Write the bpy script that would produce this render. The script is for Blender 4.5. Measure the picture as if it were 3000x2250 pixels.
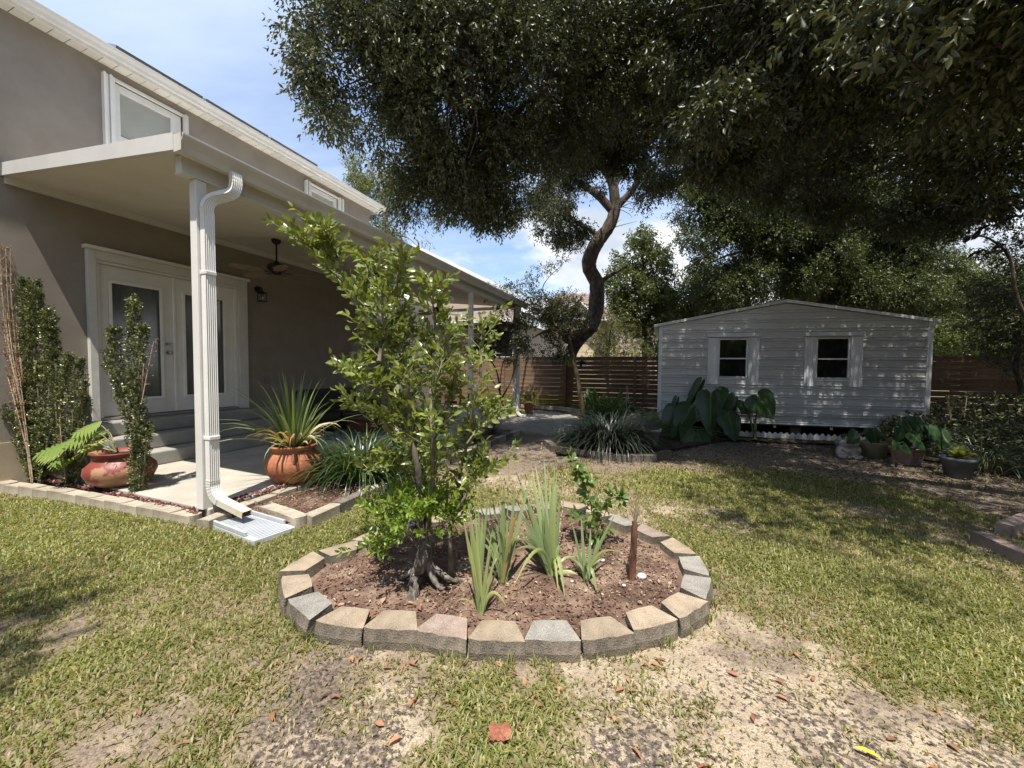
import bpy, math, random
import numpy as np
from mathutils import Vector, Matrix
for o in list(bpy.data.objects): bpy.data.objects.remove(o, do_unlink=True)
S = bpy.context.scene
COL = S.collection
rng = np.random.default_rng(7)
random.seed(7)
# ------------------------------------------------------------------ camera
F = 1127.0; CH = 1.45; PITCH = math.radians(2.24); ROLL = math.radians(0.5)
fwd = np.array([0, math.cos(PITCH), -math.sin(PITCH)]); r0 = np.array([1., 0, 0]); u0_ = np.cross(r0, fwd)
cr = math.cos(ROLL) * r0 + math.sin(ROLL) * u0_; cu = -math.sin(ROLL) * r0 + math.cos(ROLL) * u0_
cam = bpy.data.cameras.new('camera'); co = bpy.data.objects.new('camera', cam); COL.objects.link(co)
cam.sensor_width = 36; cam.lens = F / 3000 * 36; cam.clip_start = 0.05; cam.clip_end = 2000
co.matrix_world = Matrix(((cr[0], cu[0], -fwd[0], 0), (cr[1], cu[1], -fwd[1], 0), (cr[2], cu[2], -fwd[2], CH), (0, 0, 0, 1)))
S.camera = co
# ------------------------------------------------------------------ sun and sky
LD = Vector((0.026, 0.398, -1.0)).normalized()          # the way the sunlight travels
SUN_EL = math.asin(-LD.z); SUN_AZ = math.atan2(-LD.x, -LD.y)
sun = bpy.data.lights.new('sun', 'SUN'); sun.energy = 4.5; sun.angle = math.radians(0.55); sun.color = (1.0, 0.95, 0.87)
so = bpy.data.objects.new('sun', sun); COL.objects.link(so); so.rotation_euler = LD.to_track_quat('-Z', 'Y').to_euler()
so.location = (0, -5, 30)
world = bpy.data.worlds.new('World'); S.world = world; world.use_nodes = True
nt = world.node_tree; nt.nodes.clear()
def wn(t, **k):
    n = nt.nodes.new(t)
    for a, b in k.items(): setattr(n, a, b)
    return n
def wl(a, b): nt.links.new(a, b)
def wmath(op, a, b=None):
    n = wn('ShaderNodeMath', operation=op)
    for i, x in enumerate((a, b)):
        if x is None: continue
        if isinstance(x, (int, float)): n.inputs[i].default_value = x
        else: wl(x, n.inputs[i])
    return n.outputs[0]
sky = wn('ShaderNodeTexSky', sky_type='NISHITA', sun_disc=False, sun_elevation=SUN_EL, sun_rotation=SUN_AZ, air_density=1.0, dust_density=0.6, ozone_density=1.6)
tc = wn('ShaderNodeTexCoord'); sep = wn('ShaderNodeSeparateXYZ'); wl(tc.outputs['Generated'], sep.inputs[0])
X, Y, Z = sep.outputs
zc = wmath('MAXIMUM', Z, 0.0); den = wmath('ADD', zc, 0.18)
px_ = wmath('DIVIDE', X, den); py_ = wmath('DIVIDE', Y, den)
comb = wn('ShaderNodeCombineXYZ'); wl(px_, comb.inputs[0]); wl(py_, comb.inputs[1])
# thin streaked high cloud
mp = wn('ShaderNodeMapping'); wl(comb.outputs[0], mp.inputs[0]); mp.inputs['Rotation'].default_value = (0, 0, math.radians(38)); mp.inputs['Scale'].default_value = (0.34, 1.0, 1)
n1 = wn('ShaderNodeTexNoise'); wl(mp.outputs[0], n1.inputs['Vector']); n1.inputs['Scale'].default_value = 1.7; n1.inputs['Detail'].default_value = 6; n1.inputs['Roughness'].default_value = 0.52; n1.inputs['Distortion'].default_value = 0.25
r1 = wn('ShaderNodeMapRange'); wl(n1.outputs[0], r1.inputs[0]); r1.inputs[1].default_value = 0.32; r1.inputs[2].default_value = 0.66; r1.inputs[4].default_value = 0.85; r1.interpolation_type = 'SMOOTHSTEP'
# cumulus low down
mp2 = wn('ShaderNodeMapping'); wl(tc.outputs['Generated'], mp2.inputs[0]); mp2.inputs['Scale'].default_value = (1.0, 1.0, 1.9); mp2.inputs['Location'].default_value = (0.35, 0.2, 0.12)
n2 = wn('ShaderNodeTexNoise'); wl(mp2.outputs[0], n2.inputs['Vector']); n2.inputs['Scale'].default_value = 2.7; n2.inputs['Detail'].default_value = 9; n2.inputs['Roughness'].default_value = 0.5
bias = wn('ShaderNodeMapRange'); wl(Z, bias.inputs[0]); bias.inputs[1].default_value = 0.0; bias.inputs[2].default_value = 0.62; bias.inputs[3].default_value = 0.22; bias.inputs[4].default_value = -0.22
s2 = wmath('ADD', n2.outputs[0], bias.outputs[0])
r2 = wn('ShaderNodeMapRange'); wl(s2, r2.inputs[0]); r2.inputs[1].default_value = 0.49; r2.inputs[2].default_value = 0.58; r2.interpolation_type = 'SMOOTHSTEP'
n3 = wn('ShaderNodeTexNoise'); wl(mp2.outputs[0], n3.inputs['Vector']); n3.inputs['Scale'].default_value = 4.5; n3.inputs['Detail'].default_value = 5
r3 = wn('ShaderNodeMapRange'); wl(n3.outputs[0], r3.inputs[0]); r3.inputs[1].default_value = 0.35; r3.inputs[2].default_value = 0.65
cc = wn('ShaderNodeMix', data_type='RGBA'); wl(r3.outputs[0], cc.inputs['Factor']); cc.inputs['A'].default_value = (4.3, 4.8, 5.5, 1); cc.inputs['B'].default_value = (9.0, 8.9, 8.8, 1)
skb = wn('ShaderNodeMix', data_type='RGBA', blend_type='MULTIPLY'); skb.inputs['Factor'].default_value = 1; wl(sky.outputs[0], skb.inputs['A']); skb.inputs['B'].default_value = (1.35, 1.36, 1.4, 1)
m1 = wn('ShaderNodeMix', data_type='RGBA'); wl(r1.outputs[0], m1.inputs['Factor']); wl(skb.outputs['Result'], m1.inputs['A']); m1.inputs['B'].default_value = (5.0, 5.9, 7.5, 1)
m2 = wn('ShaderNodeMix', data_type='RGBA'); wl(r2.outputs[0], m2.inputs['Factor']); wl(m1.outputs['Result'], m2.inputs['A']); wl(cc.outputs['Result'], m2.inputs['B'])
bg = wn('ShaderNodeBackground'); wl(m2.outputs['Result'], bg.inputs[0]); bg.inputs[1].default_value = 0.095
wo = wn('ShaderNodeOutputWorld'); wl(bg.outputs[0], wo.inputs[0])
S.view_settings.view_transform = 'Standard'; S.view_settings.look = 'None'; S.view_settings.exposure = 0.8; S.view_settings.gamma = 1.0
S.view_settings.use_curve_mapping = False
S.render.engine = 'CYCLES'
S.cycles.max_bounces = 7; S.cycles.diffuse_bounces = 4; S.cycles.glossy_bounces = 3; S.cycles.transmission_bounces = 5; S.cycles.transparent_max_bounces = 8
S.cycles.caustics_reflective = False; S.cycles.caustics_refractive = False
# ------------------------------------------------------------------ places
A = math.radians(21.3)
UU = np.array([math.sin(A), math.cos(A), 0]); VV = np.array([math.cos(A), -math.sin(A), 0]); ZZ = np.array([0, 0, 1.])
def H(u, v, z=0.0): return UU * u + VV * v + ZZ * z           # the house's own directions: u along its wall, v out from it
CP = np.array([0, 0, CH])
def ray(px, py): return fwd + cr * (px - 1500) / F - cu * (py - 1125) / F
def G(px, py, z=0.0): d = ray(px, py); return CP + d * (z - CH) / d[2]
def D(px, py, y): d = ray(px, py); return CP + d * y / d[1]
def Wv(px, py, v): d = ray(px, py); return CP + d * v / (d @ VV)
# ------------------------------------------------------------------ materials
MATS = {}
def mat(name, c1, c2=None, scale=6.0, rough=0.7, bump=0.0, bscale=40.0, metal=0.0, c3=None, fine=None, spec=0.5, detail=5, stretch=None, contrast=(0.35, 0.65), coat=0.0, dirt=None):
    if name in MATS: return MATS[name]
    m = bpy.data.materials.new(name); m.use_nodes = True; t = m.node_tree; b = t.nodes['Principled BSDF']
    b.inputs['Roughness'].default_value = rough; b.inputs['Metallic'].default_value = metal
    b.inputs['Specular IOR Level'].default_value = spec; b.inputs['Coat Weight'].default_value = coat
    c = t.nodes.new('ShaderNodeTexCoord'); vec = c.outputs['Object']
    if stretch:
        mpn = t.nodes.new('ShaderNodeMapping'); t.links.new(vec, mpn.inputs[0]); mpn.inputs['Scale'].default_value = stretch; vec = mpn.outputs[0]
    if c2 is None: b.inputs['Base Color'].default_value = (*c1, 1)
    else:
        n = t.nodes.new('ShaderNodeTexNoise'); n.inputs['Scale'].default_value = scale; n.inputs['Detail'].default_value = detail; n.inputs['Roughness'].default_value = 0.6
        t.links.new(vec, n.inputs['Vector'])
        r = t.nodes.new('ShaderNodeValToRGB'); t.links.new(n.outputs[0], r.inputs[0])
        r.color_ramp.elements[0].position = contrast[0]; r.color_ramp.elements[1].position = contrast[1]
        r.color_ramp.elements[0].color = (*c1, 1); r.color_ramp.elements[1].color = (*c2, 1)
        if c3: e = r.color_ramp.elements.new((contrast[0] + contrast[1]) / 2); e.color = (*c3, 1)
        out = r.outputs[0]
        if fine:                                                   # fine = (scale, amount, colour)
            n5 = t.nodes.new('ShaderNodeTexNoise'); n5.inputs['Scale'].default_value = fine[0]; n5.inputs['Detail'].default_value = 2
            t.links.new(vec, n5.inputs['Vector'])
            r5 = t.nodes.new('ShaderNodeMapRange'); r5.inputs[1].default_value = 0.48; r5.inputs[2].default_value = 0.62; r5.inputs[4].default_value = fine[1]; t.links.new(n5.outputs[0], r5.inputs[0])
            mx = t.nodes.new('ShaderNodeMix'); mx.data_type = 'RGBA'; t.links.new(r5.outputs[0], mx.inputs['Factor']); t.links.new(out, mx.inputs['A']); mx.inputs['B'].default_value = (*fine[2], 1); out = mx.outputs['Result']
        # each object its own slight tone
        oi = t.nodes.new('ShaderNodeObjectInfo'); mr = t.nodes.new('ShaderNodeMapRange'); mr.inputs[3].default_value = 0.86; mr.inputs[4].default_value = 1.14; t.links.new(oi.outputs['Random'], mr.inputs[0])
        hs = t.nodes.new('ShaderNodeHueSaturation'); t.links.new(mr.outputs[0], hs.inputs['Value']); t.links.new(out, hs.inputs['Color']); t.links.new(hs.outputs[0], b.inputs['Base Color'])
    if bump:
        n2_ = t.nodes.new('ShaderNodeTexNoise'); n2_.inputs['Scale'].default_value = bscale; n2_.inputs['Detail'].default_value = 4; t.links.new(vec, n2_.inputs['Vector'])
        bp = t.nodes.new('ShaderNodeBump'); bp.inputs['Strength'].default_value = bump; bp.inputs['Distance'].default_value = 0.01; t.links.new(n2_.outputs[0], bp.inputs['Height']); t.links.new(bp.outputs[0], b.inputs['Normal'])
    MATS[name] = m; return m
def leafmat(name, cols, trans=0.35, rough=0.42, tcol=None, spec=0.5):
    """leaf material: colours picked per leaf through the attribute 'var'"""
    if name in MATS: return MATS[name]
    m = bpy.data.materials.new(name); m.use_nodes = True; t = m.node_tree; b = t.nodes['Principled BSDF']; out = t.nodes['Material Output']
    a = t.nodes.new('ShaderNodeAttribute'); a.attribute_name = 'var'
    r = t.nodes.new('ShaderNodeValToRGB'); t.links.new(a.outputs['Fac'], r.inputs[0]); els = r.color_ramp.elements
    els[0].position = 0; els[0].color = (*cols[0][1], 1); els[1].position = 1; els[1].color = (*cols[-1][1], 1)
    for p, c in cols[1:-1]: e = els.new(p); e.color = (*c, 1)
    t.links.new(r.outputs[0], b.inputs['Base Color']); b.inputs['Roughness'].default_value = rough; b.inputs['Specular IOR Level'].default_value = spec
    tr = t.nodes.new('ShaderNodeBsdfTranslucent'); g = t.nodes.new('ShaderNodeMix'); g.data_type = 'RGBA'; g.blend_type = 'MULTIPLY'; g.inputs['Factor'].default_value = 1
    t.links.new(r.outputs[0], g.inputs['A']); g.inputs['B'].default_value = (*(tcol or (1.9, 1.7, 0.55)), 1); t.links.new(g.outputs['Result'], tr.inputs['Color'])
    mx = t.nodes.new('ShaderNodeMixShader'); mx.inputs[0].default_value = trans; t.links.new(b.outputs[0], mx.inputs[1]); t.links.new(tr.outputs[0], mx.inputs[2]); t.links.new(mx.outputs[0], out.inputs[0])
    MATS[name] = m; return m
# ------------------------------------------------------------------ meshes
class MB:
    def __init__(s): s.v = []; s.f = []; s.s = []
    def add(s, vs, fs, smooth=False):
        k = len(s.v); s.v += [tuple(float(c) for c in p) for p in vs]; s.f += [tuple(i + k for i in f) for f in fs]; s.s += [smooth] * len(fs); return s
    def para(s, o, a, b, c):
        o, a, b, c = (np.array(x, float) for x in (o, a, b, c))
        if np.dot(np.cross(a, b), c) < 0: a, b = b, a
        return s.add([o, o + a, o + a + b, o + b, o + c, o + a + c, o + a + b + c, o + b + c], [(0, 3, 2, 1), (4, 5, 6, 7), (0, 1, 5, 4), (1, 2, 6, 5), (2, 3, 7, 6), (3, 0, 4, 7)])
    def box(s, c, sz, rz=0.0):
        ca, sa = math.cos(rz), math.sin(rz); a = np.array([ca, sa, 0]) * sz[0]; b = np.array([-sa, ca, 0]) * sz[1]; h = np.array([0, 0, sz[2]])
        return s.para(np.array(c) - a / 2 - b / 2 - h / 2, a, b, h)
    def hbox(s, u0, u1, v0, v1, z0, z1): return s.para(H(u0, v0, z0), VV * (v1 - v0), UU * (u1 - u0), ZZ * (z1 - z0))
    def loft(s, rings, smooth=True, cap=True, closed=True):
        n = len(rings[0]); vs = [p for r in rings for p in r]; fs = []
        for i in range(len(rings) - 1):
            for j in range(n if closed else n - 1):
                k = (j + 1) % n; fs.append((i * n + j, i * n + k, (i + 1) * n + k, (i + 1) * n + j))
        s.add(vs, fs, smooth)
        if cap and closed: s.add(rings[0], [tuple(range(n))[::-1]]); s.add(rings[-1], [tuple(range(n))])
        return s
    def tube(s, pts, radii, n=8, cap=True, jit=0.0):
        pts = [np.array(p, float) for p in pts]
        if isinstance(radii, (int, float)): radii = [radii] * len(pts)
        rings = []; up = np.array([0, 0, 1.0])
        for i, p in enumerate(pts):
            d = pts[min(i + 1, len(pts) - 1)] - pts[max(i - 1, 0)]; d /= (np.linalg.norm(d) + 1e-9)
            if i == 0: ref = np.array([1., 0, 0]) if abs(d[0]) < 0.8 else np.array([0, 1., 0])
            a = ref - d * np.dot(ref, d); a /= (np.linalg.norm(a) + 1e-9); b = np.cross(d, a); ref = a
            rings.append([p + (a * math.cos(2 * math.pi * k / n) + b * math.sin(2 * math.pi * k / n)) * radii[i] * (1 + jit * (random.random() - .5)) for k in range(n)])
        return s.loft(rings, True, cap)
    def lathe(s, c, prof, n=32):
        c = np.array(c, float)
        return s.loft([[c + np.array([r * math.cos(2 * math.pi * k / n), r * math.sin(2 * math.pi * k / n), z]) for k in range(n)] for r, z in prof], True, False)
    def ball(s, c, r, n=10, sc=(1, 1, 1)):
        c = np.array(c, float)
        return s.loft([[c + np.array([math.sin(t) * math.cos(2 * math.pi * k / n) * sc[0], math.sin(t) * math.sin(2 * math.pi * k / n) * sc[1], -math.cos(t) * sc[2]]) * r for k in range(n)] for t in np.linspace(0.08, math.pi - 0.08, n // 2 + 2)], True, True)
def tag(o, label=None, cat=None, group=None, kind=None):
    if label: o['label'] = label
    if cat: o['category'] = cat
    if group: o['group'] = group
    if kind: o['kind'] = kind
    return o
def tomesh(mb, origin, name, m):
    me = bpy.data.meshes.new(name); ox = np.array(origin, float)
    me.from_pydata([tuple(np.array(p) - ox) for p in mb.v], [], mb.f)
    me.polygons.foreach_set('use_smooth', mb.s); me.materials.append(m); me.update(); return me
ORG = {}
def thing(name, label, cat, loc, group=None):
    o = bpy.data.objects.new(name, None); COL.objects.link(o); o.location = tuple(float(c) for c in loc); o.empty_display_size = 0.1
    ORG[o] = np.array(loc, float); return tag(o, label, cat, group)
def part(name, mb, m, parent=None, bevel=0.0, kind=None, label=None, origin=None, data=None):
    """mb is in world coordinates; the part keeps its thing's origin unless one is given"""
    base = ORG[parent] if parent is not None else np.zeros(3)
    og = np.array(origin, float) if origin is not None else base
    me = data or tomesh(mb, og, name, m)
    o = bpy.data.objects.new(name, me); COL.objects.link(o)
    if parent is not None: o.parent = parent
    o.location = tuple(og - base); ORG[o] = og
    if bevel:
        b = o.modifiers.new('bevel', 'BEVEL'); b.width = bevel; b.segments = 2; b.limit_method = 'ANGLE'; b.angle_limit = math.radians(35)
    return tag(o, label, None, None, kind)
def single(name, label, cat, mb, m, loc, group=None, bevel=0.0, kind=None):
    o = part(name, mb, m, None, bevel, kind, None, loc); return tag(o, label, cat, group, kind)
def place(name, me, parent, loc, rz=0.0, scale=(1, 1, 1), rot=None):
    o = bpy.data.objects.new(name, me); COL.objects.link(o); base = ORG[parent] if parent is not None else np.zeros(3)
    if parent is not None: o.parent = parent
    o.location = tuple(np.array(loc, float) - base); o.rotation_euler = rot if rot is not None else (0, 0, rz); o.scale = scale; ORG[o] = np.array(loc, float); return o
def dup(root, loc, label=None, name=None):
    r = root.copy(); COL.objects.link(r); r.location = tuple(float(c) for c in loc); ORG[r] = np.array(loc, float)
    if label: r['label'] = label
    for ch in list(root.children):
        c = ch.copy(); COL.objects.link(c); c.parent = r
        for g in ch.children:
            d = g.copy(); COL.objects.link(d); d.parent = c
    return r
def npmesh(name, V, T, var, m, smooth=False):
    V = np.asarray(V, np.float32).reshape(-1, 3); T = np.asarray(T, np.int32)
    k = T.shape[1]; me = bpy.data.meshes.new(name); me.vertices.add(len(V)); me.vertices.foreach_set('co', V.ravel())
    me.loops.add(T.size); me.loops.foreach_set('vertex_index', T.ravel()); me.polygons.add(len(T)); me.polygons.foreach_set('loop_start', np.arange(0, T.size, k, dtype=np.int32)); me.polygons.foreach_set('loop_total', np.full(len(T), k, np.int32))
    me.update(calc_edges=True)
    if var is not None:
        a = me.attributes.new('var', 'FLOAT', 'POINT'); a.data.foreach_set('value', np.asarray(var, np.float32))
    if smooth: me.polygons.foreach_set('use_smooth', np.ones(len(T), bool))
    me.materials.append(m); return me
def meshobj(name, me, parent=None, loc=None, kind=None):
    o = bpy.data.objects.new(name, me); COL.objects.link(o)
    if parent is not None: o.parent = parent
    if kind: o['kind'] = kind
    return o
def unit(a): return a / (np.linalg.norm(a, axis=-1, keepdims=True) + 1e-9)
def leaves(P, Dr, N, L, Wd, fold=0.25, lod=0):
    """quads of leaves: base P, direction Dr, normal N -> vertices, triangles, vertices per leaf"""
    n = len(P); Dr = unit(Dr); Sd = unit(np.cross(Dr, N)); N = unit(np.cross(Sd, Dr)); L = np.broadcast_to(L, n)[:, None]; Wd = np.broadcast_to(Wd, n)[:, None] / 2
    if lod == 0:
        mid = P + Dr * L * 0.5; up = N * Wd * fold * 2
        V = np.stack([P, mid + Sd * Wd + up, P + Dr * L - N * L * 0.08, mid - Sd * Wd + up], 1); t = np.array([[0, 1, 2], [0, 2, 3]])
    else:
        up = N * Wd * fold * 2
        m1_ = P + Dr * L * 0.32; m2_ = P + Dr * L * 0.68; tip = P + Dr * L - N * L * 0.14; droop = -N * L * 0.03
        V = np.stack([P, m1_ + Sd * Wd * .92 + up, m2_ + Sd * Wd * .85 + up + droop, tip, m2_ - Sd * Wd * .85 + up + droop, m1_ - Sd * Wd * .92 + up, m1_, m2_ + droop], 1)
        t = np.array([[0, 1, 6], [1, 2, 7], [1, 7, 6], [2, 3, 7], [3, 4, 7], [4, 5, 6], [4, 6, 7], [5, 0, 6]])
    k = V.shape[1]; T = (t[None] + (np.arange(n) * k)[:, None, None]).reshape(-1, 3)
    return V.reshape(-1, 3), T, k
def twigs(C, Dv, L, k, ll, lw, r=rng, spread=0.9, droop=0.25, lod=0, fold=0.25, upn=0.4):
    """k leaves along each twig (C start, Dv direction, L length)"""
    n = len(C); Dv = unit(Dv); L = np.broadcast_to(L, n)
    t = (np.arange(k) + 0.6) / k; t = t[None] * (0.85 + 0.3 * r.random((n, k)))
    P = C[:, None] + Dv[:, None] * (t * L[:, None])[..., None]
    ax = unit(np.cross(Dv, np.array([0.3, 0.2, 1.0]) + r.normal(0, .1, (n, 3)))); bx = np.cross(Dv, ax)
    an = np.arange(k)[None] * 2.4 + r.random((n, 1)) * 6.28 + r.normal(0, .4, (n, k))
    perp = ax[:, None] * np.cos(an)[..., None] + bx[:, None] * np.sin(an)[..., None]
    d = unit(Dv[:, None] * (0.55 + 0.3 * t[..., None]) + perp * spread + np.array([0, 0, -droop]) + r.normal(0, .15, (n, k, 3)))
    N = perp * 0.2 - Dv[:, None] * 0.5 + np.array([0, 0, upn]) + r.normal(0, .5, (n, k, 3))
    sz = (0.7 + 0.5 * r.random((n, k)))
    V, T, kk = leaves(P.reshape(-1, 3), d.reshape(-1, 3), N.reshape(-1, 3), (ll * sz).ravel(), (lw * sz).ravel(), fold, lod)
    base = r.random(n); var = np.clip(np.repeat(base, k) * 0.55 + r.random(n * k) * 0.45, 0, 1)
    return V, T, np.repeat(var, kk)
def cat_meshes(L):
    V = []; T = []; a = []; o = 0
    for v, t, r_ in L: V.append(v); T.append(t + o); a.append(r_); o += len(v)
    return np.concatenate(V), np.concatenate(T), np.concatenate(a)
_vn = {}
def vnoise(x, y, sc, seed):
    g = _vn.setdefault(seed, np.random.default_rng(seed).random((128, 128)))
    x = np.asarray(x) / sc + 37.3; y = np.asarray(y) / sc + 51.7; xi = np.floor(x).astype(int); yi = np.floor(y).astype(int); fx = x - xi; fy = y - yi
    fx = fx * fx * (3 - 2 * fx); fy = fy * fy * (3 - 2 * fy)
    q = lambda i, j: g[i % 128, j % 128]
    return (q(xi, yi) * (1 - fx) + q(xi + 1, yi) * fx) * (1 - fy) + (q(xi, yi + 1) * (1 - fx) + q(xi + 1, yi + 1) * fx) * fy
def fbm(x, y, sc, seed, o=4): return sum(vnoise(x, y, sc / 2 ** i, seed + i) * 0.5 ** i for i in range(o)) / sum(0.5 ** i for i in range(o))
def bez(pts, n=12):
    """smooth curve through points (Catmull-Rom)"""
    P = [np.array(p, float) for p in pts]; P = [2 * P[0] - P[1]] + P + [2 * P[-1] - P[-2]]; out = []
    for i in range(1, len(P) - 2):
        for k in range(n):
            t = k / n; a, b, c, d = P[i - 1:i + 3]
            out.append(0.5 * ((2 * b) + (c - a) * t + (2 * a - 5 * b + 4 * c - d) * t * t + (3 * b - a - 3 * c + d) * t ** 3))
    out.append(P[-2]); return out
# ================================================================== THE GROUND
LAWN = [(50,1120,1,0),(250,1150,1,0),(450,1200,1,0),(560,1150,.95,0),(100,1250,.85,0),(300,1300,.38,.15),(400,1270,.6,.1),(480,1310,.6,.1),(560,1250,.85,0),(50,1350,.5,.1),(160,1340,.4,.1),(250,1420,.6,.2),(420,1360,.6,.2),(600,1440,.4,.3),(100,1550,.32,.2),(350,1500,.35,.2),(220,1560,.3,.1),(600,1560,.3,.6),(700,1480,.12,.9),(750,1420,.12,.5),(450,1620,.5,.2),(20,1640,.4,.1),(800,1600,.1,.8),(900,1500,.08,.6),(850,1440,.08,.1),(1000,1430,0,0),(1150,1440,.08,0),(1050,1520,.7,0),(1080,1600,.85,.1),(1000,1640,.75,.2),(1250,1440,0,0),(1180,1520,.55,.2),(1300,1520,.12,.5),(1350,1600,.08,.8),(1500,1550,.2,.4),(1500,1420,.12,0),(1600,1390,.4,0),(1650,1480,.3,.25),(1600,1600,.08,.1),(1750,1600,.04,.25),(1900,1570,.1,.3),(1750,1480,.35,.1),(1900,1450,.65,0),(2100,1400,.95,0),(2180,1480,.6,0),(2100,1600,.1,.55),(1650,1300,.75,.1),(1600,1200,.85,0),(1700,1100,.95,0),(1850,1250,.95,0),(2000,1180,.8,0),(2100,1280,.8,.1),(1950,1120,.5,.2),(1450,1035,1,0),(1700,1035,1,0),(1850,1060,1,0),(1200,1030,.6,.1),(1000,1080,.7,0),(900,1100,.9,0),(750,1170,.9,0),(650,1200,.9,0),(1150,1000,.1,.2),(1400,990,.04,.2),(1600,990,.04,.4),(1800,1005,.04,.4),(2000,1050,.05,.4),(2150,1090,.1,.6),(1850,960,0,.95),(2050,1000,0,.95),(1600,950,0,.85),(1150,950,0,.4),(1300,980,0,.15),(2200,1150,.5,.4),(1500,920,0,.9),(1800,920,0,1),(2200,960,0,1)]
_A = np.array([[*G(a * 1.3562, b * 1.3562)[:2], c, d] for a, b, c, d in LAWN])
def ground_masks(x, y):
    x = np.asarray(x, float); y = np.asarray(y, float); wg = np.zeros_like(x); wd = np.zeros_like(x); ws = np.zeros_like(x)
    for ax, ay, g, d in _A:
        s = 0.16 + 0.06 * ay * ay / 2; r2 = (x - ax) ** 2 + ((y - ay) * 0.8) ** 2; w = 1 / (r2 / s ** 2 + 0.05) ** 2
        wg += w * g; wd += w * d; ws += w
    g = wg / ws; d = wd / ws
    g = g + (fbm(x, y, 0.55, 11) - 0.5) * 0.95 + (fbm(x, y, 0.17, 13) - 0.5) * 0.5; d = d + (fbm(x, y, 0.7, 31) - 0.5) * 0.9
    u = x * UU[0] + y * UU[1]; v = x * VV[0] + y * VV[1]
    bed = ((v < -3.0) & (u > 2.15)) | ((v < -3.9) & (u > 2.12)) | (v < -7.0) | (u > 7.6)
    g = np.where(bed, 0, g); g = np.where((y > 7.0) | (u > 7.6), 0, g)
    far = (y < 1.2) | (x < -7)
    g = np.where(y < 1.2, 0.45 + (fbm(x, y, .6, 5) - .5), g)
    return np.clip(g, 0, 1), np.clip(d, 0, 1)
def gz(x, y): return (fbm(x, y, 1.3, 71, 3) - 0.5) * 0.035
# near ground: a fine sheet, wide ground beyond it joined on
xs = np.unique(np.concatenate([np.linspace(-400, -10, 10), np.arange(-10, -4.5, .12), np.arange(-4.5, 5.5, .045), np.arange(5.5, 15, .12), np.linspace(15.1, 400, 10)]))
ys = np.unique(np.concatenate([np.linspace(-300, -3, 8), np.arange(-3, 1, .2), np.arange(1, 5, .035), np.arange(5, 8, .07), np.arange(8, 18, .2), np.linspace(18.2, 600, 12)]))
GX, GY = np.meshgrid(xs, ys); gx = GX.ravel(); gy = GY.ravel(); nearf = ((gx > -10) & (gx < 15) & (gy > -3) & (gy < 18))
mg, mdk = ground_masks(gx, gy); mg = np.where(nearf, mg, 0.8); mdk = np.where(nearf, mdk, .2)
gzv = np.where(nearf, gz(gx, gy) + (fbm(gx, gy, .16, 91, 3) - .5) * .018, 0)
nx, ny = len(xs), len(ys); ii = np.arange(ny - 1)[:, None] * nx + np.arange(nx - 1)[None]; Q = np.stack([ii, ii + 1, ii + nx + 1, ii + nx], -1).reshape(-1, 4)
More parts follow.
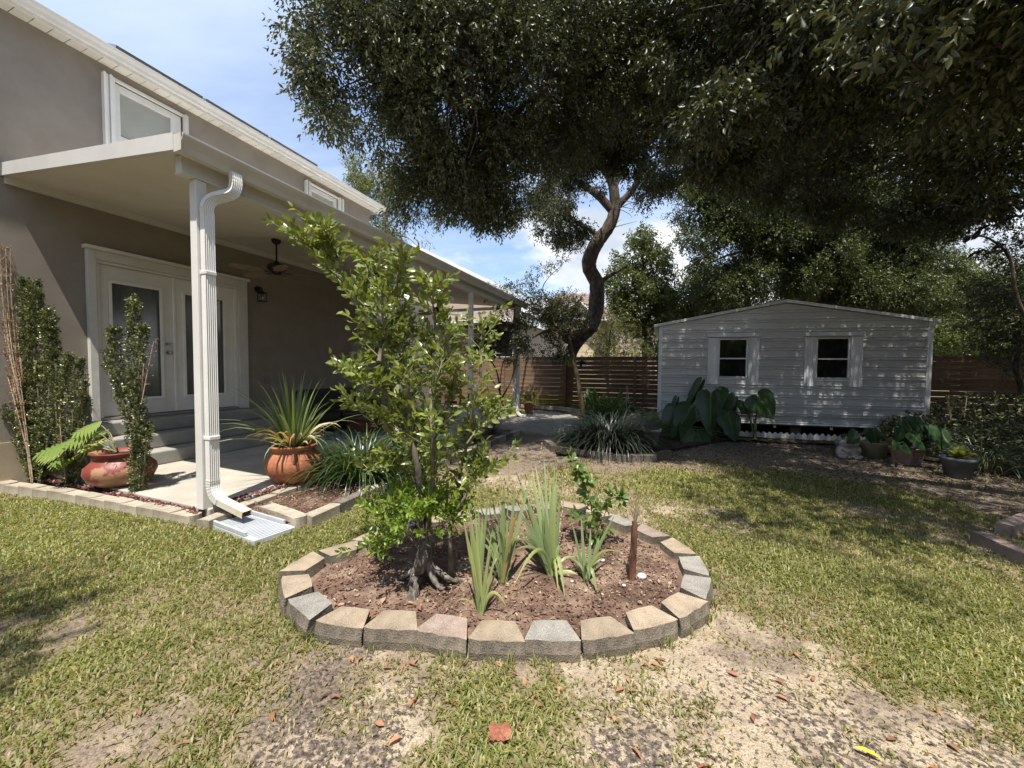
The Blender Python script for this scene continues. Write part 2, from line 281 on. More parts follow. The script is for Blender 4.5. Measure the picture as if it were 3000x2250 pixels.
def groundmat():
    m = bpy.data.materials.new('ground'); m.use_nodes = True; t = m.node_tree; b = t.nodes['Principled BSDF']; L = t.links.new
    tcn = t.nodes.new('ShaderNodeTexCoord'); P = tcn.outputs['Object']
    def noise(s, d=4, r=.6, vec=P):
        n = t.nodes.new('ShaderNodeTexNoise'); n.inputs['Scale'].default_value = s; n.inputs['Detail'].default_value = d; n.inputs['Roughness'].default_value = r; L(vec, n.inputs['Vector']); return n.outputs[0]
    def att(n): a = t.nodes.new('ShaderNodeAttribute'); a.attribute_name = n; return a.outputs['Fac']
    def mr(x, a, b_, c=0, d=1):
        n = t.nodes.new('ShaderNodeMapRange'); L(x, n.inputs[0]); n.inputs[1].default_value = a; n.inputs[2].default_value = b_; n.inputs[3].default_value = c; n.inputs[4].default_value = d; return n.outputs[0]
    def mth(op, a, b_):
        n = t.nodes.new('ShaderNodeMath'); n.operation = op
        for i, x in enumerate((a, b_)):
            if isinstance(x, (int, float)): n.inputs[i].default_value = x
            else: L(x, n.inputs[i])
        return n.outputs[0]
    def mix(f, a, b_):
        n = t.nodes.new('ShaderNodeMix'); n.data_type = 'RGBA'
        if isinstance(f, float): n.inputs['Factor'].default_value = f
        else: L(f, n.inputs['Factor'])
        for k, x in (('A', a), ('B', b_)):
            if isinstance(x, tuple): n.inputs[k].default_value = (*x, 1)
            else: L(x, n.inputs[k])
        return n.outputs['Result']
    sand = mix(mr(noise(9), .3, .7), (.38, .30, .205), (.56, .47, .345))
    sand = mix(mr(noise(140, 2), .45, .65), sand, (.30, .225, .155))
    crust = mix(mr(noise(60, 3), .4, .6), (.045, .038, .034), (.20, .155, .125))
    # dark crust breaks into speckles over the sand
    sp = mth('ADD', att('dark'), mr(noise(38, 3, .55), .3, .7, -.70, .70)); sp = mth('ADD', sp, mr(noise(110, 2), .3, .7, -.25, .25))
    dirt = mix(mr(noise(75, 4, .7), .35, .65), (.13, .095, .07), (.34, .265, .20)); dn = mth('ADD', att('dirt'), mr(noise(5, 4), .3, .7, -.45, .45))
    sand = mix(mr(dn, .3, .75), sand, dirt); crust = mix(.10, crust, dirt)
    c = mix(mr(sp, .42, .64), sand, crust)
    thatch = mix(mr(noise(85, 4, .7), .35, .65), (.15, .115, .065), (.33, .27, .16))
    gf = mth('ADD', att('grass'), mr(noise(24, 4), .3, .7, -.25, .25))
    c = mix(mr(gf, .25, .6), c, thatch)
    green = mix(mr(noise(120, 3), .4, .6), (.055, .075, .022), (.13, .155, .045))
    c = mix(mr(gf, .62, 1.05, 0, .6), c, green)
    L(c, b.inputs['Base Color']); b.inputs['Roughness'].default_value = .95; b.inputs['Specular IOR Level'].default_value = .15
    h = mth('ADD', noise(70, 4, .65), mth('MULTIPLY', noise(220, 2), .5)); bp = t.nodes.new('ShaderNodeBump'); bp.inputs['Strength'].default_value = .9; bp.inputs['Distance'].default_value = .012; L(h, bp.inputs['Height']); L(bp.outputs[0], b.inputs['Normal'])
    return m
gm = groundmat()
me = npmesh('ground', np.stack([gx, gy, gzv], 1), Q, None, gm, True)
mdirt = np.where(nearf, np.clip((np.hypot(gx, gy) - 4.6) / 1.6, 0, 1) * .9 + .34 * (fbm(gx, gy, .9, 61) > .5) + np.clip((-gx - .2) / 3, 0, .5) + .26, .7)
for nme, arr in (('grass', mg), ('dark', mdk), ('dirt', mdirt)):
    a = me.attributes.new(nme, 'FLOAT', 'POINT'); a.data.foreach_set('value', arr.astype(np.float32))
meshobj('ground', me, kind='structure')
# the ring bed: its stones and its mulch
ringpx = [(320,870),(520,905),(770,920),(990,950),(1225,960),(1450,960),(1660,930),(1840,890),(1975,835),(2035,760),(2040,685),(2008,612),(1930,548),(1820,492),(1700,447)]
ringL = [(230,812),(180,725),(218,648),(330,590),(455,552),(560,520)]
rp = [G(750 + x / 1.58, 1250 + y / 1.58, .085) for x, y in ringpx]; lp = [G(750 + x / 1.58, 1250 + y / 1.58, .085) for x, y in ringL]
gap = bez([lp[-2], lp[-1], G(1200, 1520, .085) * 0 + np.array([-.80, 3.42, .085]), np.array([-.35, 3.62, .085]), np.array([.15, 3.80, .085]), np.array([.65, 3.86, .085]), rp[-1], rp[-2]], 20)
loop = [*lp[:-1], *[np.array([-1.0, 3.22, .085]), np.array([-.62, 3.46, .085]), np.array([-.2, 3.62, .085]), np.array([.22, 3.74, .085]), np.array([.62, 3.78, .085])], *rp[::-1]]
cc_ = np.mean(loop, 0)
loop = sorted(loop, key=lambda p: -math.atan2(p[1] - 2.75, (p[0] + .02) * .65)); 
curve = bez([loop[-1]] + loop + [loop[0], loop[1]], 10)[10:-10]
cl = [curve[0]]; 
for p in curve[1:]:
    if np.linalg.norm(p - cl[-1]) > 1e-4: cl.append(p)
sl = np.concatenate([[0], np.cumsum([np.linalg.norm(cl[i + 1] - cl[i]) for i in range(len(cl) - 1)])]); per = sl[-1]
def ringat(s): s = s % per; return np.array([np.interp(s, sl, [p[k] for p in cl]) for k in range(3)])
RC = np.array([np.mean([p[0] for p in cl]), np.mean([p[1] for p in cl]), 0])
stone_tan = mat('stone_tan', (.17, .125, .08), (.36, .28, .19), 7, .95, .5, 130, fine=(300, .55, (.56, .48, .37)), c3=(.27, .205, .14))
stone_gray = mat('stone_gray', (.13, .115, .095), (.28, .25, .21), 7, .95, .5, 130, fine=(300, .55, (.50, .47, .41)), c3=(.20, .185, .165))
stone_rose = mat('stone_rose', (.16, .115, .09), (.34, .26, .21), 6, .95, .5, 130, fine=(300, .5, (.50, .42, .36)), c3=(.24, .17, .14))
stone_pale = mat('stone_pale', (.26, .22, .16), (.50, .44, .34), 6, .95, .4, 110, fine=(95, .55, (.22, .19, .15)), c3=(.40, .35, .27))
stone_dark = mat('stone_dark', (.075, .065, .052), (.19, .165, .13), 6, .95, .5, 110, fine=(95, .6, (.26, .23, .19)))
for nm in ('stone_tan', 'stone_gray', 'stone_rose', 'stone_pale'):                  # empty loop; upright stone faces get a darker material further down
    pass
def wallstone(seed, w=.285, wi=.178, d=.165, h=.125):
    r = random.Random(seed); mb = MB(); j = lambda a=.005: (r.random() - .5) * 2 * a
    n = 6; P = []
    front = [(-w / 2 + w * i / n + j(.002), -d / 2 + j(.006) - .006 * math.sin(math.pi * i / n)) for i in range(n + 1)]
    back = [(wi / 2, d / 2 + j()), (0, d / 2 + .004), (-wi / 2, d / 2 + j())]
    ring = [np.array([x, y, 0]) for x, y in front + back]
    top = [p + np.array([j(.002), (.012 if i <= n else -.004), h + j(.002)]) for i, p in enumerate(ring)]; mid = [p + np.array([j(.004), (-.004 + j(.006)) if i <= n else 0, h * .55]) for i, p in enumerate(ring)]
    mb.loft([ring, mid, top], False, True); return mb   # the last face is the top
smesh = {}
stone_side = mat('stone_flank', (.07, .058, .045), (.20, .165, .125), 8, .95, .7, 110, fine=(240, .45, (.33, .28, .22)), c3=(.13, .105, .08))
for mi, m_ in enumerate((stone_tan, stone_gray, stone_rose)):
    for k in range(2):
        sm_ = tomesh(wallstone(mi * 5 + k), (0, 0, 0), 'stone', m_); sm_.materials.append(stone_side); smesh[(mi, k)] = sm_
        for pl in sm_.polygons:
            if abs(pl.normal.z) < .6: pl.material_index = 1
ringthing = thing('stone_edging_ring', 'oval ring of tan and grey speckled wall stones set in the front lawn', 'edging', (RC[0], RC[1], 0))
nst = round(per / .277); kinds = [0, 0, 1, 0, 0, 1, 1, 2, 0, 0, 1, 2, 0, 1, 1, 0, 0, 0, 1, 0, 2, 0, 0, 1, 0, 0, 1, 0, 0, 2]
for i in range(nst):
    p = ringat(per * (i + .35) / nst); q = ringat(per * (i + .35) / nst + .03); tdir = q - p; out = np.array([tdir[1], -tdir[0], 0]); out /= np.linalg.norm(out)
    if out @ (p - RC) < 0: out = -out
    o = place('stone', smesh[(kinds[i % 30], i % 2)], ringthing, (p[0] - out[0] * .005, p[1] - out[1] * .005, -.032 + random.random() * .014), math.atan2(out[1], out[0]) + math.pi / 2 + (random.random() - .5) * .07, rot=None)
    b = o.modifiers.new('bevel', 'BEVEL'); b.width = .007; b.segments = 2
def inring(x, y, k=.9):
    a = np.arctan2(y - RC[1], x - RC[0]); rr = np.hypot(x - RC[0], y - RC[1]); th = np.array([math.atan2(p[1] - RC[1], p[0] - RC[0]) for p in cl]); rd = np.array([math.hypot(p[0] - RC[0], p[1] - RC[1]) for p in cl]); od = np.argsort(th)
    return rr < np.interp(a, th[od], rd[od], period=2 * math.pi) * k
mulchm = mat('mulch', (.085, .052, .038), (.34, .245, .175), 5, .95, 1.0, 90, fine=(80, .6, (.13, .075, .05)), c3=(.17, .11, .08), spec=.2)
vs = [RC + np.array([0, 0, .05])]; fs = []; RN = 96; RR = 24
V = [[RC[0], RC[1], .05]]
for i in range(1, RR + 1):
    for k in range(RN):
        a = 2 * math.pi * k / RN; th = np.array([math.atan2(p[1] - RC[1], p[0] - RC[0]) for p in cl]); 
        if i == 1 and k == 0:
            rd = np.array([math.hypot(p[0] - RC[0], p[1] - RC[1]) for p in cl]); od = np.argsort(th); tho = th[od]; rdo = rd[od]
        R_ = np.interp((a + math.pi) % (2 * math.pi) - math.pi, tho, rdo, period=2 * math.pi) * .97 * i / RR
        x = RC[0] + R_ * math.cos(a); y = RC[1] + R_ * math.sin(a)
        V.append([x, y, .042 + .02 * (1 - (i / RR) ** 2) + (float(fbm(x, y, .12, 44, 3)) - .5) * .035])
T3 = [(0, 1 + k, 1 + (k + 1) % RN) for k in range(RN)]
for i in range(RR - 1):
    for k in range(RN):
        a_ = 1 + i * RN + k; b_ = 1 + i * RN + (k + 1) % RN; T3 += [(a_, a_ + RN, b_ + RN), (a_, b_ + RN, b_)]
o = meshobj('mulch_bed', npmesh('mulch_bed', V, T3, None, mulchm, True), kind='structure')
def ringz(x, y): return .05 + .0 * x
def chips(n, pts, zf, name, mats_cols, size=(.012, .035)):
    n = len(pts); P = np.stack([pts[:, 0], pts[:, 1], zf + rng.random(n) * .012], 1); d = np.stack([rng.normal(size=n), rng.normal(size=n), rng.normal(size=n) * .25], 1)
    N = np.stack([rng.normal(size=n) * .4, rng.normal(size=n) * .4, np.ones(n)], 1); L = size[0] + (size[1] - size[0]) * rng.random(n) ** 2
    V_, T_, k_ = leaves(P, d, N, L, L * (.3 + .3 * rng.random(n)), .1); 
    return meshobj(name, npmesh(name, V_, T_, np.repeat(rng.random(n), k_), mats_cols), kind='stuff')
chipm = leafmat('bark_chip', [(0, (.06, .034, .025)), (.5, (.16, .09, .065)), (.85, (.28, .18, .125)), (1, (.44, .34, .24))], .0, .9, spec=.2)
pt = rng.random((24000, 2)) * [3.4, 2.6] + [RC[0] - 1.7, RC[1] - 1.3]; pt = pt[inring(pt[:, 0], pt[:, 1], .9)]
chips(0, pt, .058, 'bark_mulch', chipm)
# patio slab with a front strip of red lava rock
concrete = mat('concrete', (.33, .30, .25), (.45, .415, .35), 2.2, .9, .15, 160, fine=(60, .35, (.34, .31, .26)))
tag(part('patio_slab', MB().hbox(2.27, 10.75, -7.08, -3.90, -.2, .12), concrete, bevel=.01), kind='structure')
def scatter_rocks(name, n, poly_uv, zr, sz, cols, label=None):
    V = []; T = []; var = []; o_ = 0; base = np.array([[1, 0, 0], [-1, 0, 0], [0, 1, 0], [0, -1, 0], [0, 0, 1], [0, 0, -1]], float); F8 = np.array([[0, 2, 4], [2, 1, 4], [1, 3, 4], [3, 0, 4], [2, 0, 5], [1, 2, 5], [3, 1, 5], [0, 3, 5]])
    for i in range(n):
        u_ = poly_uv[0] + (poly_uv[1] - poly_uv[0]) * random.random(); v_ = poly_uv[2] + (poly_uv[3] - poly_uv[2]) * random.random()
        r_ = sz * (.5 + random.random() * .8); R_ = np.array(Matrix.Rotation(random.random() * 6, 3, Vector((random.random(), random.random(), random.random())).normalized()))
        V.append((base * (r_ * (.7 + .6 * rng.random((6, 1))))) @ R_ + H(u_, v_, zr + random.random() * sz)); T.append(F8 + o_); o_ += 6; var += [random.random()] * 6
    return meshobj(name, npmesh(name, np.concatenate(V), np.concatenate(T), var, cols), kind='stuff')
lavam = leafmat('lava_rock', [(0, (.05, .02, .016)), (.5, (.12, .045, .038)), (.85, (.20, .09, .075)), (1, (.4, .34, .3))], 0, .95, spec=.2)
o = scatter_rocks('lava_rock', 900, (2.19, 2.30, -7.0, -3.95), .075, .02, lavam); o2 = scatter_rocks('lava_rock', 350, (2.45, 3.25, -3.99, -3.90), .11, .018, lavam)
tag(o, 'loose red lava rock packed between front kerb stones and slab', 'gravel', None, 'stuff'); tag(o2, 'red lava rock strip between slab edge and the side bed stones', 'gravel', None, 'stuff')
# kerb stones: front row
def kerbstone(seed, L=.245, d=.13, h=.13):
    r = random.Random(seed); mb = MB(); n = 5; pts = []
    # one end bulges, the other is hollowed so that the stones nest
    right = [(L / 2 + .022 * math.cos(t), d / 2 * math.sin(t)) for t in np.linspace(-math.pi / 2, math.pi / 2, 6)]; left = [(-L / 2 + .018 * math.cos(t), d / 2 * math.sin(t)) for t in np.linspace(math.pi / 2, -math.pi / 2, 6)]
    ring = [np.array([x, y, 0]) for x, y in right + left]; top = [p * np.array([1, .95, 1]) + np.array([0, 0, h + (r.random() - .5) * .006]) for p in ring]
    mb.loft([ring, top], False); return mb
kmesh = [tomesh(kerbstone(i), (0, 0, 0), 'stone', stone_pale) for i in range(2)]; kdark = [tomesh(kerbstone(i), (0, 0, 0), 'stone', stone_dark) for i in range(2)]
def row(name, label, pts, step, meshes, z=-.03, sc=1.0, first=None, tilt=0.02):
    pts = [np.array(p, float) for p in pts]; th = thing(name, label, 'edging', (pts[0][0], pts[0][1], 0)); L = [0]
    for i in range(len(pts) - 1): L.append(L[-1] + np.linalg.norm(pts[i + 1] - pts[i]))
    n = max(1, round(L[-1] / step)); st = L[-1] / n
    for i in range(n):
        s0 = (i + .5) * st; p = np.array([np.interp(s0, L, [q[k] for q in pts]) for k in range(3)]); q = np.array([np.interp(s0 + .02, L, [w[k] for w in pts]) for k in range(3)]); r_ = np.array([np.interp(s0 - .02, L, [w[k] for w in pts]) for k in range(3)])
        d = q - r_; o_ = place('stone', meshes[i % len(meshes)], th, (p[0], p[1], z + (random.random() - .5) * .012), math.atan2(d[1], d[0]) + (random.random() - .5) * .04, scale=(st / step * sc * 1.0, 1, 1))
        o_.rotation_euler[0] = (random.random() - .5) * tilt * 2
        b = o_.modifiers.new('bevel', 'BEVEL'); b.width = .008; b.segments = 2; b.limit_method = 'ANGLE'
    return th
row('stone_edging', 'straight row of pale kerb stones between left lawn and patio columns', [H(1.86, -8.6), H(1.96, -7.0), H(2.08, -5.9), H(2.14, -4.8), H(2.18, -3.95)], .247, kmesh)
row('stone_edging', 'short row of pale kerb stones beside the slab under the yucca pot', [H(2.1, -3.72), H(2.5, -3.80), H(3.35, -3.86)], .27, kmesh)
row('stone_edging', 'two worn kerb stones running from splash block to bed corner', [H(2.60, -3.60), H(2.56, -3.30), H(2.50, -3.02)], .24, kmesh)
row('stone_edging', 'long row of kerb stones along the lawn side of the liriope bed', [H(2.52, -2.98), H(3.4, -3.0), H(4.6, -3.02), H(6.2, -3.0), H(7.9, -2.95)], .36, kmesh[:1] + kdark[:1], sc=1.42)
# soil and mulch of the side bed
bed = MB(); 
bu = np.linspace(2.45, 8.2, 60); bvv = np.linspace(-3.88, -3.05, 10)
Vb = [H(u_, v_, .055 + (float(fbm(u_, v_, .2, 3)) - .5) * .03) for u_ in bu for v_ in bvv]; Tb = [(i * 10 + j, (i + 1) * 10 + j, (i + 1) * 10 + j + 1, i * 10 + j + 1) for i in range(59) for j in range(9)]
meshobj('planting_bed', npmesh('planting_bed', Vb, Tb, None, mulchm, True), kind='structure')
pt2 = np.array([H(2.5 + 3.5 * random.random() ** 1.5, -3.85 + .8 * random.random())[:2] for _ in range(4500)]); chips(0, pt2, .07, 'bark_mulch', chipm)
# dark beds round the shed and along the fence
soil = mat('garden_soil', (.022, .015, .010), (.075, .050, .034), 14, .95, 1.0, 60, fine=(45, .4, (.12, .085, .055)), spec=.2)
def patch(name, poly, z, m, n=40):
    poly = np.array(poly, float); x0, y0 = poly.min(0); x1, y1 = poly.max(0)
    def inside(x, y):
        c = np.zeros(x.shape, bool); j = len(poly) - 1
        for i in range(len(poly)):
            xi, yi = poly[i]; xj, yj = poly[j]; c ^= ((yi > y) != (yj > y)) & (x < (xj - xi) * (y - yi) / (yj - yi + 1e-9) + xi); j = i
        return c
    X_, Y_ = np.meshgrid(np.linspace(x0, x1, n), np.linspace(y0, y1, n)); Zz = z + (fbm(X_, Y_, .3, 8, 3) - .5) * .03; ii_ = np.arange(n - 1)[:, None] * n + np.arange(n - 1)[None]
    Q_ = np.stack([ii_, ii_ + 1, ii_ + n + 1, ii_ + n], -1).reshape(-1, 4); cx = X_.ravel()[Q_].mean(1) + rng.normal(0, .02, len(Q_)); cy = Y_.ravel()[Q_].mean(1) + rng.normal(0, .02, len(Q_)); Q_ = Q_[inside(cx, cy)]
    return meshobj(name, npmesh(name, np.stack([X_.ravel(), Y_.ravel(), Zz.ravel()], 1), Q_, None, m, True), kind='structure')
P2 = lambda *a: [tuple(p[:2]) for p in a]
patch('garden_bed', P2(H(7.4, .2), H(8.9, 1.2), H(9.2, 3.2), H(8.2, 4.1), H(7.6, 4.8), H(13.2, 8.5), H(13.2, -.2), H(9.4, -.5)), .04, soil, 90)
patch('garden_bed', P2(H(12.3, -3.2), H(12.9, -7.5), H(13.25, -7.5), H(13.25, .3), H(9.6, -.35), H(10.2, -1.3)), .06, soil, 60)
patch('garden_bed', P2(H(6.2, -1.6), H(6.35, -.3), H(7.3, .1), H(8.4, -.6), H(8.0, -1.6), H(7.2, -1.9)), .05, soil, 40)
# paver patio
pav1 = mat('paver', (.19, .17, .148), (.32, .29, .255), 9, .9, .3, 90, c3=(.26, .235, .205))
pv = thing('paver_patio', 'grey paver patio beyond the slab, laid in running bond', 'patio', H(10.4, -3.0, 0))
pv['kind'] = 'structure'
def in_pav(u_, v_):
    if v_ < -3.86: return 10.8 < u_ < 12.9
    lo = 8.15 + .1 * math.sin(v_ * 3) if v_ < -1.8 else 8.1 + (v_ + 1.8) * 1.6
    hi = 12.75 if v_ < -3.6 else 12.75 - (v_ + 3.6) * .62
    return lo < u_ < hi and v_ < -1.35
tag(part('paver_bedding', MB().hbox(8.3, 12.0, -3.86, -2.0, -.1, .012), soil), kind='structure'); tag(part('paver_bedding', MB().hbox(10.8, 12.9, -7.4, -3.87, -.1, .012), soil), kind='structure')
pm = MB(); pm.box((0, 0, -.03), (.196, .096, .06)); pmesh = tomesh(pm, (0, 0, 0), 'paver', pav1); cells = []
for i in range(120):
    for j in range(90):
        u_ = 8.0 + i * .101; v_ = -7.3 + j * .201 + (.1 if i % 2 else 0)
        if in_pav(u_, v_): cells.append((u_, v_))
cells.sort(key=lambda c: np.hypot(*H(*c)[:2])); rest = MB()
for n_, (u_, v_) in enumerate(cells):
    p = H(u_, v_, .05 + (random.random() - .5) * .006)
    if n_ < 300: place('paver', pmesh, pv, p, -A + (random.random() - .5) * .02)
    else: rest.box(p + np.array([0, 0, -.03]), (.196, .096, .06), -A + (random.random() - .5) * .02)
part('far_pavers', rest, pav1, pv, kind='stuff')
row('stone_edging', 'curved row of pale stones round the back of the paver patio', [H(12.95, -7.0, 0), H(13.05, -5.4), H(13.0, -4.3), H(12.85, -3.3), H(12.3, -2.5), H(11.6, -1.9)], .3, kmesh, z=.04, sc=1.2)
row('stone_edging', 'white kerb stones running to the left corner of the shed', [H(11.1, -1.35, 0), H(11.4, -.75), H(11.9, -.25), H(12.4, .1)], .3, kmesh, z=.06, sc=1.2)
rl = [G(1600, 1305), G(1625, 1322), G(1660, 1330), G(1700, 1336), G(1750, 1343), G(1800, 1350), G(1850, 1352), G(1900, 1352), G(1955, 1338)]
row('stone_edging', 'dark mossy low stones in front of the grey liriope clump', [np.array([p[0], p[1], 0]) for p in rl], .235, kdark, z=-.02, sc=.95)
q1 = [G(2862, 1588), G(2935, 1622), G(3040, 1668)]; q2 = [G(2940, 1570), G(3060, 1520)]
row('stone_edging', 'rose coloured stones of the bed corner cut off by the right edge of the lawn', [np.array([p[0], p[1], 0]) for p in q1], .2, [tomesh(kerbstone(9, .2, .11, .12), (0, 0, 0), 'stone', stone_rose)], z=-.02)
row('stone_edging', 'two rose stones turning back from that right hand bed corner', [np.array([p[0], p[1], 0]) for p in q2], .2, [tomesh(kerbstone(9, .2, .11, .12), (0, 0, 0), 'stone', stone_rose)], z=-.02)
# ------------------------------------------------------------------ grass
grassm = leafmat('grass_blade', [(0, (.38, .30, .16)), (.2, (.28, .235, .11)), (.32, (.12, .145, .035)), (.6, (.19, .21, .052)), (.85, (.285, .29, .085)), (1, (.40, .37, .15))], .38, .5, tcol=(1.5, 1.5, .5))
def grass(n, xr, yr, hmin, hmax, wd, seed, thr=.0, flat=.75, hf=1.0, nm='grass'):
    r = np.random.default_rng(seed); x = xr[0] + (xr[1] - xr[0]) * r.random(n); y = yr[0] + (yr[1] - yr[0]) * r.random(n)
    g, d = ground_masks(x, y); clump = fbm(x, y, .11, 55, 3); keep = (r.random(n) < np.clip(g * 1.12 - .08 + (clump - .5) * 1.0 * (1.2 - g), .035 * (y < 6), 1)) & ~inring(x, y, 1.055); vis = np.abs(x) < y * 1.38 + .5; keep &= vis
    x = x[keep]; y = y[keep]; g = g[keep]; n = len(x); h = (hmin + (hmax - hmin) * r.random(n)) * (.65 + .45 * g)
    a = r.random(n) * 6.283; ln = flat * (.3 + r.random(n)); b0 = np.stack([x, y, gz(x, y) - .004], 1); dr = np.stack([np.cos(a), np.sin(a), np.zeros(n)], 1)
    side = np.stack([-np.sin(a), np.cos(a), np.zeros(n)], 1) * (wd * (.6 + .7 * r.random(n)))[:, None] / 2
    m_ = b0 + dr * (h * ln * .45)[:, None] + np.array([0, 0, 1]) * (h * .62)[:, None]; tip = b0 + dr * (h * ln * 1.25)[:, None] + np.array([0, 0, 1]) * (h * (.95 - .35 * ln))[:, None]
    V = np.stack([b0 - side * .7, b0 + side * .7, m_ + side, m_ - side, tip], 1).reshape(-1, 3); t = np.array([[0, 1, 2], [0, 2, 3], [3, 2, 4]]); T = (t[None] + (np.arange(n) * 5)[:, None, None]).reshape(-1, 3)
    tone = np.clip(.25 + .75 * r.random(n) * (.45 + .75 * g) + (fbm(x, y, .5, 77) - .5) * .5 - .5 * (r.random(n) < (.52 - .34 * g)), 0, 1)
    return V, T, np.repeat(tone, 5)
gp = [grass(150000, (-4.3, 4.3), (1.25, 2.7), .022, .052, .0066, 1), grass(180000, (-6.2, 6.2), (2.7, 4.4), .024, .054, .0080, 2), grass(110000, (-7.6, 7.6), (4.4, 6.6), .03, .07, .011, 3)]
# taller tufts against stones
V_, T_, a_ = cat_meshes(gp); meshobj('grass', npmesh('grass', V_, T_, a_, grassm), kind='stuff')
# ================================================================== THE HOUSE
stucco = mat('stucco', (.285, .25, .21), (.33, .29, .245), 3, .95, .55, 220, spec=.2)
foundst = mat('foundation_stucco', (.36, .29, .20), (.44, .36, .255), 3, .95, .4, 120, spec=.2)
white = mat('white_paint', (.70, .685, .65), (.78, .765, .73), 4, .45)
whitest = mat('white_stucco', (.66, .645, .60), (.74, .72, .68), 4, .8, .7, 170)
alu = mat('white_aluminium', (.66, .64, .60), (.74, .72, .68), 2.5, .35, spec=.5)
ceilm = mat('cover_ceiling', (.60, .56, .49), (.66, .62, .55), 1.2, .6)
soffm = mat('soffit_vinyl', (.70, .67, .60), (.76, .73, .66), 3, .5)
glassm = mat('dark_glass', (.010, .012, .012), rough=.06, spec=.9)
doorglass = mat('door_glass', (.075, .08, .074), (.13, .135, .125), 1.5, .10, spec=.8, stretch=(6, 6, .6))
steel = mat('satin_steel', (.45, .44, .42), rough=.28, metal=1.0)
bronze = mat('dark_bronze', (.022, .016, .013), rough=.45, metal=.4)
shingle = mat('shingle', (.10, .075, .06), (.20, .155, .125), 14, .95, .5, 60, c3=(.15, .115, .09))
house = thing('house', 'tan stucco house with white trim filling the left side', 'house', H(5, -7.1))
VW = -7.1
def wall_holes(u0, u1, z0, z1, holes, v0, v1):
    """wall as boxes round its openings; all openings share no column"""
    mb = MB(); cur = u0
    for (a, b, c, d) in sorted(holes):
        mb.hbox(cur, a, v0, v1, z0, z1); mb.hbox(a, b, v0, v1, z0, c) if c > z0 + .01 else None
        mb.hbox(a, b, v0, v1, d, z1); cur = b
    mb.hbox(cur, u1, v0, v1, z0, z1); return mb
lo = wall_holes(-7.0, 8.02, .55, 3.62, [(2.80, 4.64, .70, 2.86)], VW - .2, VW)
part('wall', lo, stucco, house)
up_ = wall_holes(-7.0, 8.02, 3.62, 5.5, [(3.06, 3.88, 4.0, 5.36), (6.21, 6.98, 4.0, 5.36)], VW - .2, VW); part('wall', up_, stucco, house)
part('wall', MB().hbox(8.02, 8.03 - .2, -14, VW - .2, 0, 5.5), stucco, house)
part('foundation', MB().hbox(-7.0, 2.33, VW - .2, VW + .035, -.2, .545), foundst, house)
part('foundation', MB().hbox(2.335, 8.02, VW - .2, VW - .01, -.2, .545), stucco, house)
# low wing behind the patio
part('wing_wall', MB().hbox(8.03, 12.55, -8.2, -8.0, 0, 3.75), stucco, house)
part('wing_wall', MB().hbox(12.36, 12.56, -14, -8.0, 0, 3.75), stucco, house)
# white shuttered panel on the wing-side of the wall end
# eave: soffit panels, fascia, gutter, roof
ue0, ue1, ve = -7.0, 8.3, VW + .185
for k in range(51):
    a = ue0 + k * .3; part('soffit_panel', MB().hbox(a + .004, a + .146, VW, ve, 5.5, 5.515).hbox(a + .154, a + .296, VW, ve, 5.5, 5.515), soffm, house)
part('soffit_backing', MB().hbox(ue0, ue1, VW + .002, ve - .01, 5.52, 5.54), mat('shadow_gap', (.12, .11, .10)), house)
part('fascia', MB().hbox(ue0, ue1, ve + .002, ve + .02, 5.485, 5.63), white, house)
def gutter(u0, u1, v, z, w=.12, h=.13, th=.006, ext=0):
    prof = [(0, h), (0, 0), (w * .55, 0), (w * .66, h * .35), (w * .92, h * .70), (w, h * .9), (w, h), (w - .012, h), (w - .012, h * .92), (w * .86, h * .66), (w * .58, h * .38), (w * .5, th), (th, th), (th, h)]
    mb = MB(); mb.loft([[H(u, v + a, z + b) for a, b in prof] for u in (u0, u1)], False, True); mb.hbox(u0 - .004, u0, v, v + w * .8, z, z + h) ; return mb
part('gutter', gutter(ue0, ue1, ve + .022, 5.525, .10, .10), white, house)
rf = MB(); pitch = .42
for k in range(34):
    a0 = ve + .01 - k * .145; z0 = 5.635 + (ve + .02 - a0) * pitch
    rf.add([H(ue0, a0 + .015, z0 + .0), H(ue1, a0 + .015, z0), H(ue1, a0 - .15, z0 + .155 * pitch + .012), H(ue0, a0 - .15, z0 + .155 * pitch + .012), H(ue0, a0 + .015, z0 - .014), H(ue1, a0 + .015, z0 - .014)], [(0, 1, 2, 3), (4, 5, 1, 0)])
part('roof', rf, shingle, house); part('roof_end', MB().add([H(ue1, ve, 5.5), H(ue1, ve, 5.66), H(ue1, ve - 4.8, 5.66 + 4.8 * pitch), H(ue1, ve - 4.8, 5.5)], [(0, 1, 2, 3)]), white, house)
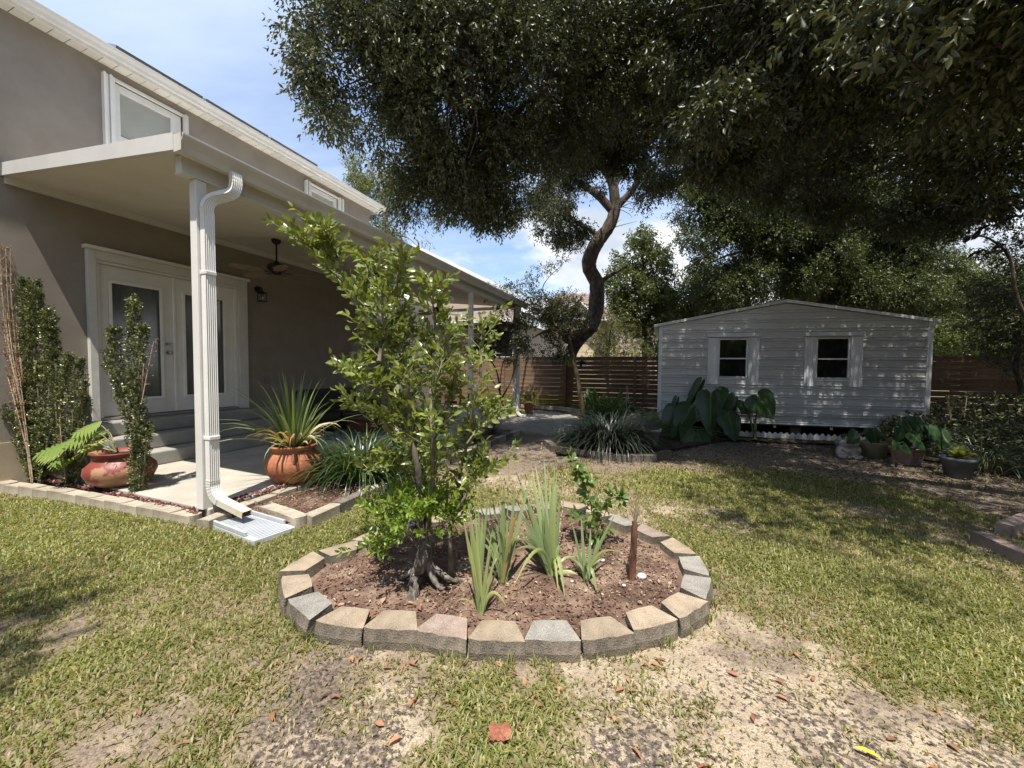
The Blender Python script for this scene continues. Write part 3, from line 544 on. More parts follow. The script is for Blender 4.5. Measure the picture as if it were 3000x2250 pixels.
# upper windows
for (a, b, ga, gb, ql, qr, side) in ((3.08, 3.86, 3.13, 3.70, (2.93, 3.06), (3.875, 3.94), 0), (6.23, 6.96, 6.28, 6.84, (6.08, 6.21), (6.975, 7.13), 1)):
    wd = part('window', MB().hbox(a, ga - .0, VW - .08, VW - .01, 4.02, 5.34).hbox(gb + .03, b, VW - .08, VW - .01, 4.02, 5.34).hbox(ga, gb + .03, VW - .08, VW - .01, 5.25, 5.34).hbox(ga, gb + .03, VW - .08, VW - .01, 4.02, 4.1).hbox(ga, gb + .03, VW - .085, VW - .03, 4.60, 4.66), white, house, .004)
    part('pane', MB().hbox(ga, gb + .03, VW - .055, VW - .05, 4.1, 5.25), mat('window_glass', (.20, .215, .20), rough=.05, spec=.8), wd)
    bl = MB()
    for k in range(30): bl.hbox(ga + .005, gb + .025, VW - .049, VW - .046, 4.68 + k * .019, 4.68 + k * .019 + .016)
    part('blind', bl, mat('blind', (.44, .45, .40), (.52, .52, .47), 3, .7), wd)
    for (c, d) in (ql, qr):
        m = MB(); n = 4 if d - c > .1 else 2
        for k in range(n): x = c + (d - c) * k / n; m.hbox(x + .003, x + (d - c) / n - .003, VW + .002, VW + (.05 if k % 2 else .075), 3.75, 5.38)
        part('shutter_track', m, white, house, .003)
    part('window_head', MB().hbox(a - .02, b + .02, VW + .001, VW + .035, 5.345, 5.385), white, house, .004)
# French doors and their casing
cas = MB(); cas.hbox(2.715, 2.80, VW + .001, VW + .07, .70, 2.98).hbox(4.645, 4.80, VW + .001, VW + .07, .70, 2.98).hbox(2.801, 4.644, VW + .001, VW + .07, 2.86, 2.98)
casing = part('door_casing', cas, whitest, house, .006)
part('cornice', MB().hbox(2.69, 4.83, VW + .001, VW + .105, 2.982, 3.03), whitest, casing, .006)
part('jamb', MB().hbox(2.802, 2.84, VW - .15, VW + .035, .735, 2.825).hbox(4.6, 4.642, VW - .15, VW + .035, .735, 2.825).hbox(2.802, 4.642, VW - .15, VW + .035, 2.827, 2.858), white, casing, .003)
for (a, b, ga, gb, left) in ((2.842, 3.69, 2.97, 3.535, True), (3.725, 4.598, 3.845, 4.44, False)):
    dv0, dv1 = VW - .07, VW - .025
    mb = MB().hbox(a, ga, dv0, dv1, .745, 2.822).hbox(gb, b, dv0, dv1, .745, 2.822).hbox(ga, gb, dv0, dv1, .745, .98).hbox(ga, gb, dv0, dv1, 2.60, 2.822)
    dr = part('door', mb, white, house)
    f_ = .026
    part('glass_frame', MB().hbox(ga - f_, ga + .012, dv1 + .001, dv1 + .022, .98 - f_, 2.60 + f_).hbox(gb - .012, gb + f_, dv1 + .001, dv1 + .022, .98 - f_, 2.6 + f_).hbox(ga + .012, gb - .012, dv1 + .001, dv1 + .022, .98 - f_, .992).hbox(ga + .012, gb - .012, dv1 + .001, dv1 + .022, 2.588, 2.6 + f_), white, dr, .004)
    part('pane', MB().hbox(ga, gb, dv0 + .015, dv0 + .022, .98, 2.60), doorglass, dr)
    if left:
        for zz, nm in ((1.655, 'door_knob'), (1.79, 'deadbolt')):
            k = MB(); c = H(3.625, dv1 + .002, zz); k.tube([c, c + VV * .012], .034, 16); k.tube([c + VV * .012, c + VV * .04], .012, 10)
            k.ball(c + VV * .055, .029 if nm == 'door_knob' else .02, 12); part(nm, k, steel, dr)
part('astragal', MB().hbox(3.692, 3.723, VW - .07, VW - .005, .745, 2.822), white, house, .004)
part('threshold', MB().hbox(2.80, 4.642, VW - .18, VW + .03, .70, .733), mat('grey_sill', (.30, .28, .25)), house)
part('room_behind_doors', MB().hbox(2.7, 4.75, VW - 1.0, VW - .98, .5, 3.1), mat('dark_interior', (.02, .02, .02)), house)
# outlet box
part('outlet_box', MB().hbox(5.14, 5.21, VW + .001, VW + .04, 1.14, 1.27), mat('outlet_grey', (.20, .18, .15), rough=.4), house, .006)
# louvred white panel at the wall's end, seen between the citrus leaves
lp_ = MB().hbox(7.35, 8.0, VW + .001, VW + .03, .5, 2.1)
pnl = part('louvred_panel', lp_, mat('grey_trim', (.30, .29, .28), (.35, .34, .33), 3, .6), house)
for k in range(16): part('slat', MB().hbox(7.40, 7.96, VW + .031, VW + .045, .56 + k * .095, .62 + k * .095), mat('grey_trim', ()), pnl)
# lantern
lt = thing('wall_lantern', 'small dark wall lantern beside the French door casing', 'lantern', H(5.05, VW + .02, 2.8))
c = H(5.03, VW + .001, 2.9); part('back_plate', MB().tube([c, c + VV * .02], .055, 16), bronze, lt)
part('arm', MB().tube([c + VV * .02, c + VV * .09 + ZZ * .03, c + VV * .13 + ZZ * .0, c + VV * .13 - ZZ * .05], .012, 8), bronze, lt)
lc = c + VV * .13 - ZZ * .16; cg = MB()
for sx in (-1, 1):
    for sy in (-1, 1): cg.tube([lc + UU * .05 * sx + VV * .05 * sy - ZZ * .07, lc + UU * .05 * sx + VV * .05 * sy + ZZ * .07], .006, 6)
cg.para(lc - UU * .06 - VV * .06 + ZZ * .07, UU * .12, VV * .12, ZZ * .012); cg.para(lc - UU * .06 - VV * .06 - ZZ * .08, UU * .12, VV * .12, ZZ * .012); cg.loft([[lc + (UU * a + VV * b) * .05 + ZZ * .082 for a, b in ((-1, -1), (1, -1), (1, 1), (-1, 1))], [lc + (UU * a + VV * b) * .012 + ZZ * .12 for a, b in ((-1, -1), (1, -1), (1, 1), (-1, 1))]], False)
part('cage', cg, bronze, lt); part('bulb', MB().ball(lc - ZZ * .02, .03, 10, (1, 1, 1.3)), mat('bulb_glass', (.6, .58, .52), rough=.2), lt)
# solar panels lying on the roof slope
sp_ = thing('solar_panels', 'dark solar panel array lying on the roof slope above the eave gutter', 'solar panels', H(4, ve - .1, 5.8))
pvm = mat('solar_cell', (.012, .016, .028), (.02, .026, .04), 3, .12, spec=.8); frm = mat('panel_frame', (.42, .43, .44), rough=.35, metal=.8)
for k in range(3):
    a = 3.03 + k * 1.1; q0 = ve - .03; zz = lambda v_: 5.64 + (ve - v_) * pitch + .07
    nrm = np.cross(UU, -VV + ZZ * pitch); nrm /= np.linalg.norm(nrm); nrm = nrm if nrm[2] > 0 else -nrm
    o_ = H(a, q0, zz(q0)); sl_ = (-VV + ZZ * pitch) / math.hypot(1, pitch)
    p1 = part('panel', MB().para(o_ + UU * .015 + sl_ * .015, UU * 1.02, sl_ * 1.66, nrm * .03), pvm, sp_)
    part('panel_frame', MB().para(o_, UU * .014, sl_ * 1.69, nrm * .035).para(o_ + UU * 1.036, UU * .014, sl_ * 1.69, nrm * .035).para(o_ + UU * .014, UU * 1.022, sl_ * .014, nrm * .035).para(o_ + UU * .014 + sl_ * 1.676, UU * 1.022, sl_ * .014, nrm * .035), frm, p1)
# steps
st = thing('concrete_steps', 'three grey painted concrete steps below the French doors', 'steps', H(3.8, -6.7, .12))
stm = mat('grey_step_paint', (.26, .25, .225), (.34, .33, .295), 3, .85, .25, 90, fine=(30, .25, (.36, .34, .30)))
for i, (v1, z1) in enumerate(((-6.26, .305), (-6.54, .50), (-6.82, .69))):
    part('step', MB().hbox(2.66 + i * .0, 5.15, VW + .003, v1, (.12, .307, .502)[i], z1), stm, st, .02)
# ================================================================== PATIO COVER
cv = thing('patio_cover', 'white aluminium patio cover on slim posts along the house', 'patio cover', H(6, -5.5, 3.3))
zb = lambda v: 3.28 + .105 * (-3.87 - v)
u1c = 10.95
def slope(u0, u1, va, vb, dz0, dz1): return MB().add([H(u, v, zb(v) + dz) for u in (u0, u1) for v in (va, vb) for dz in (dz0, dz1)], [(0, 1, 3, 2), (4, 6, 7, 5), (0, 4, 5, 1), (2, 3, 7, 6), (0, 2, 6, 4), (1, 5, 7, 3)])
for k in range(8):
    a = 2.07 + k * 1.11; part('roof_panel', slope(a + .0025, a + 1.1075, VW + .002, -3.872, 0, .12), ceilm, cv, .003)
part('front_fascia', slope(2.04, 2.068, VW + .002, -3.872, -.012, .13), alu, cv)
part('ledger', MB().hbox(2.07, 8.0, VW + .002, VW + .05, 3.53, 3.612), alu, cv)
part('roof_skin', slope(2.07, u1c, VW + .002, -3.872, .122, .13), alu, cv)
part('gutter', gutter(2.045, u1c, -3.868, 3.25, .125, .14), mat('cream_gutter', (.50, .47, .41), (.58, .55, .49), 2.5, .4), cv)
part('beam', MB().hbox(2.13, 10.8, -4.02, -3.93, 3.145, 3.283).hbox(2.13, 10.8, -4.035, -3.915, 3.13, 3.144), alu, cv, .003)
post0 = None
for k, u in enumerate((2.28, 5.12, 7.65, 10.42)):
    if post0 is None: post0 = part('post', MB().hbox(u - .045, u + .045, -4.02, -3.93, .12, 3.128), alu, cv, .004)
    else: p = place('post', post0.data, cv, H(u - 2.28, 0, 0) + ORG[cv]); b = p.modifiers.new('bevel', 'BEVEL'); b.width = .004; b.segments = 2; b.limit_method = 'ANGLE'
def downspout(u, top_v=-3.80, out=(.0, .75), tag_='downspout', zb_=.13):
    """ribbed rectangular pipe: elbow out of the gutter, back to the post, down, kick out at the bottom"""
    w, d = .082, .06
    path = bez([H(u + .19, -3.79, 3.265), H(u + .19, -3.785, 3.16), H(u + .16, -3.80, 3.07), H(u + .04, -3.865, 2.98), H(u, -3.885, 2.90), H(u, -3.885, 2.82)], 6)
    def section(p, dr, sz=1.0, crimp=0):
        dr = unit(np.array(dr)); a = unit(UU - dr * (UU @ dr)); b = np.cross(dr, a); pts = []
        n = 5; w2, d2 = w / 2 * sz, d / 2 * sz
        for sgn in (1, -1):
            for k in range(n * 2 + 1): t = -1 + 2 * k / (n * 2); pts.append(p + a * w2 * t * sgn + b * (d2 - (.006 if k % 2 else 0)) * sgn * -1)
        return pts
    rings = []
    for i, p in enumerate(path): d_ = path[min(i + 1, len(path) - 1)] - path[max(i - 1, 0)]; rings.append(section(p, d_, 1.0 + .05 * (i % 2)))
    return path, rings, section
path, rings, section = downspout(2.30)
dsp = thing('downspout', 'ribbed white downspout strapped to the nearest patio post', 'downspout', H(2.3, -3.88, .3))
part('upper_elbow', MB().loft(rings, False), alu, dsp)
xb = H(2.30, -3.885, 0)
part('pipe', MB().loft([section(xb + ZZ * 2.84, -ZZ, 1.04), section(xb + ZZ * .38, -ZZ, 1.04)], False), alu, dsp)
kick = bez([xb + ZZ * .40, xb + ZZ * .33, xb + VV * .035 + ZZ * .255, xb + VV * .11 + UU * .0 + ZZ * .205], 6); endp = H(2.30, -3.43, .135)
rg = [section(p, kick[min(i + 1, len(kick) - 1)] - kick[max(i - 1, 0)], 1.08 + .05 * (i % 2)) for i, p in enumerate(kick)]
part('lower_elbow', MB().loft(rg, False), alu, dsp)
stained = mat('stained_aluminium', (.66, .64, .58), (.62, .50, .24), 5, .45, c3=(.70, .66, .55))
part('kick_out', MB().loft([section(kick[-1], endp - kick[-1], 1.0), section(endp, endp - kick[-1], 1.0)], False, False), stained, dsp)
part('pipe_mouth', MB().loft([section(endp - unit(endp - kick[-1]) * .03, endp - kick[-1], .9), section(endp - unit(endp - kick[-1]) * .02, endp - kick[-1], .9)], False), mat('dark_interior', ()), dsp)
for z in (2.28, .77):
    part('strap', MB().hbox(2.252, 2.348, -3.93, -3.843, z, z + .035), alu, dsp, .006)
d2 = thing('downspout', 'white downspout at the farthest patio post over the pavers', 'downspout', H(10.42, -3.88, .3))
xb2 = H(10.44, -3.885, 0); part('pipe', MB().loft([section(xb2 + ZZ * 3.2, -ZZ), section(xb2 + ZZ * .3, -ZZ)], False), alu, d2)
k2 = bez([xb2 + ZZ * .32, xb2 + ZZ * .2, xb2 + VV * .08 + ZZ * .12, xb2 + VV * .25 + ZZ * .10], 5); part('lower_elbow', MB().loft([section(p, k2[min(i + 1, len(k2) - 1)] - k2[max(i - 1, 0)]) for i, p in enumerate(k2)], False), alu, d2)
# splash block
sb = thing('splash_block', 'light grey plastic splash block under the downspout mouth', 'splash block', H(2.35, -3.4, 0))
plast = mat('grey_plastic', (.42, .44, .46), (.50, .52, .54), 4, .5)
A0, A1, A2, A3 = H(2.17, -3.70, .02), H(2.09, -3.04, .02), H(2.42, -2.98, .02), H(2.48, -3.64, .02)
def quadbox(mb, a, b, c, d, z0, z1): return mb.add([np.array([*q[:2], z]) for z in (z0, z1) for q in (a, b, c, d)], [(0, 3, 2, 1), (4, 5, 6, 7), (0, 1, 5, 4), (1, 2, 6, 5), (2, 3, 7, 6), (3, 0, 4, 7)])
bs = quadbox(MB(), A0, A1, A2, A3, .0, .045); part('tray', bs, plast, sb, .004)
rb = MB()
for k in range(20):
    t0 = (k + .25) / 20; t1 = (k + .7) / 20; L_ = lambda t, s: (A0 * (1 - t) + A1 * t) * (1 - s) + (A3 * (1 - t) + A2 * t) * s
    quadbox(rb, L_(t0, .12), L_(t1, .12), L_(t1, .88), L_(t0, .88), .045, .053)
part('rib', rb, plast, sb, label='fine cross ribs on the tray')
for s0, s1 in ((0, .07), (.93, 1)):
    quadbox(rb2 := MB(), L_(0, s0), L_(.8, s0), L_(.8, s1), L_(0, s1), .046, .085); part('side_wall', rb2, plast, sb, .005)
# ceiling fans
fn = None
bladem = mat('fan_blade', (.23, .17, .11), (.30, .23, .15), 12, .5, stretch=(1, 1, 1))
def make_fan(loc, label):
    f = thing('ceiling_fan', label, 'ceiling fan', loc, 'ceiling fans under the patio cover'); L_ = np.array(loc, float); top = zb(-5.75)
    part('mount', MB().lathe((L_[0], L_[1], 0), [(0, top - .075), (.04, top - .07), (.065, top - .045), (.07, top - .004), (0, top)], 20), bronze, f)
    part('rod', MB().tube([L_ + ZZ * (top - L_[2] - .06), L_ + ZZ * .09], .013, 10), bronze, f)
    part('motor', MB().lathe((L_[0], L_[1], L_[2]), [(0, .10), (.035, .10), (.04, .075), (.1, .06), (.135, .02), (.135, -.02), (.10, -.055), (.06, -.07), (.055, -.1), (0, -.11)], 24), bronze, f)
    for k in range(5):
        a = k * 2 * math.pi / 5 + .35; d = np.array([math.cos(a), math.sin(a), 0]); s = np.array([-math.sin(a), math.cos(a), 0])
        m = MB(); pr = [(.2, .05), (.26, .075), (.4, .095), (.52, .095), (.60, .075), (.645, .035)]
        c = L_ + ZZ * -.085; ring = [c + d * r_ + s * w_ + ZZ * w_ * .2 for r_, w_ in pr] + [c + d * r_ - s * w_ - ZZ * w_ * .2 for r_, w_ in pr[::-1]]
        m.loft([ring, [p - ZZ * .007 for p in ring]], False); b = part('blade', m, bladem, f); part('bracket', MB().para(c + d * .05 - s * .015 - ZZ * .002, d * .2, s * .03, ZZ * .006), bronze, b)
    return f
f0 = H(4.42, -5.78, 3.03)
make_fan(f0, 'nearest ceiling fan hanging to the right of the French doors')
make_fan(H(6.75, -5.76, 3.03), 'middle ceiling fan partly hidden by the citrus leaves'); make_fan(H(9.1, -5.76, 3.03), 'farthest ceiling fan near the end of the patio cover')
# things on the patio
sofa = thing('patio_sofa', 'dark wicker patio sofa against the wall behind the yucca pot', 'sofa', H(6.5, -6.6, .12)); wick = mat('dark_wicker', (.022, .016, .012), (.04, .03, .022), 60, .7, .6, 60)
part('seat', MB().hbox(5.75, 7.3, -7.0, -6.25, .2, .46), wick, sofa, .03); part('backrest', MB().hbox(5.75, 7.3, -7.05, -6.88, .47, .98), wick, sofa, .05)
for u in (5.62, 7.3): part('arm', MB().hbox(u, u + .14, -7.0, -6.25, .2, .72), wick, sofa, .03)
for u in (5.7, 7.3):
    for v in (-6.95, -6.32): part('leg', MB().hbox(u, u + .06, v, v + .06, .12, .2), wick, sofa)
rug = MB().hbox(5.3, 7.0, -6.15, -5.1, .124, .132)
single('outdoor_rug', 'teal and white patterned rug on the slab in front of the sofa', 'rug', rug, mat('teal_rug', (.035, .085, .10), (.32, .36, .36), 16, .95, contrast=(.46, .54)), H(6, -5.6, .124))
bx = thing('wooden_chest', 'low reddish brown wooden chest standing on the patterned rug', 'chest', H(6.5, -6.0, .13)); woodr = mat('red_wood', (.11, .04, .025), (.17, .07, .04), 8, .6, stretch=(1, 1, 6))
part('body', MB().hbox(6.1, 6.6, -6.0, -5.45, .135, .38), woodr, bx, .008); part('lid', MB().hbox(6.08, 6.62, -6.02, -5.43, .382, .41), woodr, bx, .006)
tb = thing('side_table', 'slim dark metal side table on the rug by the chest', 'table', H(5.75, -5.8, .13)); part('table_top', MB().lathe(tuple(H(5.75, -5.8, 0)), [(0, .62), (.2, .62), (.2, .60), (0, .60)], 24), bronze, tb)
for a in range(3): d = np.array([math.cos(a * 2.1), math.sin(a * 2.1), 0]); part('leg', MB().tube([H(5.75, -5.8, .6), H(5.75, -5.8, .135) + d * .18], .01, 6), bronze, tb)
bc = thing('bench', 'pale grey bench top glimpsed past the second post', 'bench', H(8.2, -5.6, .12)); part('seat', MB().hbox(7.6, 8.9, -5.9, -5.4, .42, .47), mat('grey_trim', ()), bc, .01)
for u in (7.7, 8.75):
    for v in (-5.85, -5.5): part('leg', MB().hbox(u, u + .05, v, v + .05, .12, .42), mat('grey_trim', ()), bc)
# ================================================================== SHED
sa = G(1928, 1227.5, .33); sbp = G(2724, 1257, .33); SW = 5.0; sdir = (sbp - sa); sdir[2] = 0; sdir /= np.linalg.norm(sdir); sn = np.array([sdir[1], -sdir[0], 0])  # sn towards the camera
if sn[1] > 0: sn = -sn
SO = np.array([sa[0], sa[1], 0.0])
def SP(x, y, z): return SO + sdir * x + UU * y + ZZ * z         # x along the front, y back into the shed
sidm = mat('shed_siding', (.46, .465, .46), (.51, .515, .51), 1.5, .26, 0, 30, spec=.6, stretch=(1, 1, 14), coat=.15)
shtrim = mat('shed_trim', (.62, .63, .64), (.70, .71, .72), 3, .35)
shed = thing('metal_shed', 'grey ribbed metal shed with shallow gable and two windows', 'shed', SP(2.5, 2, 0))
def gable(x): return 2.45 + (.44 * (x / 2.5) if x < 2.5 else .44 * (5 - x) / 2.5)
wins = [(1.22, 1.80, 1.27, 2.16), (3.08, 3.68, 1.26, 2.16)]
ribs = [.33 + .2 * k for k in range(0, 13)]
def ribprof(z0, z1):
    """one course: flat with two low flutes and a raised rib pair at its top"""
    h = z1 - z0; return [(z0, .0), (z0 + .012, .0), (z0 + .02, .022), (z0 + .036, .022), (z0 + .046, .001), (z0 + .085, .0), (z0 + .09, .0015), (z0 + .096, .0), (z0 + .118, 0), (z0 + .123, .0015), (z0 + .129, 0), (z0 + h - .044, .0), (z0 + h - .034, .022), (z0 + h - .012, .022), (z0 + h - .004, .001), (z1, 0)]
for i, z0 in enumerate(ribs):
    z1 = z0 + .2; mb = MB(); pr = [(z, d) for z, d in ribprof(z0, z1)]
    def strip(xa, xb):
        if xb - xa < .01: return
        rA = [SP(xa, -d, z) for z, d in pr]; rB = [SP(xb, -d, z) for z, d in pr]; n = len(pr)
        mb.add(rA + rB, [(j, j + n, j + n + 1, j + 1) for j in range(n - 1)])
    if z1 > 2.45:    # clip under the gable line
        zz = z0 + .1; 
        if z0 >= 2.88: continue
        xa = max(0, (z1 - 2.45) / .44 * 2.5 - .0); xa0 = max(0, (z0 - 2.45) / .44 * 2.5)
        rows_ = []
        for (z, d) in pr:
            xm = min(2.499, max(0, (z - 2.45) / .44 * 2.5)); rows_.append((SP(xm, -d, min(z, 2.89)), SP(5 - xm, -d, min(z, 2.89))))
        n = len(rows_); mb.add([r_[0] for r_ in rows_] + [r_[1] for r_ in rows_], [(j, j + n, j + n + 1, j + 1) for j in range(n - 1)])
    else:
        cur = .0
        for a, b, c, d in wins:
            if z0 + .1 > c - .02 and z1 - .1 < d + .05: strip(cur, a); cur = b
        strip(cur, 5.0)
    part('siding_panel', mb, sidm, shed)
part('side_wall', MB().para(SP(0, .01, .33), UU * 3.6, sdir * .02, ZZ * 2.12), sidm, shed); part('side_wall', MB().para(SP(4.98, .01, .33), UU * 3.6, sdir * .02, ZZ * 2.12), sidm, shed)
part('back_wall', MB().para(SP(0, 3.6, .33), sdir * 5, -sn * .02, ZZ * 2.1), sidm, shed); part('floor', MB().para(SP(0.02, .02, .28), sdir * 4.96, UU * 3.56, ZZ * .04), mat('dark_interior', ()), shed)
for x in (-.02, 4.97): part('corner_trim', MB().para(SP(x, -.028, .30), sdir * (.05 if x < 0 else .055) * 1.5, -sn * .04, ZZ * (2.14)), shtrim, shed, .003)
part('sill_trim', MB().para(SP(.07, -.02, .315), sdir * 4.9, -sn * .02, ZZ * .03), shtrim, shed)
for s in (0, 1):
    a, b = ((-.14, 2.425 - .0), (2.5, 2.905)) if s == 0 else ((2.5, 2.905), (5.14, 2.425))
    mb = MB(); mb.add([SP(a[0], y, a[1] + dz) for y in (-.07, -.03) for dz in (0, .06)] + [SP(b[0], y, b[1] + dz) for y in (-.07, -.03) for dz in (0, .06)], [(0, 1, 3, 2), (4, 6, 7, 5), (0, 4, 5, 1), (2, 3, 7, 6), (1, 5, 7, 3), (0, 2, 6, 4)]); part('rake_trim', mb, shtrim, shed)
    mb = MB(); mb.add([SP(a[0], y, a[1] + dz) for y in (-.03, 3.7) for dz in (.02, .055)] + [SP(b[0], y, b[1] + dz) for y in (-.03, 3.7) for dz in (.02, .055)], [(0, 1, 3, 2), (4, 6, 7, 5), (0, 4, 5, 1), (2, 3, 7, 6), (1, 5, 7, 3), (0, 2, 6, 4)]); part('roof', mb, shtrim, shed)
for (a, b, c, d) in wins:
    w = part('window', MB().para(SP(a, -.012, c), sdir * .028, -sn * .05, ZZ * (d - c)).para(SP(b - .028, -.012, c), sdir * .028, -sn * .05, ZZ * (d - c)).para(SP(a + .028, -.012, c), sdir * (b - a - .056), -sn * .05, ZZ * .03).para(SP(a + .028, -.012, d - .03), sdir * (b - a - .056), -sn * .05, ZZ * .03).para(SP(a + .028, -.02, (c + d) / 2 - .01), sdir * (b - a - .056), -sn * .05, ZZ * .03), shtrim, shed)
    for z0, z1 in ((c + .03, (c + d) / 2 - .01), ((c + d) / 2 + .02, d - .03)): part('pane', MB().para(SP(a + .028, .012, z0), sdir * (b - a - .056), -sn * .006, ZZ * (z1 - z0)), glassm, w)
    part('window_head', MB().para(SP(a - .24, -.06, d + .03), sdir * (b - a + .48), -sn * .05, ZZ * .075), shtrim, shed, .004)
    for xa in (a - .215, b + .005):
        m = MB(); m.para(SP(xa, -.035, c - .12), sdir * .21, -sn * .022, ZZ * (d - c + .13))
        for k in range(4): m.para(SP(xa + (.004, .05, .145, .19)[k], -.048, c - .12), sdir * .016, -sn * .013, ZZ * (d - c + .13))
        part('shutter', m, shtrim, shed, .002)
for x in (.4, 1.55, 2.75, 3.9, 4.6): part('pier', MB().para(SP(x, .3, 0), sdir * .2, -sn * .4, ZZ * .28), mat('pier_block', (.12, .11, .10)), shed)
for x in (.3, 1.3, 2.35, 3.4, 4.5): part('bracket', MB().para(SP(x, .03, .23), sdir * .05, -sn * .01, ZZ * .085), shtrim, shed)
# low white plastic picket border in front
pb = thing('picket_border', 'low white plastic picket edging along the foot of the metal shed', 'edging', SP(2.8, -.15, 0)); pkm = mat('picket_plastic', (.50, .50, .48), (.60, .60, .57), 5, .5)
pk = MB().loft([[SP(0, 0, 0) * 0 + sdir * x_ + sn * y_ + ZZ * z_ for x_, z_ in ((-.05, 0), (.05, 0), (.05, .10), (0, .15), (-.05, .10))] for y_ in (0, .012)], False)
pkme = tomesh(pk, (0, 0, 0), 'picket', pkm)
for k in range(38): place('picket', pkme, pb, SP(.95 + k * .107, -.14 - .0015 * k, .02 + random.random() * .008))
part('rail', MB().para(SP(.9, -.13, .05), sdir * 4.1, sn * .008, ZZ * .02), pkm, pb)
# ================================================================== FENCE
cedar = mat('cedar_board', (.095, .055, .034), (.205, .125, .078), 2.2, .85, .35, 60, stretch=(.6, .6, 9), fine=(40, .4, (.10, .05, .028)), c3=(.145, .085, .052), spec=.2)
cedar2 = mat('cedar_board_pale', (.13, .082, .052), (.28, .19, .125), 2.0, .85, .35, 60, stretch=(.6, .6, 9), fine=(40, .4, (.18, .09, .05)), c3=(.19, .125, .08), spec=.2)
fence = thing('wooden_fence', 'horizontal cedar board fence running behind the paver patio and the shed', 'fence', H(13.3, 0, 0))
UF = 13.3; FB = .07
bm_ = MB(); bm_.para(np.array([0, 0, 0]) , VV * 2.31, UU * .022, ZZ * .14); bmesh_ = tomesh(bm_, (0, 0, 0), 'board', cedar); bmesh2 = tomesh(bm_, (0, 0, 0), 'board', cedar2)
bmesh3 = tomesh(bm_, (0, 0, 0), 'board', mat('mossy_board', (.09, .07, .02), (.22, .17, .05), 2.5, .9, .35, 60, stretch=(.6, .6, 5), c3=(.16, .13, .025), spec=.2))
pmb = MB(); pmb.para(-VV * .045 - UU * .095, VV * .09, UU * .09, ZZ * 1.86); pmesh_ = tomesh(pmb, (0, 0, 0), 'post', cedar); pmesh2_ = tomesh(pmb, (0, 0, 0), 'post', cedar2)
for s in range(-3, 6):
    v0 = -3.17 + 2.33 * s - (0 if s > -3 else 0)
    for k in range(12):
        tight = s < 0
        m_ = bmesh2 if s <= -1 else bmesh_
        if s in (-2, -1) and k < 3: m_ = bmesh3
        if s == 0 and k < 3: m_ = bmesh3
        p = H(UF + random.random() * .004, v0 + .01, FB + k * .1525 + random.random() * .004)
        o = place('board', m_, fence, p, 0, (1, 1, 1.045 if tight else 1.03 - .04 * random.random())); o.rotation_euler = (0, (random.random() - .5) * .003, 0)
    place('post', pmesh2_ if s in (-3, -2) else pmesh_, fence, H(UF - .0, v0, FB - .06) if s >= 0 or s == -3 else H(UF + .12, v0, FB - .06))
place('post', pmesh_, fence, H(UF, -3.17 + 2.33 * 6, FB - .06))
# side gate section seen between the posts at far left
gt = thing('wooden_gate', 'pale cedar gate frame at the far left end of the board fence', 'gate', H(12.9, -7.7, 0))
for v in (-7.95, -7.3): part('upright', MB().hbox(12.95, 13.0, v, v + .09, .1, 1.95), cedar2, gt, .003)
for k in range(11): part('slat', MB().hbox(12.975, 12.995, -7.85, -7.31, .2 + k * .155, .33 + k * .155), cedar2, gt)
# ================================================================== NEIGHBOURS
brickm = mat('brick', (.13, .085, .065), (.32, .20, .15), 3.5, .95, .3, 60, c3=(.21, .13, .10)); brickp = mat('brick_pale', (.36, .27, .20), (.55, .45, .36), 3.5, .95, .3, 60)
mortar = mat('mortar', (.58, .52, .45), rough=.95); nroof = mat('neighbour_shingle', (.15, .125, .10), (.30, .255, .21), 5, .95, .4, 30, fine=(24, .4, (.11, .08, .065)), c3=(.23, .18, .145)); tansid = mat('tan_siding', (.36, .27, .20), (.40, .305, .23), 2, .8)
nb = thing('brick_house', 'single storey brick house with tan gable behind the left fence', 'house', H(17.5, -9, 0)); UB = 17.0
part('wall', MB().hbox(UB + .02, UB + .2, -13, -6.1, 0, 3.62), mortar, nb); part('wall', MB().hbox(UB + .2, UB + 9, -6.32, -6.12, 0, 3.62), mortar, nb)
bk = MB(); bk.para(np.zeros(3), VV * .195, UU * .03, ZZ * .054); bkme = [tomesh(bk, (0, 0, 0), 'brick', brickm), tomesh(bk, (0, 0, 0), 'brick', brickp)]; cells = []
for r_ in range(52):
    for c_ in range(32):
        cells.append((-12.9 + c_ * .212 + (.106 if r_ % 2 else 0), .05 + r_ * .0685))
vis = [c for c in cells if c[1] > 1.7 and -10.6 < c[0] < -6.4]
vis.sort(key=lambda c: abs(c[0] + 9.3)); 
visset = set(vis[:300])
restb = [MB(), MB()]
for c in cells:
    if c[0] > -6.3: continue
    k = 1 if random.random() < .35 else 0
    if c in visset: place('brick', bkme[k], nb, H(UB - .008, c[0], c[1]))
    elif c[1] > .9: restb[k].para(H(UB - .008, c[0], c[1]), VV * .20, UU * .03, ZZ * .058)
for k in (0, 1): part('far_bricks', restb[k], (brickm, brickp)[k], nb, kind='stuff')
so_ = MB(); 
for k in range(60): so_.hbox(UB - .02, UB + .02, -12.9 + k * .11, -12.9 + k * .11 + .09, 3.40, 3.6)
part('soldier_course', so_, brickm, nb, kind='stuff')
part('downpipe', MB().hbox(UB - .1, UB - .03, -8.2, -8.1, 0, 3.6), tansid, nb)
w = part('window', MB().hbox(UB - .03, UB + .03, -7.5, -6.55, 2.0, 3.3), white, nb); part('pane', MB().hbox(UB - .035, UB - .03, -7.45, -6.6, 2.05, 3.25), glassm, w)
part('soffit', MB().hbox(UB - .45, UB + .1, -13, -5.7, 3.60, 3.64), soffm, nb); part('gutter', MB().hbox(UB - .55, UB - .451, -13, -5.6, 3.62, 3.76), mat('white_paint', ()), nb, .01)
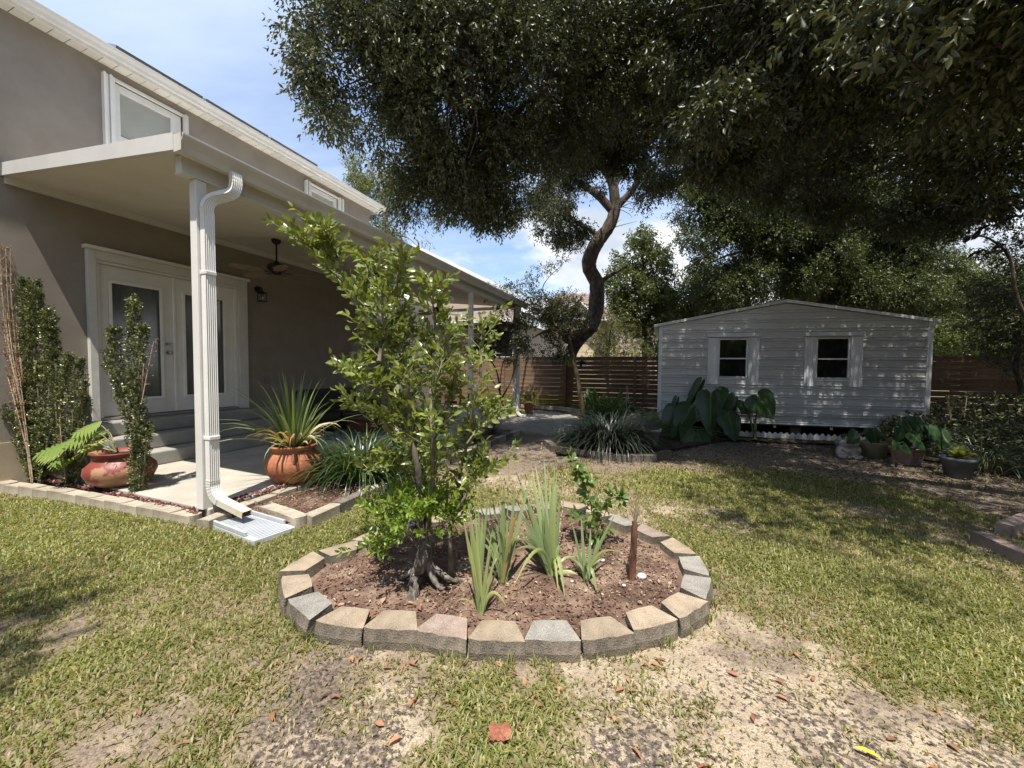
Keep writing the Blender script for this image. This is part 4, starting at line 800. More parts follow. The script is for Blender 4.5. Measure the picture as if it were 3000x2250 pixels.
# hip roof of the brick house, laid in courses
def courses(mb, e0, e1, r0_, r1_, n):
    e0, e1, r0_, r1_ = (np.array(q, float) for q in (e0, e1, r0_, r1_)); nn = unit(np.cross(e1 - e0, r0_ - e0)); nn = nn if nn[2] > 0 else -nn
    for k in range(n):
        t0, t1 = k / n, (k + 1) / n + .1 / n; a = e0 * (1 - t0) + r0_ * t0; b = e1 * (1 - t0) + r1_ * t0; c = e1 * (1 - t1) + r1_ * t1; d = e0 * (1 - t1) + r0_ * t1
        mb.add([a + nn * .014, b + nn * .014, c, d, a, b], [(0, 1, 2, 3), (4, 5, 1, 0)])
    return mb
rfm = MB(); courses(rfm, H(UB - .5, -13, 3.74), H(UB - .5, -5.55, 3.74), H(UB + 2.2, -13, 4.95), H(UB + 2.2, -8.0, 4.95), 12); courses(rfm, H(UB - .5, -5.55, 3.74), H(UB + 12, -5.55, 3.74), H(UB + 2.2, -8.0, 4.95), H(UB + 12, -8.0, 4.95), 12)
part('roof', rfm, nroof, nb)
for k in range(7):   # lapped siding of the gable
    z0 = 4.6 + k * .26; x1 = -5.9 - (z0 + .26 - 4.55) * 1.95; 
    part('siding_board', MB().para(H(UB + 1.0 - .0 , -13, z0), VV * (x1 + 13), UU * .03 + ZZ * .0, ZZ * .245), tansid, nb)
gb_ = MB().add([H(UB + .96, -13, 8.3), H(UB + .96, -5.2, 4.42), H(UB + .96, -5.3, 4.30), H(UB + .96, -13, 8.05)], [(0, 1, 2, 3)]); gb_.loft([[H(UB + .9, -13, 8.05), H(UB + .9, -13, 8.2), H(UB + .9, -5.25, 4.45), H(UB + .9, -5.25, 4.3)], [H(UB + 1.1, -13, 8.05), H(UB + 1.1, -13, 8.2), H(UB + 1.1, -5.25, 4.45), H(UB + 1.1, -5.25, 4.3)]], False); part('rake_board', gb_, white, nb)
n2h = thing('two_storey_house', 'cream sided two storey house far behind the leaning oak trunk', 'house', D(1760, 1000, 31)); sid2 = mat('cream_siding', (.48, .39, .25), (.54, .45, .30), 2, .8); br2 = mat('brown_shingle', (.13, .09, .072), (.21, .15, .125), 8, .95)
d0 = D(1610, 1085, 31); d1 = D(1905, 1085, 31); bx_ = np.array([1., 0, 0])
hz = lambda px, py: D(px, py, 31)
def face(mb, pts, th=.15): return mb.loft([[np.array(p, float) for p in pts], [np.array(p, float) + np.array([0, th, 0]) for p in pts]], False)
x0, x1 = hz(1600, 1000)[0], hz(1775, 1000)[0]; zt = hz(1700, 935)[2]
for k in range(14):
    zz0 = .2 + k * (zt - .2) / 14; part('siding_board', face(MB(), [(x0, 31, zz0), (x1, 31, zz0), (x1, 31, zz0 + (zt - .2) / 14 - .02), (x0, 31, zz0 + (zt - .2) / 14 - .02)]), sid2, n2h)
xa, xb_ = hz(1775, 1000)[0] + .02, hz(1905, 1000)[0]; zt2 = hz(1900, 945)[2]
for k in range(12):
    zz0 = .2 + k * (zt2 - .2) / 12; part('siding_board', face(MB(), [(xa, 30, zz0), (xb_, 30, zz0), (xb_, 30, zz0 + (zt2 - .2) / 12 - .03), (xa, 30, zz0 + (zt2 - .2) / 12 - .03)], .5), sid2, n2h)
pk_ = hz(1690, 850); part('roof', courses(MB(), (x0 - .6, 30.4, zt), (x1 + .8, 30.4, zt), (hz(1645, 860)[0], 34, pk_[2] + .3), (hz(1750, 860)[0], 34, pk_[2] + .3), 12), br2, n2h)
gpk = hz(1688, 893); part('gable', face(MB(), [(hz(1640, 930)[0], 30.2, zt), (hz(1735, 930)[0], 30.2, zt), (gpk[0], 30.2, gpk[2])], .2), sid2, n2h)
for sgn, px in ((-1, 1632), (1, 1743)):
    e = hz(px, 938); part('rake_board', MB().tube([(e[0], 30.1, e[2]), (gpk[0], 30.1, gpk[2] + .15)], .13, 4), white, n2h)
part('roof', courses(MB(), (xa - 1.2, 29.4, zt2), (xb_ + .6, 29.4, zt2), (xa - .5, 32, zt2 + 1.0), (xb_ - .6, 32, zt2 + 1.0), 8), br2, n2h); part('gutter', MB().box(((xa + xb_) / 2, 29.35, zt2), (xb_ - xa + 1.6, .12, .14)), white, n2h); part('lower_roof', courses(MB(), (hz(1780, 990)[0], 27.5, hz(1780, 960)[2] - 1.8), (hz(1905, 1010)[0], 27.5, hz(1900, 1020)[2] - .4), (hz(1780, 990)[0], 29.2, hz(1780, 960)[2] - .6), (hz(1890, 1010)[0], 29.2, hz(1900, 1010)[2] + .1), 5), br2, n2h)
part('downpipe', MB().box((xb_ - .15, 29.3, 2), (.14, .1, 4)), white, n2h)
# ================================================================== TREES
bark = mat('oak_bark', (.028, .021, .016), (.115, .09, .07), 9, .95, 1.0, 35, stretch=(1, 1, .35), fine=(26, .35, (.18, .155, .13)), c3=(.065, .05, .038), spec=.2)
bark2 = mat('grey_bark', (.10, .085, .065), (.26, .22, .17), 12, .95, .8, 50, stretch=(1, 1, .3), c3=(.17, .145, .11), spec=.2)
oakl = leafmat('oak_leaf', [(0, (.034, .040, .020)), (.45, (.068, .077, .038)), (.8, (.115, .125, .064)), (.97, (.18, .18, .09)), (1, (.24, .18, .06))], .15, .42, tcol=(1.7, 1.7, .6), spec=.35)
farl = leafmat('far_leaf', [(0, (.042, .058, .020)), (.5, (.085, .108, .034)), (.85, (.14, .165, .052)), (1, (.22, .21, .07))], .34, .45, tcol=(1.8, 1.8, .6))
magl = leafmat('magnolia_leaf', [(0, (.05, .07, .03)), (.5, (.105, .13, .05)), (.85, (.18, .20, .085)), (1, (.28, .26, .12))], .25, .32, tcol=(1.7, 1.7, .6), spec=.6)
palel = leafmat('pale_leaf', [(0, (.07, .09, .035)), (.5, (.12, .145, .055)), (1, (.21, .21, .09))], .4, .45)
def blobs(spec, seed, dens, L, k, ll, lw, droop=.35, hole=.46, nsc=.55, lod=0, spread=.95):
    """spec: (centre, (rx,ry,rz)); twig starts fill each blob, thinned by a coarse noise so the crown has gaps and clumps"""
    r = np.random.default_rng(seed); out = []
    for c, R in spec:
        R = np.array(R if hasattr(R, '__len__') else (R, R, R), float); vol = 4.19 * R.prod(); n = int(dens * vol ** .8 * 1.0) + 8
        d = unit(r.normal(size=(n, 3))); rad = r.random(n) ** .42; P = np.array(c) + d * rad[:, None] * R
        q = fbm(P[:, 0] + P[:, 2] * .7, P[:, 1] - P[:, 2] * .6, nsc * 1.6, seed + 3, 3); P = P[q > hole]; d = d[q > hole]
        if len(P) == 0: continue
        Dv = d * .7 + r.normal(0, .6, (len(P), 3)) + np.array([0, 0, -droop * .6]); out.append(twigs(P, Dv, L * (.7 + .6 * r.random(len(P))), k, ll, lw, r, spread, droop, lod))
    return cat_meshes(out)
def tree(name, label, base, limbs, crowns, bm, lm, group=None, n=10, reach=None):
    t = thing(name, label, 'tree', base, group)
    for i, (pts, rs) in enumerate(limbs):
        path = bez(pts, 6); rad = np.interp(np.linspace(0, 1, len(path)), np.linspace(0, 1, len(rs)), rs)
        part('trunk' if i == 0 else 'limb', MB().tube(path, list(rad), n if rs[0] > .08 else 6, True, .10), bm, t)
    if reach:      # thin boughs reaching into every clump of the crown
        lp = np.concatenate([np.array(bez(pts, 6)) for pts, rs in limbs[1:]]); mb = MB(); rr = random.Random(4)
        for c, R in reach:
            R = R if hasattr(R, '__len__') else (R, R, R)
            for q in range(3):
                e = np.array(c) + np.array([rr.uniform(-.9, .9) * R[0], rr.uniform(-.9, .9) * R[1], rr.uniform(-.9, .5) * R[2]]); o_ = lp[np.argmin(np.linalg.norm(lp - e, axis=1))]; dd = np.linalg.norm(e - o_)
                if dd > 4: o_ = np.array(c) + (o_ - np.array(c)) * (1.6 / dd); dd = 1.6
                P = bez([o_, o_ * .66 + e * .34 + [rr.uniform(-.12, .12) * dd, rr.uniform(-.1, .1) * dd, .10 * dd], o_ * .3 + e * .7 + [rr.uniform(-.1, .1) * dd, 0, .06 * dd], e], 4); mb.tube(P, list(np.linspace(.012 + .006 * dd, .004, len(P))), 5)
        part('boughs', mb, bm, t, kind='stuff')
    V, T, a = cat_meshes(crowns); V = V - np.array(base, float)
    o = meshobj('crown', npmesh('crown', V, T, a, lm), t, kind='stuff'); return t
# --- 1. the leaning live oak
TY = 13.95
tr = lambda px, py, dy=0.0: D(px, py, TY + dy)
main = [np.array([*tr(1655, 1100)[:2], -.1]), tr(1662, 1110), tr(1672, 1040), tr(1690, 1000), tr(1722, 965), tr(1742, 925), tr(1748, 880), tr(1748, 830), tr(1728, 790), tr(1728, 755), tr(1750, 710), tr(1783, 665), tr(1800, 620), tr(1802, 585)]
limbs = [(main, [.26, .24, .23, .25, .27, .29, .27, .25, .26, .25, .22, .20, .20]),
 ([tr(1802, 590), tr(1795, 540), tr(1772, 495), tr(1735, 465), tr(1690, 455, -.6), tr(1640, 430, -1.4), tr(1560, 395, -2.6)], [.19, .17, .15, .12, .09, .06, .03]),
 ([tr(1795, 620), tr(1760, 580), tr(1715, 545), tr(1675, 520), tr(1640, 505, -.6), tr(1580, 470, -1.6), tr(1500, 440, -3)], [.14, .14, .12, .10, .08, .05, .03]),
 ([tr(1812, 600), tr(1850, 560), tr(1872, 520), tr(1885, 470, -.5), tr(1900, 400, -1.2), tr(1930, 300, -2.4)], [.13, .11, .09, .08, .06, .03]),
 ([tr(1762, 700), tr(1725, 670), tr(1680, 645), tr(1655, 610), tr(1625, 590), tr(1600, 545)], [.11, .08, .07, .06, .05, .03]),
 ([tr(1752, 835), tr(1775, 815), tr(1800, 800), tr(1838, 775)], [.09, .08, .06, .035]),
 ([tr(1795, 560), tr(1810, 500, .4), tr(1790, 420, .2), tr(1740, 330, -.8), tr(1690, 230, -2)], [.14, .12, .10, .08, .04]),
 ([D(2000, 60, 9), D(1880, 92, 8.3), D(1790, 90, 7.6), D(1720, 78, 7), D(1620, 95, 6.2), D(1500, 140, 5.6), D(1380, 200, 5.2)], [.10, .10, .09, .08, .06, .04, .015]),
 ([D(1870, 110, 8), D(1800, 125, 7.4), D(1740, 118, 6.8), D(1680, 200, 6.2), D(1600, 260, 5.8)], [.06, .06, .05, .04, .02])]
B = lambda px, py, y, r_: (D(px, py, y), r_ if hasattr(r_, '__len__') else (r_, r_, r_ * .8))
c_near = [B(1040, 60, 5.2, .72), B(1180, 90, 5.2, .9), B(1010, 230, 5.2, .45), B(1120, 250, 5.4, .8), B(1260, 260, 5.6, .95), B(1200, 370, 5.8, .72), B(1330, 400, 6.0, .95), B(1265, 480, 6.4, .6), B(1360, 500, 6.6, .85), B(1320, 565, 7, .38), B(1380, 570, 7.2, .5), B(1340, 100, 5.6, 1.05), B(1480, 160, 6.0, 1.15), B(1480, 330, 6.4, 1.1), B(1500, 470, 7, .85), B(1600, 90, 6.2, 1.1), B(1640, 260, 6.8, 1.15), B(1620, 400, 7.6, .9), B(1740, 60, 6.8, 1.1), B(1790, 200, 7.2, 1.2), B(1440, 580, 8, .42), B(1560, 540, 9, .5), B(970, 130, 5.0, .3)]
c_far = [B(1650, 480, 11, .8), B(1700, 360, 11, 1.1), B(1820, 330, 11, 1.2), B(1900, 260, 10, 1.3), B(1760, 440, 12, .7), B(1830, 470, 12, .6), B(1640, 590, 12.6, .5), B(1560, 600, 11, .35), B(1880, 590, 12.5, .35), B(1930, 520, 12, .6), B(1950, 410, 11, .8), B(1665, 690, 12.8, .50), B(1640, 640, 12.8, .3), B(1700, 680, 13, .3), B(1840, 640, 13, .25), B(1600, 670, 12.5, .25), B(1760, 560, 13.2, .28), B(1460, 500, 10, .5)]
rs_ = random.Random(8); sprig = []
for a, b, y, n_ in (((915, 40), (900, 170), 5.1, 6), ((900, 170), (1000, 350), 5.2, 9), ((1000, 350), (1150, 450), 5.8, 7), ((1150, 450), (1230, 590), 6.4, 7), ((1230, 600), (1480, 615), 7.4, 14), ((1480, 600), (1640, 600), 9.5, 9), ((1640, 600), (1640, 700), 12.5, 4), ((1850, 560), (1990, 480), 10, 8), ((1560, 560), (1720, 520), 11, 6)):
    for k in range(n_): t_ = rs_.random(); sprig.append(B(a[0] + (b[0] - a[0]) * t_ + rs_.uniform(-30, 30), a[1] + (b[1] - a[1]) * t_ + rs_.uniform(-25, 40), y + rs_.uniform(-.4, .6), rs_.uniform(.10, .26)))
over = [(np.array([x, y, z]), (1.3, 1.3, .7)) for x, y, z in ((.8, 4.3, 6.9), (2.2, 4.6, 7.2), (3.4, 5.2, 7.3), (4.4, 4.0, 6.4), (1.6, 6.4, 8.6), (3.2, 7, 8.9), (.4, 6.4, 8.4))]
shade = [(np.array([x, y, z]), (1.3, 1.1, .7)) for x, y, z in ((3.4, 5.6, 7.4), (4.6, 5.8, 7.2), (5.8, 5.6, 7.2), (7.0, 5.2, 7.0), (8.2, 5.4, 7.2), (4.4, 6.8, 8.4), (6.0, 6.6, 8.4), (7.6, 6.4, 8.6), (2.6, 6.6, 8), (5.2, 7.6, 9.4), (7.0, 7.8, 9.6), (9, 7, 9), (3.0, 8.2, 9.6))]
crow = [blobs(c_near, 11, 560, .30, 9, .074, .029, hole=.475, nsc=.36), blobs(c_far, 12, 560, .34, 9, .10, .042, hole=.43), blobs(over, 13, 150, .4, 9, .095, .04, hole=.40), blobs(shade, 14, 110, .45, 9, .11, .05, hole=.36)]
bt_ = tree('live_oak', 'big live oak with twisted leaning trunk and dark crown over the middle of the yard', (main[0][0], main[0][1], 0), limbs, crow + [blobs(sprig, 15, 620, .26, 9, .072, .027, hole=.30, droop=.8)], bark, oakl, reach=c_near + c_far)
bl_ = MB()
for k in range(16):
    t_ = k / 15; c = tr(1650 + 95 * t_ + random.uniform(-8, 8), 978 + 22 * math.sin(t_ * 5) + random.uniform(-10, 10), -.25 + random.uniform(-.1, .1)); bl_.ball(c, random.uniform(.12, .24), 9, (random.uniform(.8, 1.3), 1, random.uniform(.6, 1)))
part('burl', bl_, bark, bt_)
poleb = mat('pole_bark', (.06, .042, .028), (.17, .12, .085), 9, .95, .8, 45, stretch=(1, 1, .3), spec=.2)
# --- 2. near oak hanging in from the right
nb_ = np.array([8.6, 1.3, 0.])
limbs = [([nb_ + ZZ * -.1, nb_ + ZZ * 1.6 + [.1, .1, 0], nb_ + ZZ * 3.6 + [-.1, .3, 0], nb_ + ZZ * 5.6 + [-.6, .9, 0], nb_ + ZZ * 8 + [-1.4, 1.6, 0]], [.34, .28, .25, .2, .1]),
 ([nb_ + ZZ * 3.4, D(2990, -60, 3.6), D(2760, -20, 3.8), D(2500, 10, 4.2), D(2300, 30, 4.6)], [.16, .12, .09, .06, .02]),
 ([nb_ + ZZ * 3.9 + [-.1, .4, 0], D(3050, 240, 5.0), D(2840, 300, 5.0), D(2640, 330, 5.2), D(2420, 300, 5.4)], [.14, .09, .06, .04, .015]),
 ([D(2700, -15, 3.6), D(2704, 60, 3.6), D(2718, 140, 3.55), D(2730, 235, 3.5)], [.018, .016, .012, .008]),
 ([nb_ + ZZ * 4.4 + [-.2, .5, 0], D(3020, 520, 7), D(2800, 560, 7.2), D(2560, 480, 7.4)], [.12, .08, .05, .015])]
c2n = [B(2080, 60, 5.2, .8), B(2230, 60, 4.6, .8), B(2400, 40, 4.2, .8), B(2560, 30, 3.6, .6), B(2700, 20, 3.2, .55), B(2860, 60, 3.1, .6), B(2980, 40, 3.0, .6), B(2950, 190, 3.6, .55), B(2820, 190, 4.2, .6), B(2640, 150, 4.6, .8), B(2480, 200, 5, .9), B(2330, 220, 5.4, .9), B(2150, 200, 5.8, .95), B(2020, 320, 6.2, .55), B(2090, 370, 6.2, .7), B(2220, 390, 6.4, .9), B(2000, 180, 6.6, .9), B(2960, 360, 4.8, .75), B(2820, 380, 5.2, .8)]
c2f = [B(2350, 400, 7.6, 1.2), B(2500, 400, 7.4, 1.2), B(2660, 400, 7.2, 1.2), B(2980, 500, 7.0, .9), B(2840, 520, 7.6, .9), B(2700, 540, 8.2, .9), B(2540, 540, 8.4, 1.0), B(2400, 540, 9, 1.0), B(2240, 480, 8.6, .9), B(2120, 430, 8.0, .6), B(2300, 100, 8, 1.6), B(2600, 150, 8, 1.8), B(2850, 200, 8, 1.8), B(2100, 150, 9, 1.4), B(2460, 260, 8.6, 1.6), B(2220, 300, 9, 1.5), B(2700, 300, 8.6, 1.5)]
over2 = [(np.array([x, y, z]), (1.2, 1.1, .6)) for x, y, z in ((2.9, 2.2, 4.6), (4.0, 2.4, 4.5), (5.0, 2.2, 4.6), (4.4, .9, 5.0), (5.8, 1.2, 5.2), (3.4, .6, 5.4), (6.4, 2.4, 5.2), (5.6, 3.6, 5.6), (6.8, 4.4, 6.4), (7.6, 5.4, 7.2))]
crow = [blobs(c2n, 21, 450, .30, 9, .092, .038, hole=.48, nsc=.40), blobs(c2f, 22, 190, .4, 9, .085, .034, hole=.47, nsc=.5), blobs(over2, 23, 170, .36, 9, .085, .036, hole=.46)]
near = blobs([B(2290, 60, 3.4, .34), B(2420, 90, 3.0, .3), B(2120, 330, 4.6, .34), B(2160, 300, 4.6, .3), B(2560, 50, 2.5, .26), B(2700, 40, 2.3, .26), B(2820, 110, 2.3, .24), B(2960, 130, 2.2, .26), B(2060, 355, 4.7, .28), B(2230, 345, 4.7, .28)], 24, 600, .2, 7, .085, .034, lod=1, hole=.40)
side = [(np.array([x, y, z]), (1.7, 1.7, 1.3)) for x, y, z in ((6.6, -1.5, 6.4), (8.5, -.8, 5.6), (9.8, 1, 5.0), (10, 3, 4.8), (11, 4.6, 5.0), (8.6, 2.4, 6.6), (7.2, .6, 7), (10.4, -1.5, 4), (11.5, 1.5, 3.2), (12.5, 6.4, 5.2), (11, 6.8, 7), (13, 8, 6.6), (9.6, 8.4, 8.6), (11.5, 3, 7))]  # out-of-view crown clumps added to block sky light from the right
sprg = []
for a, b, y, n_ in (((1990, 440), (2180, 480), 6.6, 9), ((2180, 520), (2500, 600), 8.4, 12), ((2500, 620), (2800, 620), 8.0, 10), ((2820, 590), (2990, 560), 7, 6)):
    for k in range(n_): t_ = rs_.random(); sprg.append(B(a[0] + (b[0] - a[0]) * t_ + rs_.uniform(-30, 30), a[1] + (b[1] - a[1]) * t_ + rs_.uniform(-25, 45), y + rs_.uniform(-.4, .6), rs_.uniform(.14, .34)))
t2 = tree('live_oak', 'near live oak whose leafy boughs hang in from the upper right corner', nb_, limbs, crow + [near, blobs(side, 25, 95, .5, 9, .14, .06, hole=.34), blobs(sprg, 26, 560, .28, 9, .085, .034, hole=.3, droop=.8)], bark, oakl, reach=c2n + c2f)
# --- 3. live oak behind the shed
b3 = np.array([*D(2400, 1100, 15.5)[:2], 0.]); q3 = lambda px, py, y=15.5: D(px, py, y)
limbs = [([b3, q3(2392, 950), q3(2385, 800), q3(2372, 700), q3(2362, 640), q3(2352, 560), q3(2340, 430)], [.30, .26, .22, .22, .2, .15, .08]),
 ([q3(2370, 700), q3(2290, 650, 15), q3(2200, 670, 14.6), q3(2100, 730, 14.2), q3(2030, 770, 14)], [.12, .10, .07, .05, .02]),
 ([q3(2380, 760), q3(2280, 740, 15), q3(2160, 740, 14.6), q3(2060, 780, 14.4)], [.09, .07, .05, .02]),
 ([q3(2376, 720), q3(2480, 650, 15), q3(2580, 690, 14.8), q3(2700, 690, 14.4)], [.12, .09, .06, .02])]
midl = leafmat('mid_leaf', [(0, (.030, .042, .016)), (.5, (.062, .080, .028)), (.85, (.105, .125, .042)), (1, (.18, .18, .06))], .28, .45, tcol=(1.8, 1.8, .6))
c3 = [B(2380, 640, 14.6, .9), B(2300, 680, 14.6, .8), B(2420, 760, 14.6, .9), B(2350, 820, 14.8, .8), B(2200, 820, 14.8, .8), B(2100, 850, 14.8, .7), B(2520, 850, 14.8, 1.0), B(2640, 850, 14.8, 1.0), B(2010, 530, 14.5, .7), B(2100, 520, 14.8, 1.1), B(2040, 610, 14.5, .8), B(2140, 630, 14.6, .9), B(2090, 700, 14.4, .55), B(2230, 590, 15, 1.3), B(2330, 500, 15.4, 1.5), B(2480, 600, 15.2, 1.4), B(2600, 640, 15, 1.3), B(2230, 700, 14.8, .9), B(2700, 720, 15, 1.1), B(2010, 700, 14.2, .35), B(2060, 770, 14.4, .4), B(2600, 770, 15, 1.0), B(2450, 720, 15.2, 1.0), B(2320, 760, 15.4, .8), B(2160, 790, 15, .5), B(2420, 480, 16, 1.8), B(2750, 640, 15.5, 1.0)]
tree('live_oak', 'tall live oak standing right behind the metal shed with its trunk showing above the roof', b3, limbs, [blobs(c3, 31, 520, .42, 9, .10, .046, hole=.37)], bark, midl, reach=c3)
# --- 4. low twisted tree between shed and sky
b4 = np.array([*D(2200, 1100, 18)[:2], 0.]); q4 = lambda px, py, y=18: D(px, py, y)
limbs = [([b4, q4(2195, 950), q4(2188, 880), q4(2170, 850), q4(2130, 835), q4(2090, 820)], [.2, .16, .13, .1, .07, .03]), ([q4(2188, 880), q4(2215, 840), q4(2260, 820), q4(2300, 790)], [.09, .07, .05, .02])]
c4 = [B(2060, 830, 18, .9), B(2140, 800, 18.2, .9), B(2230, 790, 18.4, .9), B(2010, 880, 17.6, .8), B(2090, 900, 18, .8), B(2180, 920, 18.5, .9), B(2290, 860, 18.6, 1.0), B(1990, 960, 18, .7), B(2060, 960, 19, .9)]
tree('twisted_tree', 'low spreading tree with a crooked dark trunk just left of the shed ridge', b4, limbs, [blobs(c4, 41, 330, .4, 9, .11, .052, hole=.41)], bark, midl)
# --- 5. dark evergreens behind shed and fence, right
b5 = np.array([*D(2460, 1100, 17)[:2], 0.])
c5 = [B(2420, 850, 17, 1.3), B(2520, 800, 17.2, 1.3), B(2350, 830, 17, 1.0), B(2480, 900, 16.6, 1.2), B(2600, 870, 17, 1.2), B(2380, 930, 17, .9), B(2560, 960, 16.5, 1.0), B(2620, 930, 16.4, .9)]
tree('bushy_evergreen', 'dense dark evergreen rising over the right half of the shed roof', b5, [([b5, D(2460, 960, 17), D(2465, 840, 17), D(2480, 760, 17)], [.2, .18, .12, .04])], [blobs(c5, 51, 380, .36, 9, .095, .046, hole=.37)], bark, oakl)
b6 = np.array([*D(2800, 1100, 15.5)[:2], 0.])
c6 = [B(2700, 860, 15.5, .9), B(2800, 850, 16, 1.0), B(2760, 930, 15.6, 1.0), B(2860, 940, 15.4, 1.0), B(2720, 980, 15, .8), B(2800, 1010, 15, .8), B(2880, 860, 16, 1.0), B(2660, 920, 15.8, .7), B(2770, 780, 16, .7), B(2860, 780, 16.5, .7)]
tree('leafy_tree', 'lighter green tree filling the space past the right corner of the shed', b6, [([b6, D(2800, 980, 15.5), D(2790, 880, 15.5), D(2800, 800, 15.5)], [.14, .12, .09, .03])], [blobs(c6, 61, 420, .34, 9, .09, .045, hole=.39)], bark2, farl)
b7 = G(2990, 1235, .0)*0; b7 = np.array([*D(2990, 1240, 8.2)[:2], 0.]); q7 = lambda px, py, y=8.2: D(px, py, y)
limbs = [([b7, q7(2984, 1190), q7(2995, 1140), q7(2978, 1080), q7(2985, 1020), q7(2970, 940), q7(2975, 860)], [.07, .065, .06, .055, .05, .04, .02])]
c7 = [B(2940, 940, 8.4, .55), B(2990, 850, 8.4, .6), B(2890, 860, 9, .5), B(2960, 1020, 8.4, .4), B(2900, 1000, 8.8, .4), B(2990, 740, 8.4, .55), B(2950, 660, 8.2, .22), B(2990, 1060, 8.6, .35), B(2850, 930, 9.2, .4), B(3030, 940, 8, .5)]
tree('slim_tree', 'slim dark tree with a wavy trunk at the right edge in front of the fence', b7, limbs, [blobs(c7, 71, 420, .24, 9, .055, .03, hole=.40)], bark, oakl)
# large dark leaves against the bright sky on the right
tm = thing('magnolia_branch', 'dark magnolia sapling with big pointed leaves against the white sky on the right', 'tree', (6.9, 4.9, 0))
lb = np.array([7.35, 4.95, 0.]); sp0 = bez([lb, lb + [.0, .05, 1.0], D(2990, 900, 5.0), D(2960, 760, 5.0), D(2900, 700, 4.95), D(2840, 690, 4.9)], 6); part('trunk', MB().tube(sp0, list(np.linspace(.03, .008, len(sp0))), 6), bark, tm)
dkl = leafmat('dark_big_leaf', [(0, (.014, .018, .010)), (.6, (.025, .035, .014)), (.9, (.07, .035, .015)), (1, (.12, .05, .02))], .12, .4)
for k in range(34):
    ctr = [(2850, 680), (2830, 650), (2920, 650), (2860, 740), (2905, 720), (2755, 610), (2960, 700), (2990, 640)][k % 8]; p = D(ctr[0] + random.uniform(-28, 28), ctr[1] + random.uniform(-16, 16), 4.85 + random.random() * .3); a = random.random() * 6.28
    d = np.array([[math.cos(a), math.sin(a) * .5, -.45 + random.random() * .4]]); V, T, kk = leaves(np.zeros((1, 3)), d, np.array([[random.random() - .5, -.5, .9]]), .17, .065, .2, 1)
    o = place('leaf', npmesh('leaf', V, T, np.full(len(V), random.random() * (1 if k % 7 == 0 else .6)), dkl), tm, p)
# --- 6. magnolia-like tree beyond the fence
b8 = np.array([*D(1890, 1120, 17)[:2], 0.]); q8 = lambda px, py, y=17: D(px, py, y)
c8 = [B(1880, 700, 17, .55), B(1850, 760, 17, .8), B(1915, 770, 17, .8), B(1830, 830, 17, .85), B(1900, 850, 16.8, .9), B(1945, 870, 17, .7), B(1850, 900, 17, .8), B(1930, 930, 17, .6), B(1880, 960, 17, .5), B(1820, 880, 17, .6), B(1960, 960, 17, .4), B(1920, 1020, 17, .5), B(1960, 810, 17.3, .6)]
tree('magnolia', 'glossy green magnolia tree standing between the oak trunk and the shed', b8, [([b8, q8(1888, 1000), q8(1888, 900), q8(1885, 800), q8(1882, 710)], [.13, .12, .09, .06, .03]), ([q8(1888, 960), q8(1920, 900), q8(1950, 860)], [.05, .04, .02]), ([q8(1888, 900), q8(1850, 850), q8(1830, 820)], [.05, .04, .02])], [blobs(c8, 81, 300, .30, 8, .13, .06, hole=.42, droop=.1)], bark, magl)
b9 = np.array([*D(1780, 1150, 16)[:2], 0.])
c9 = [B(1800, 960, 16, .55), B(1760, 1000, 16, .5), B(1830, 1010, 16, .6), B(1780, 1050, 16, .55), B(1720, 1060, 16, .4), B(1850, 1060, 16, .5), B(1880, 1020, 16.4, .4), B(1810, 900, 16.6, .5), B(1840, 940, 16.4, .5), B(1770, 930, 16.8, .4)]
tree('pale_shrub_tree', 'pale green bushy tree rising above the fence just right of the oak trunk', b9, [([b9, D(1785, 1000, 16), D(1800, 930, 16)], [.06, .05, .02])], [blobs(c9, 91, 260, .25, 9, .07, .035, hole=.42)], bark2, palel)
# --- 7. thin tree behind the house
b10 = np.array([*D(1130, 1000, 22)[:2], 0.]); q10 = lambda px, py, y=22: D(px, py, y)
limbs = [([b10, q10(1130, 800), q10(1135, 690), q10(1125, 600), q10(1105, 540), q10(1080, 470)], [.2, .16, .12, .09, .06, .02]), ([q10(1132, 660), q10(1180, 620), q10(1210, 600), q10(1240, 640)], [.06, .05, .03, .01]), ([q10(1128, 620), q10(1150, 560), q10(1160, 500), q10(1150, 460)], [.06, .04, .02, .01]), ([q10(1128, 640), q10(1060, 590), q10(1030, 560), q10(1010, 520)], [.05, .04, .02, .01]), ([q10(1135, 690), q10(1170, 690), q10(1200, 700), q10(1235, 735)], [.04, .03, .02, .008])]
c10 = [B(1090, 480, 22, .55), B(1050, 520, 22, .5), B(1130, 520, 22, .7), B(1090, 560, 22, .7), B(1150, 580, 22, .6), B(1110, 620, 22, .6), B(1170, 640, 22, .45), B(1120, 670, 22, .5), B(1190, 560, 22, .35), B(1040, 470, 22, .3), B(1150, 700, 22, .5), B(1210, 760, 22, .35), B(1260, 700, 22, .2)]
tree('sparse_tree', 'sparse airy tree behind the far end of the house roof', b10, limbs, [blobs(c10, 101, 420, .5, 8, .12, .055, hole=.45)], bark2, palel)
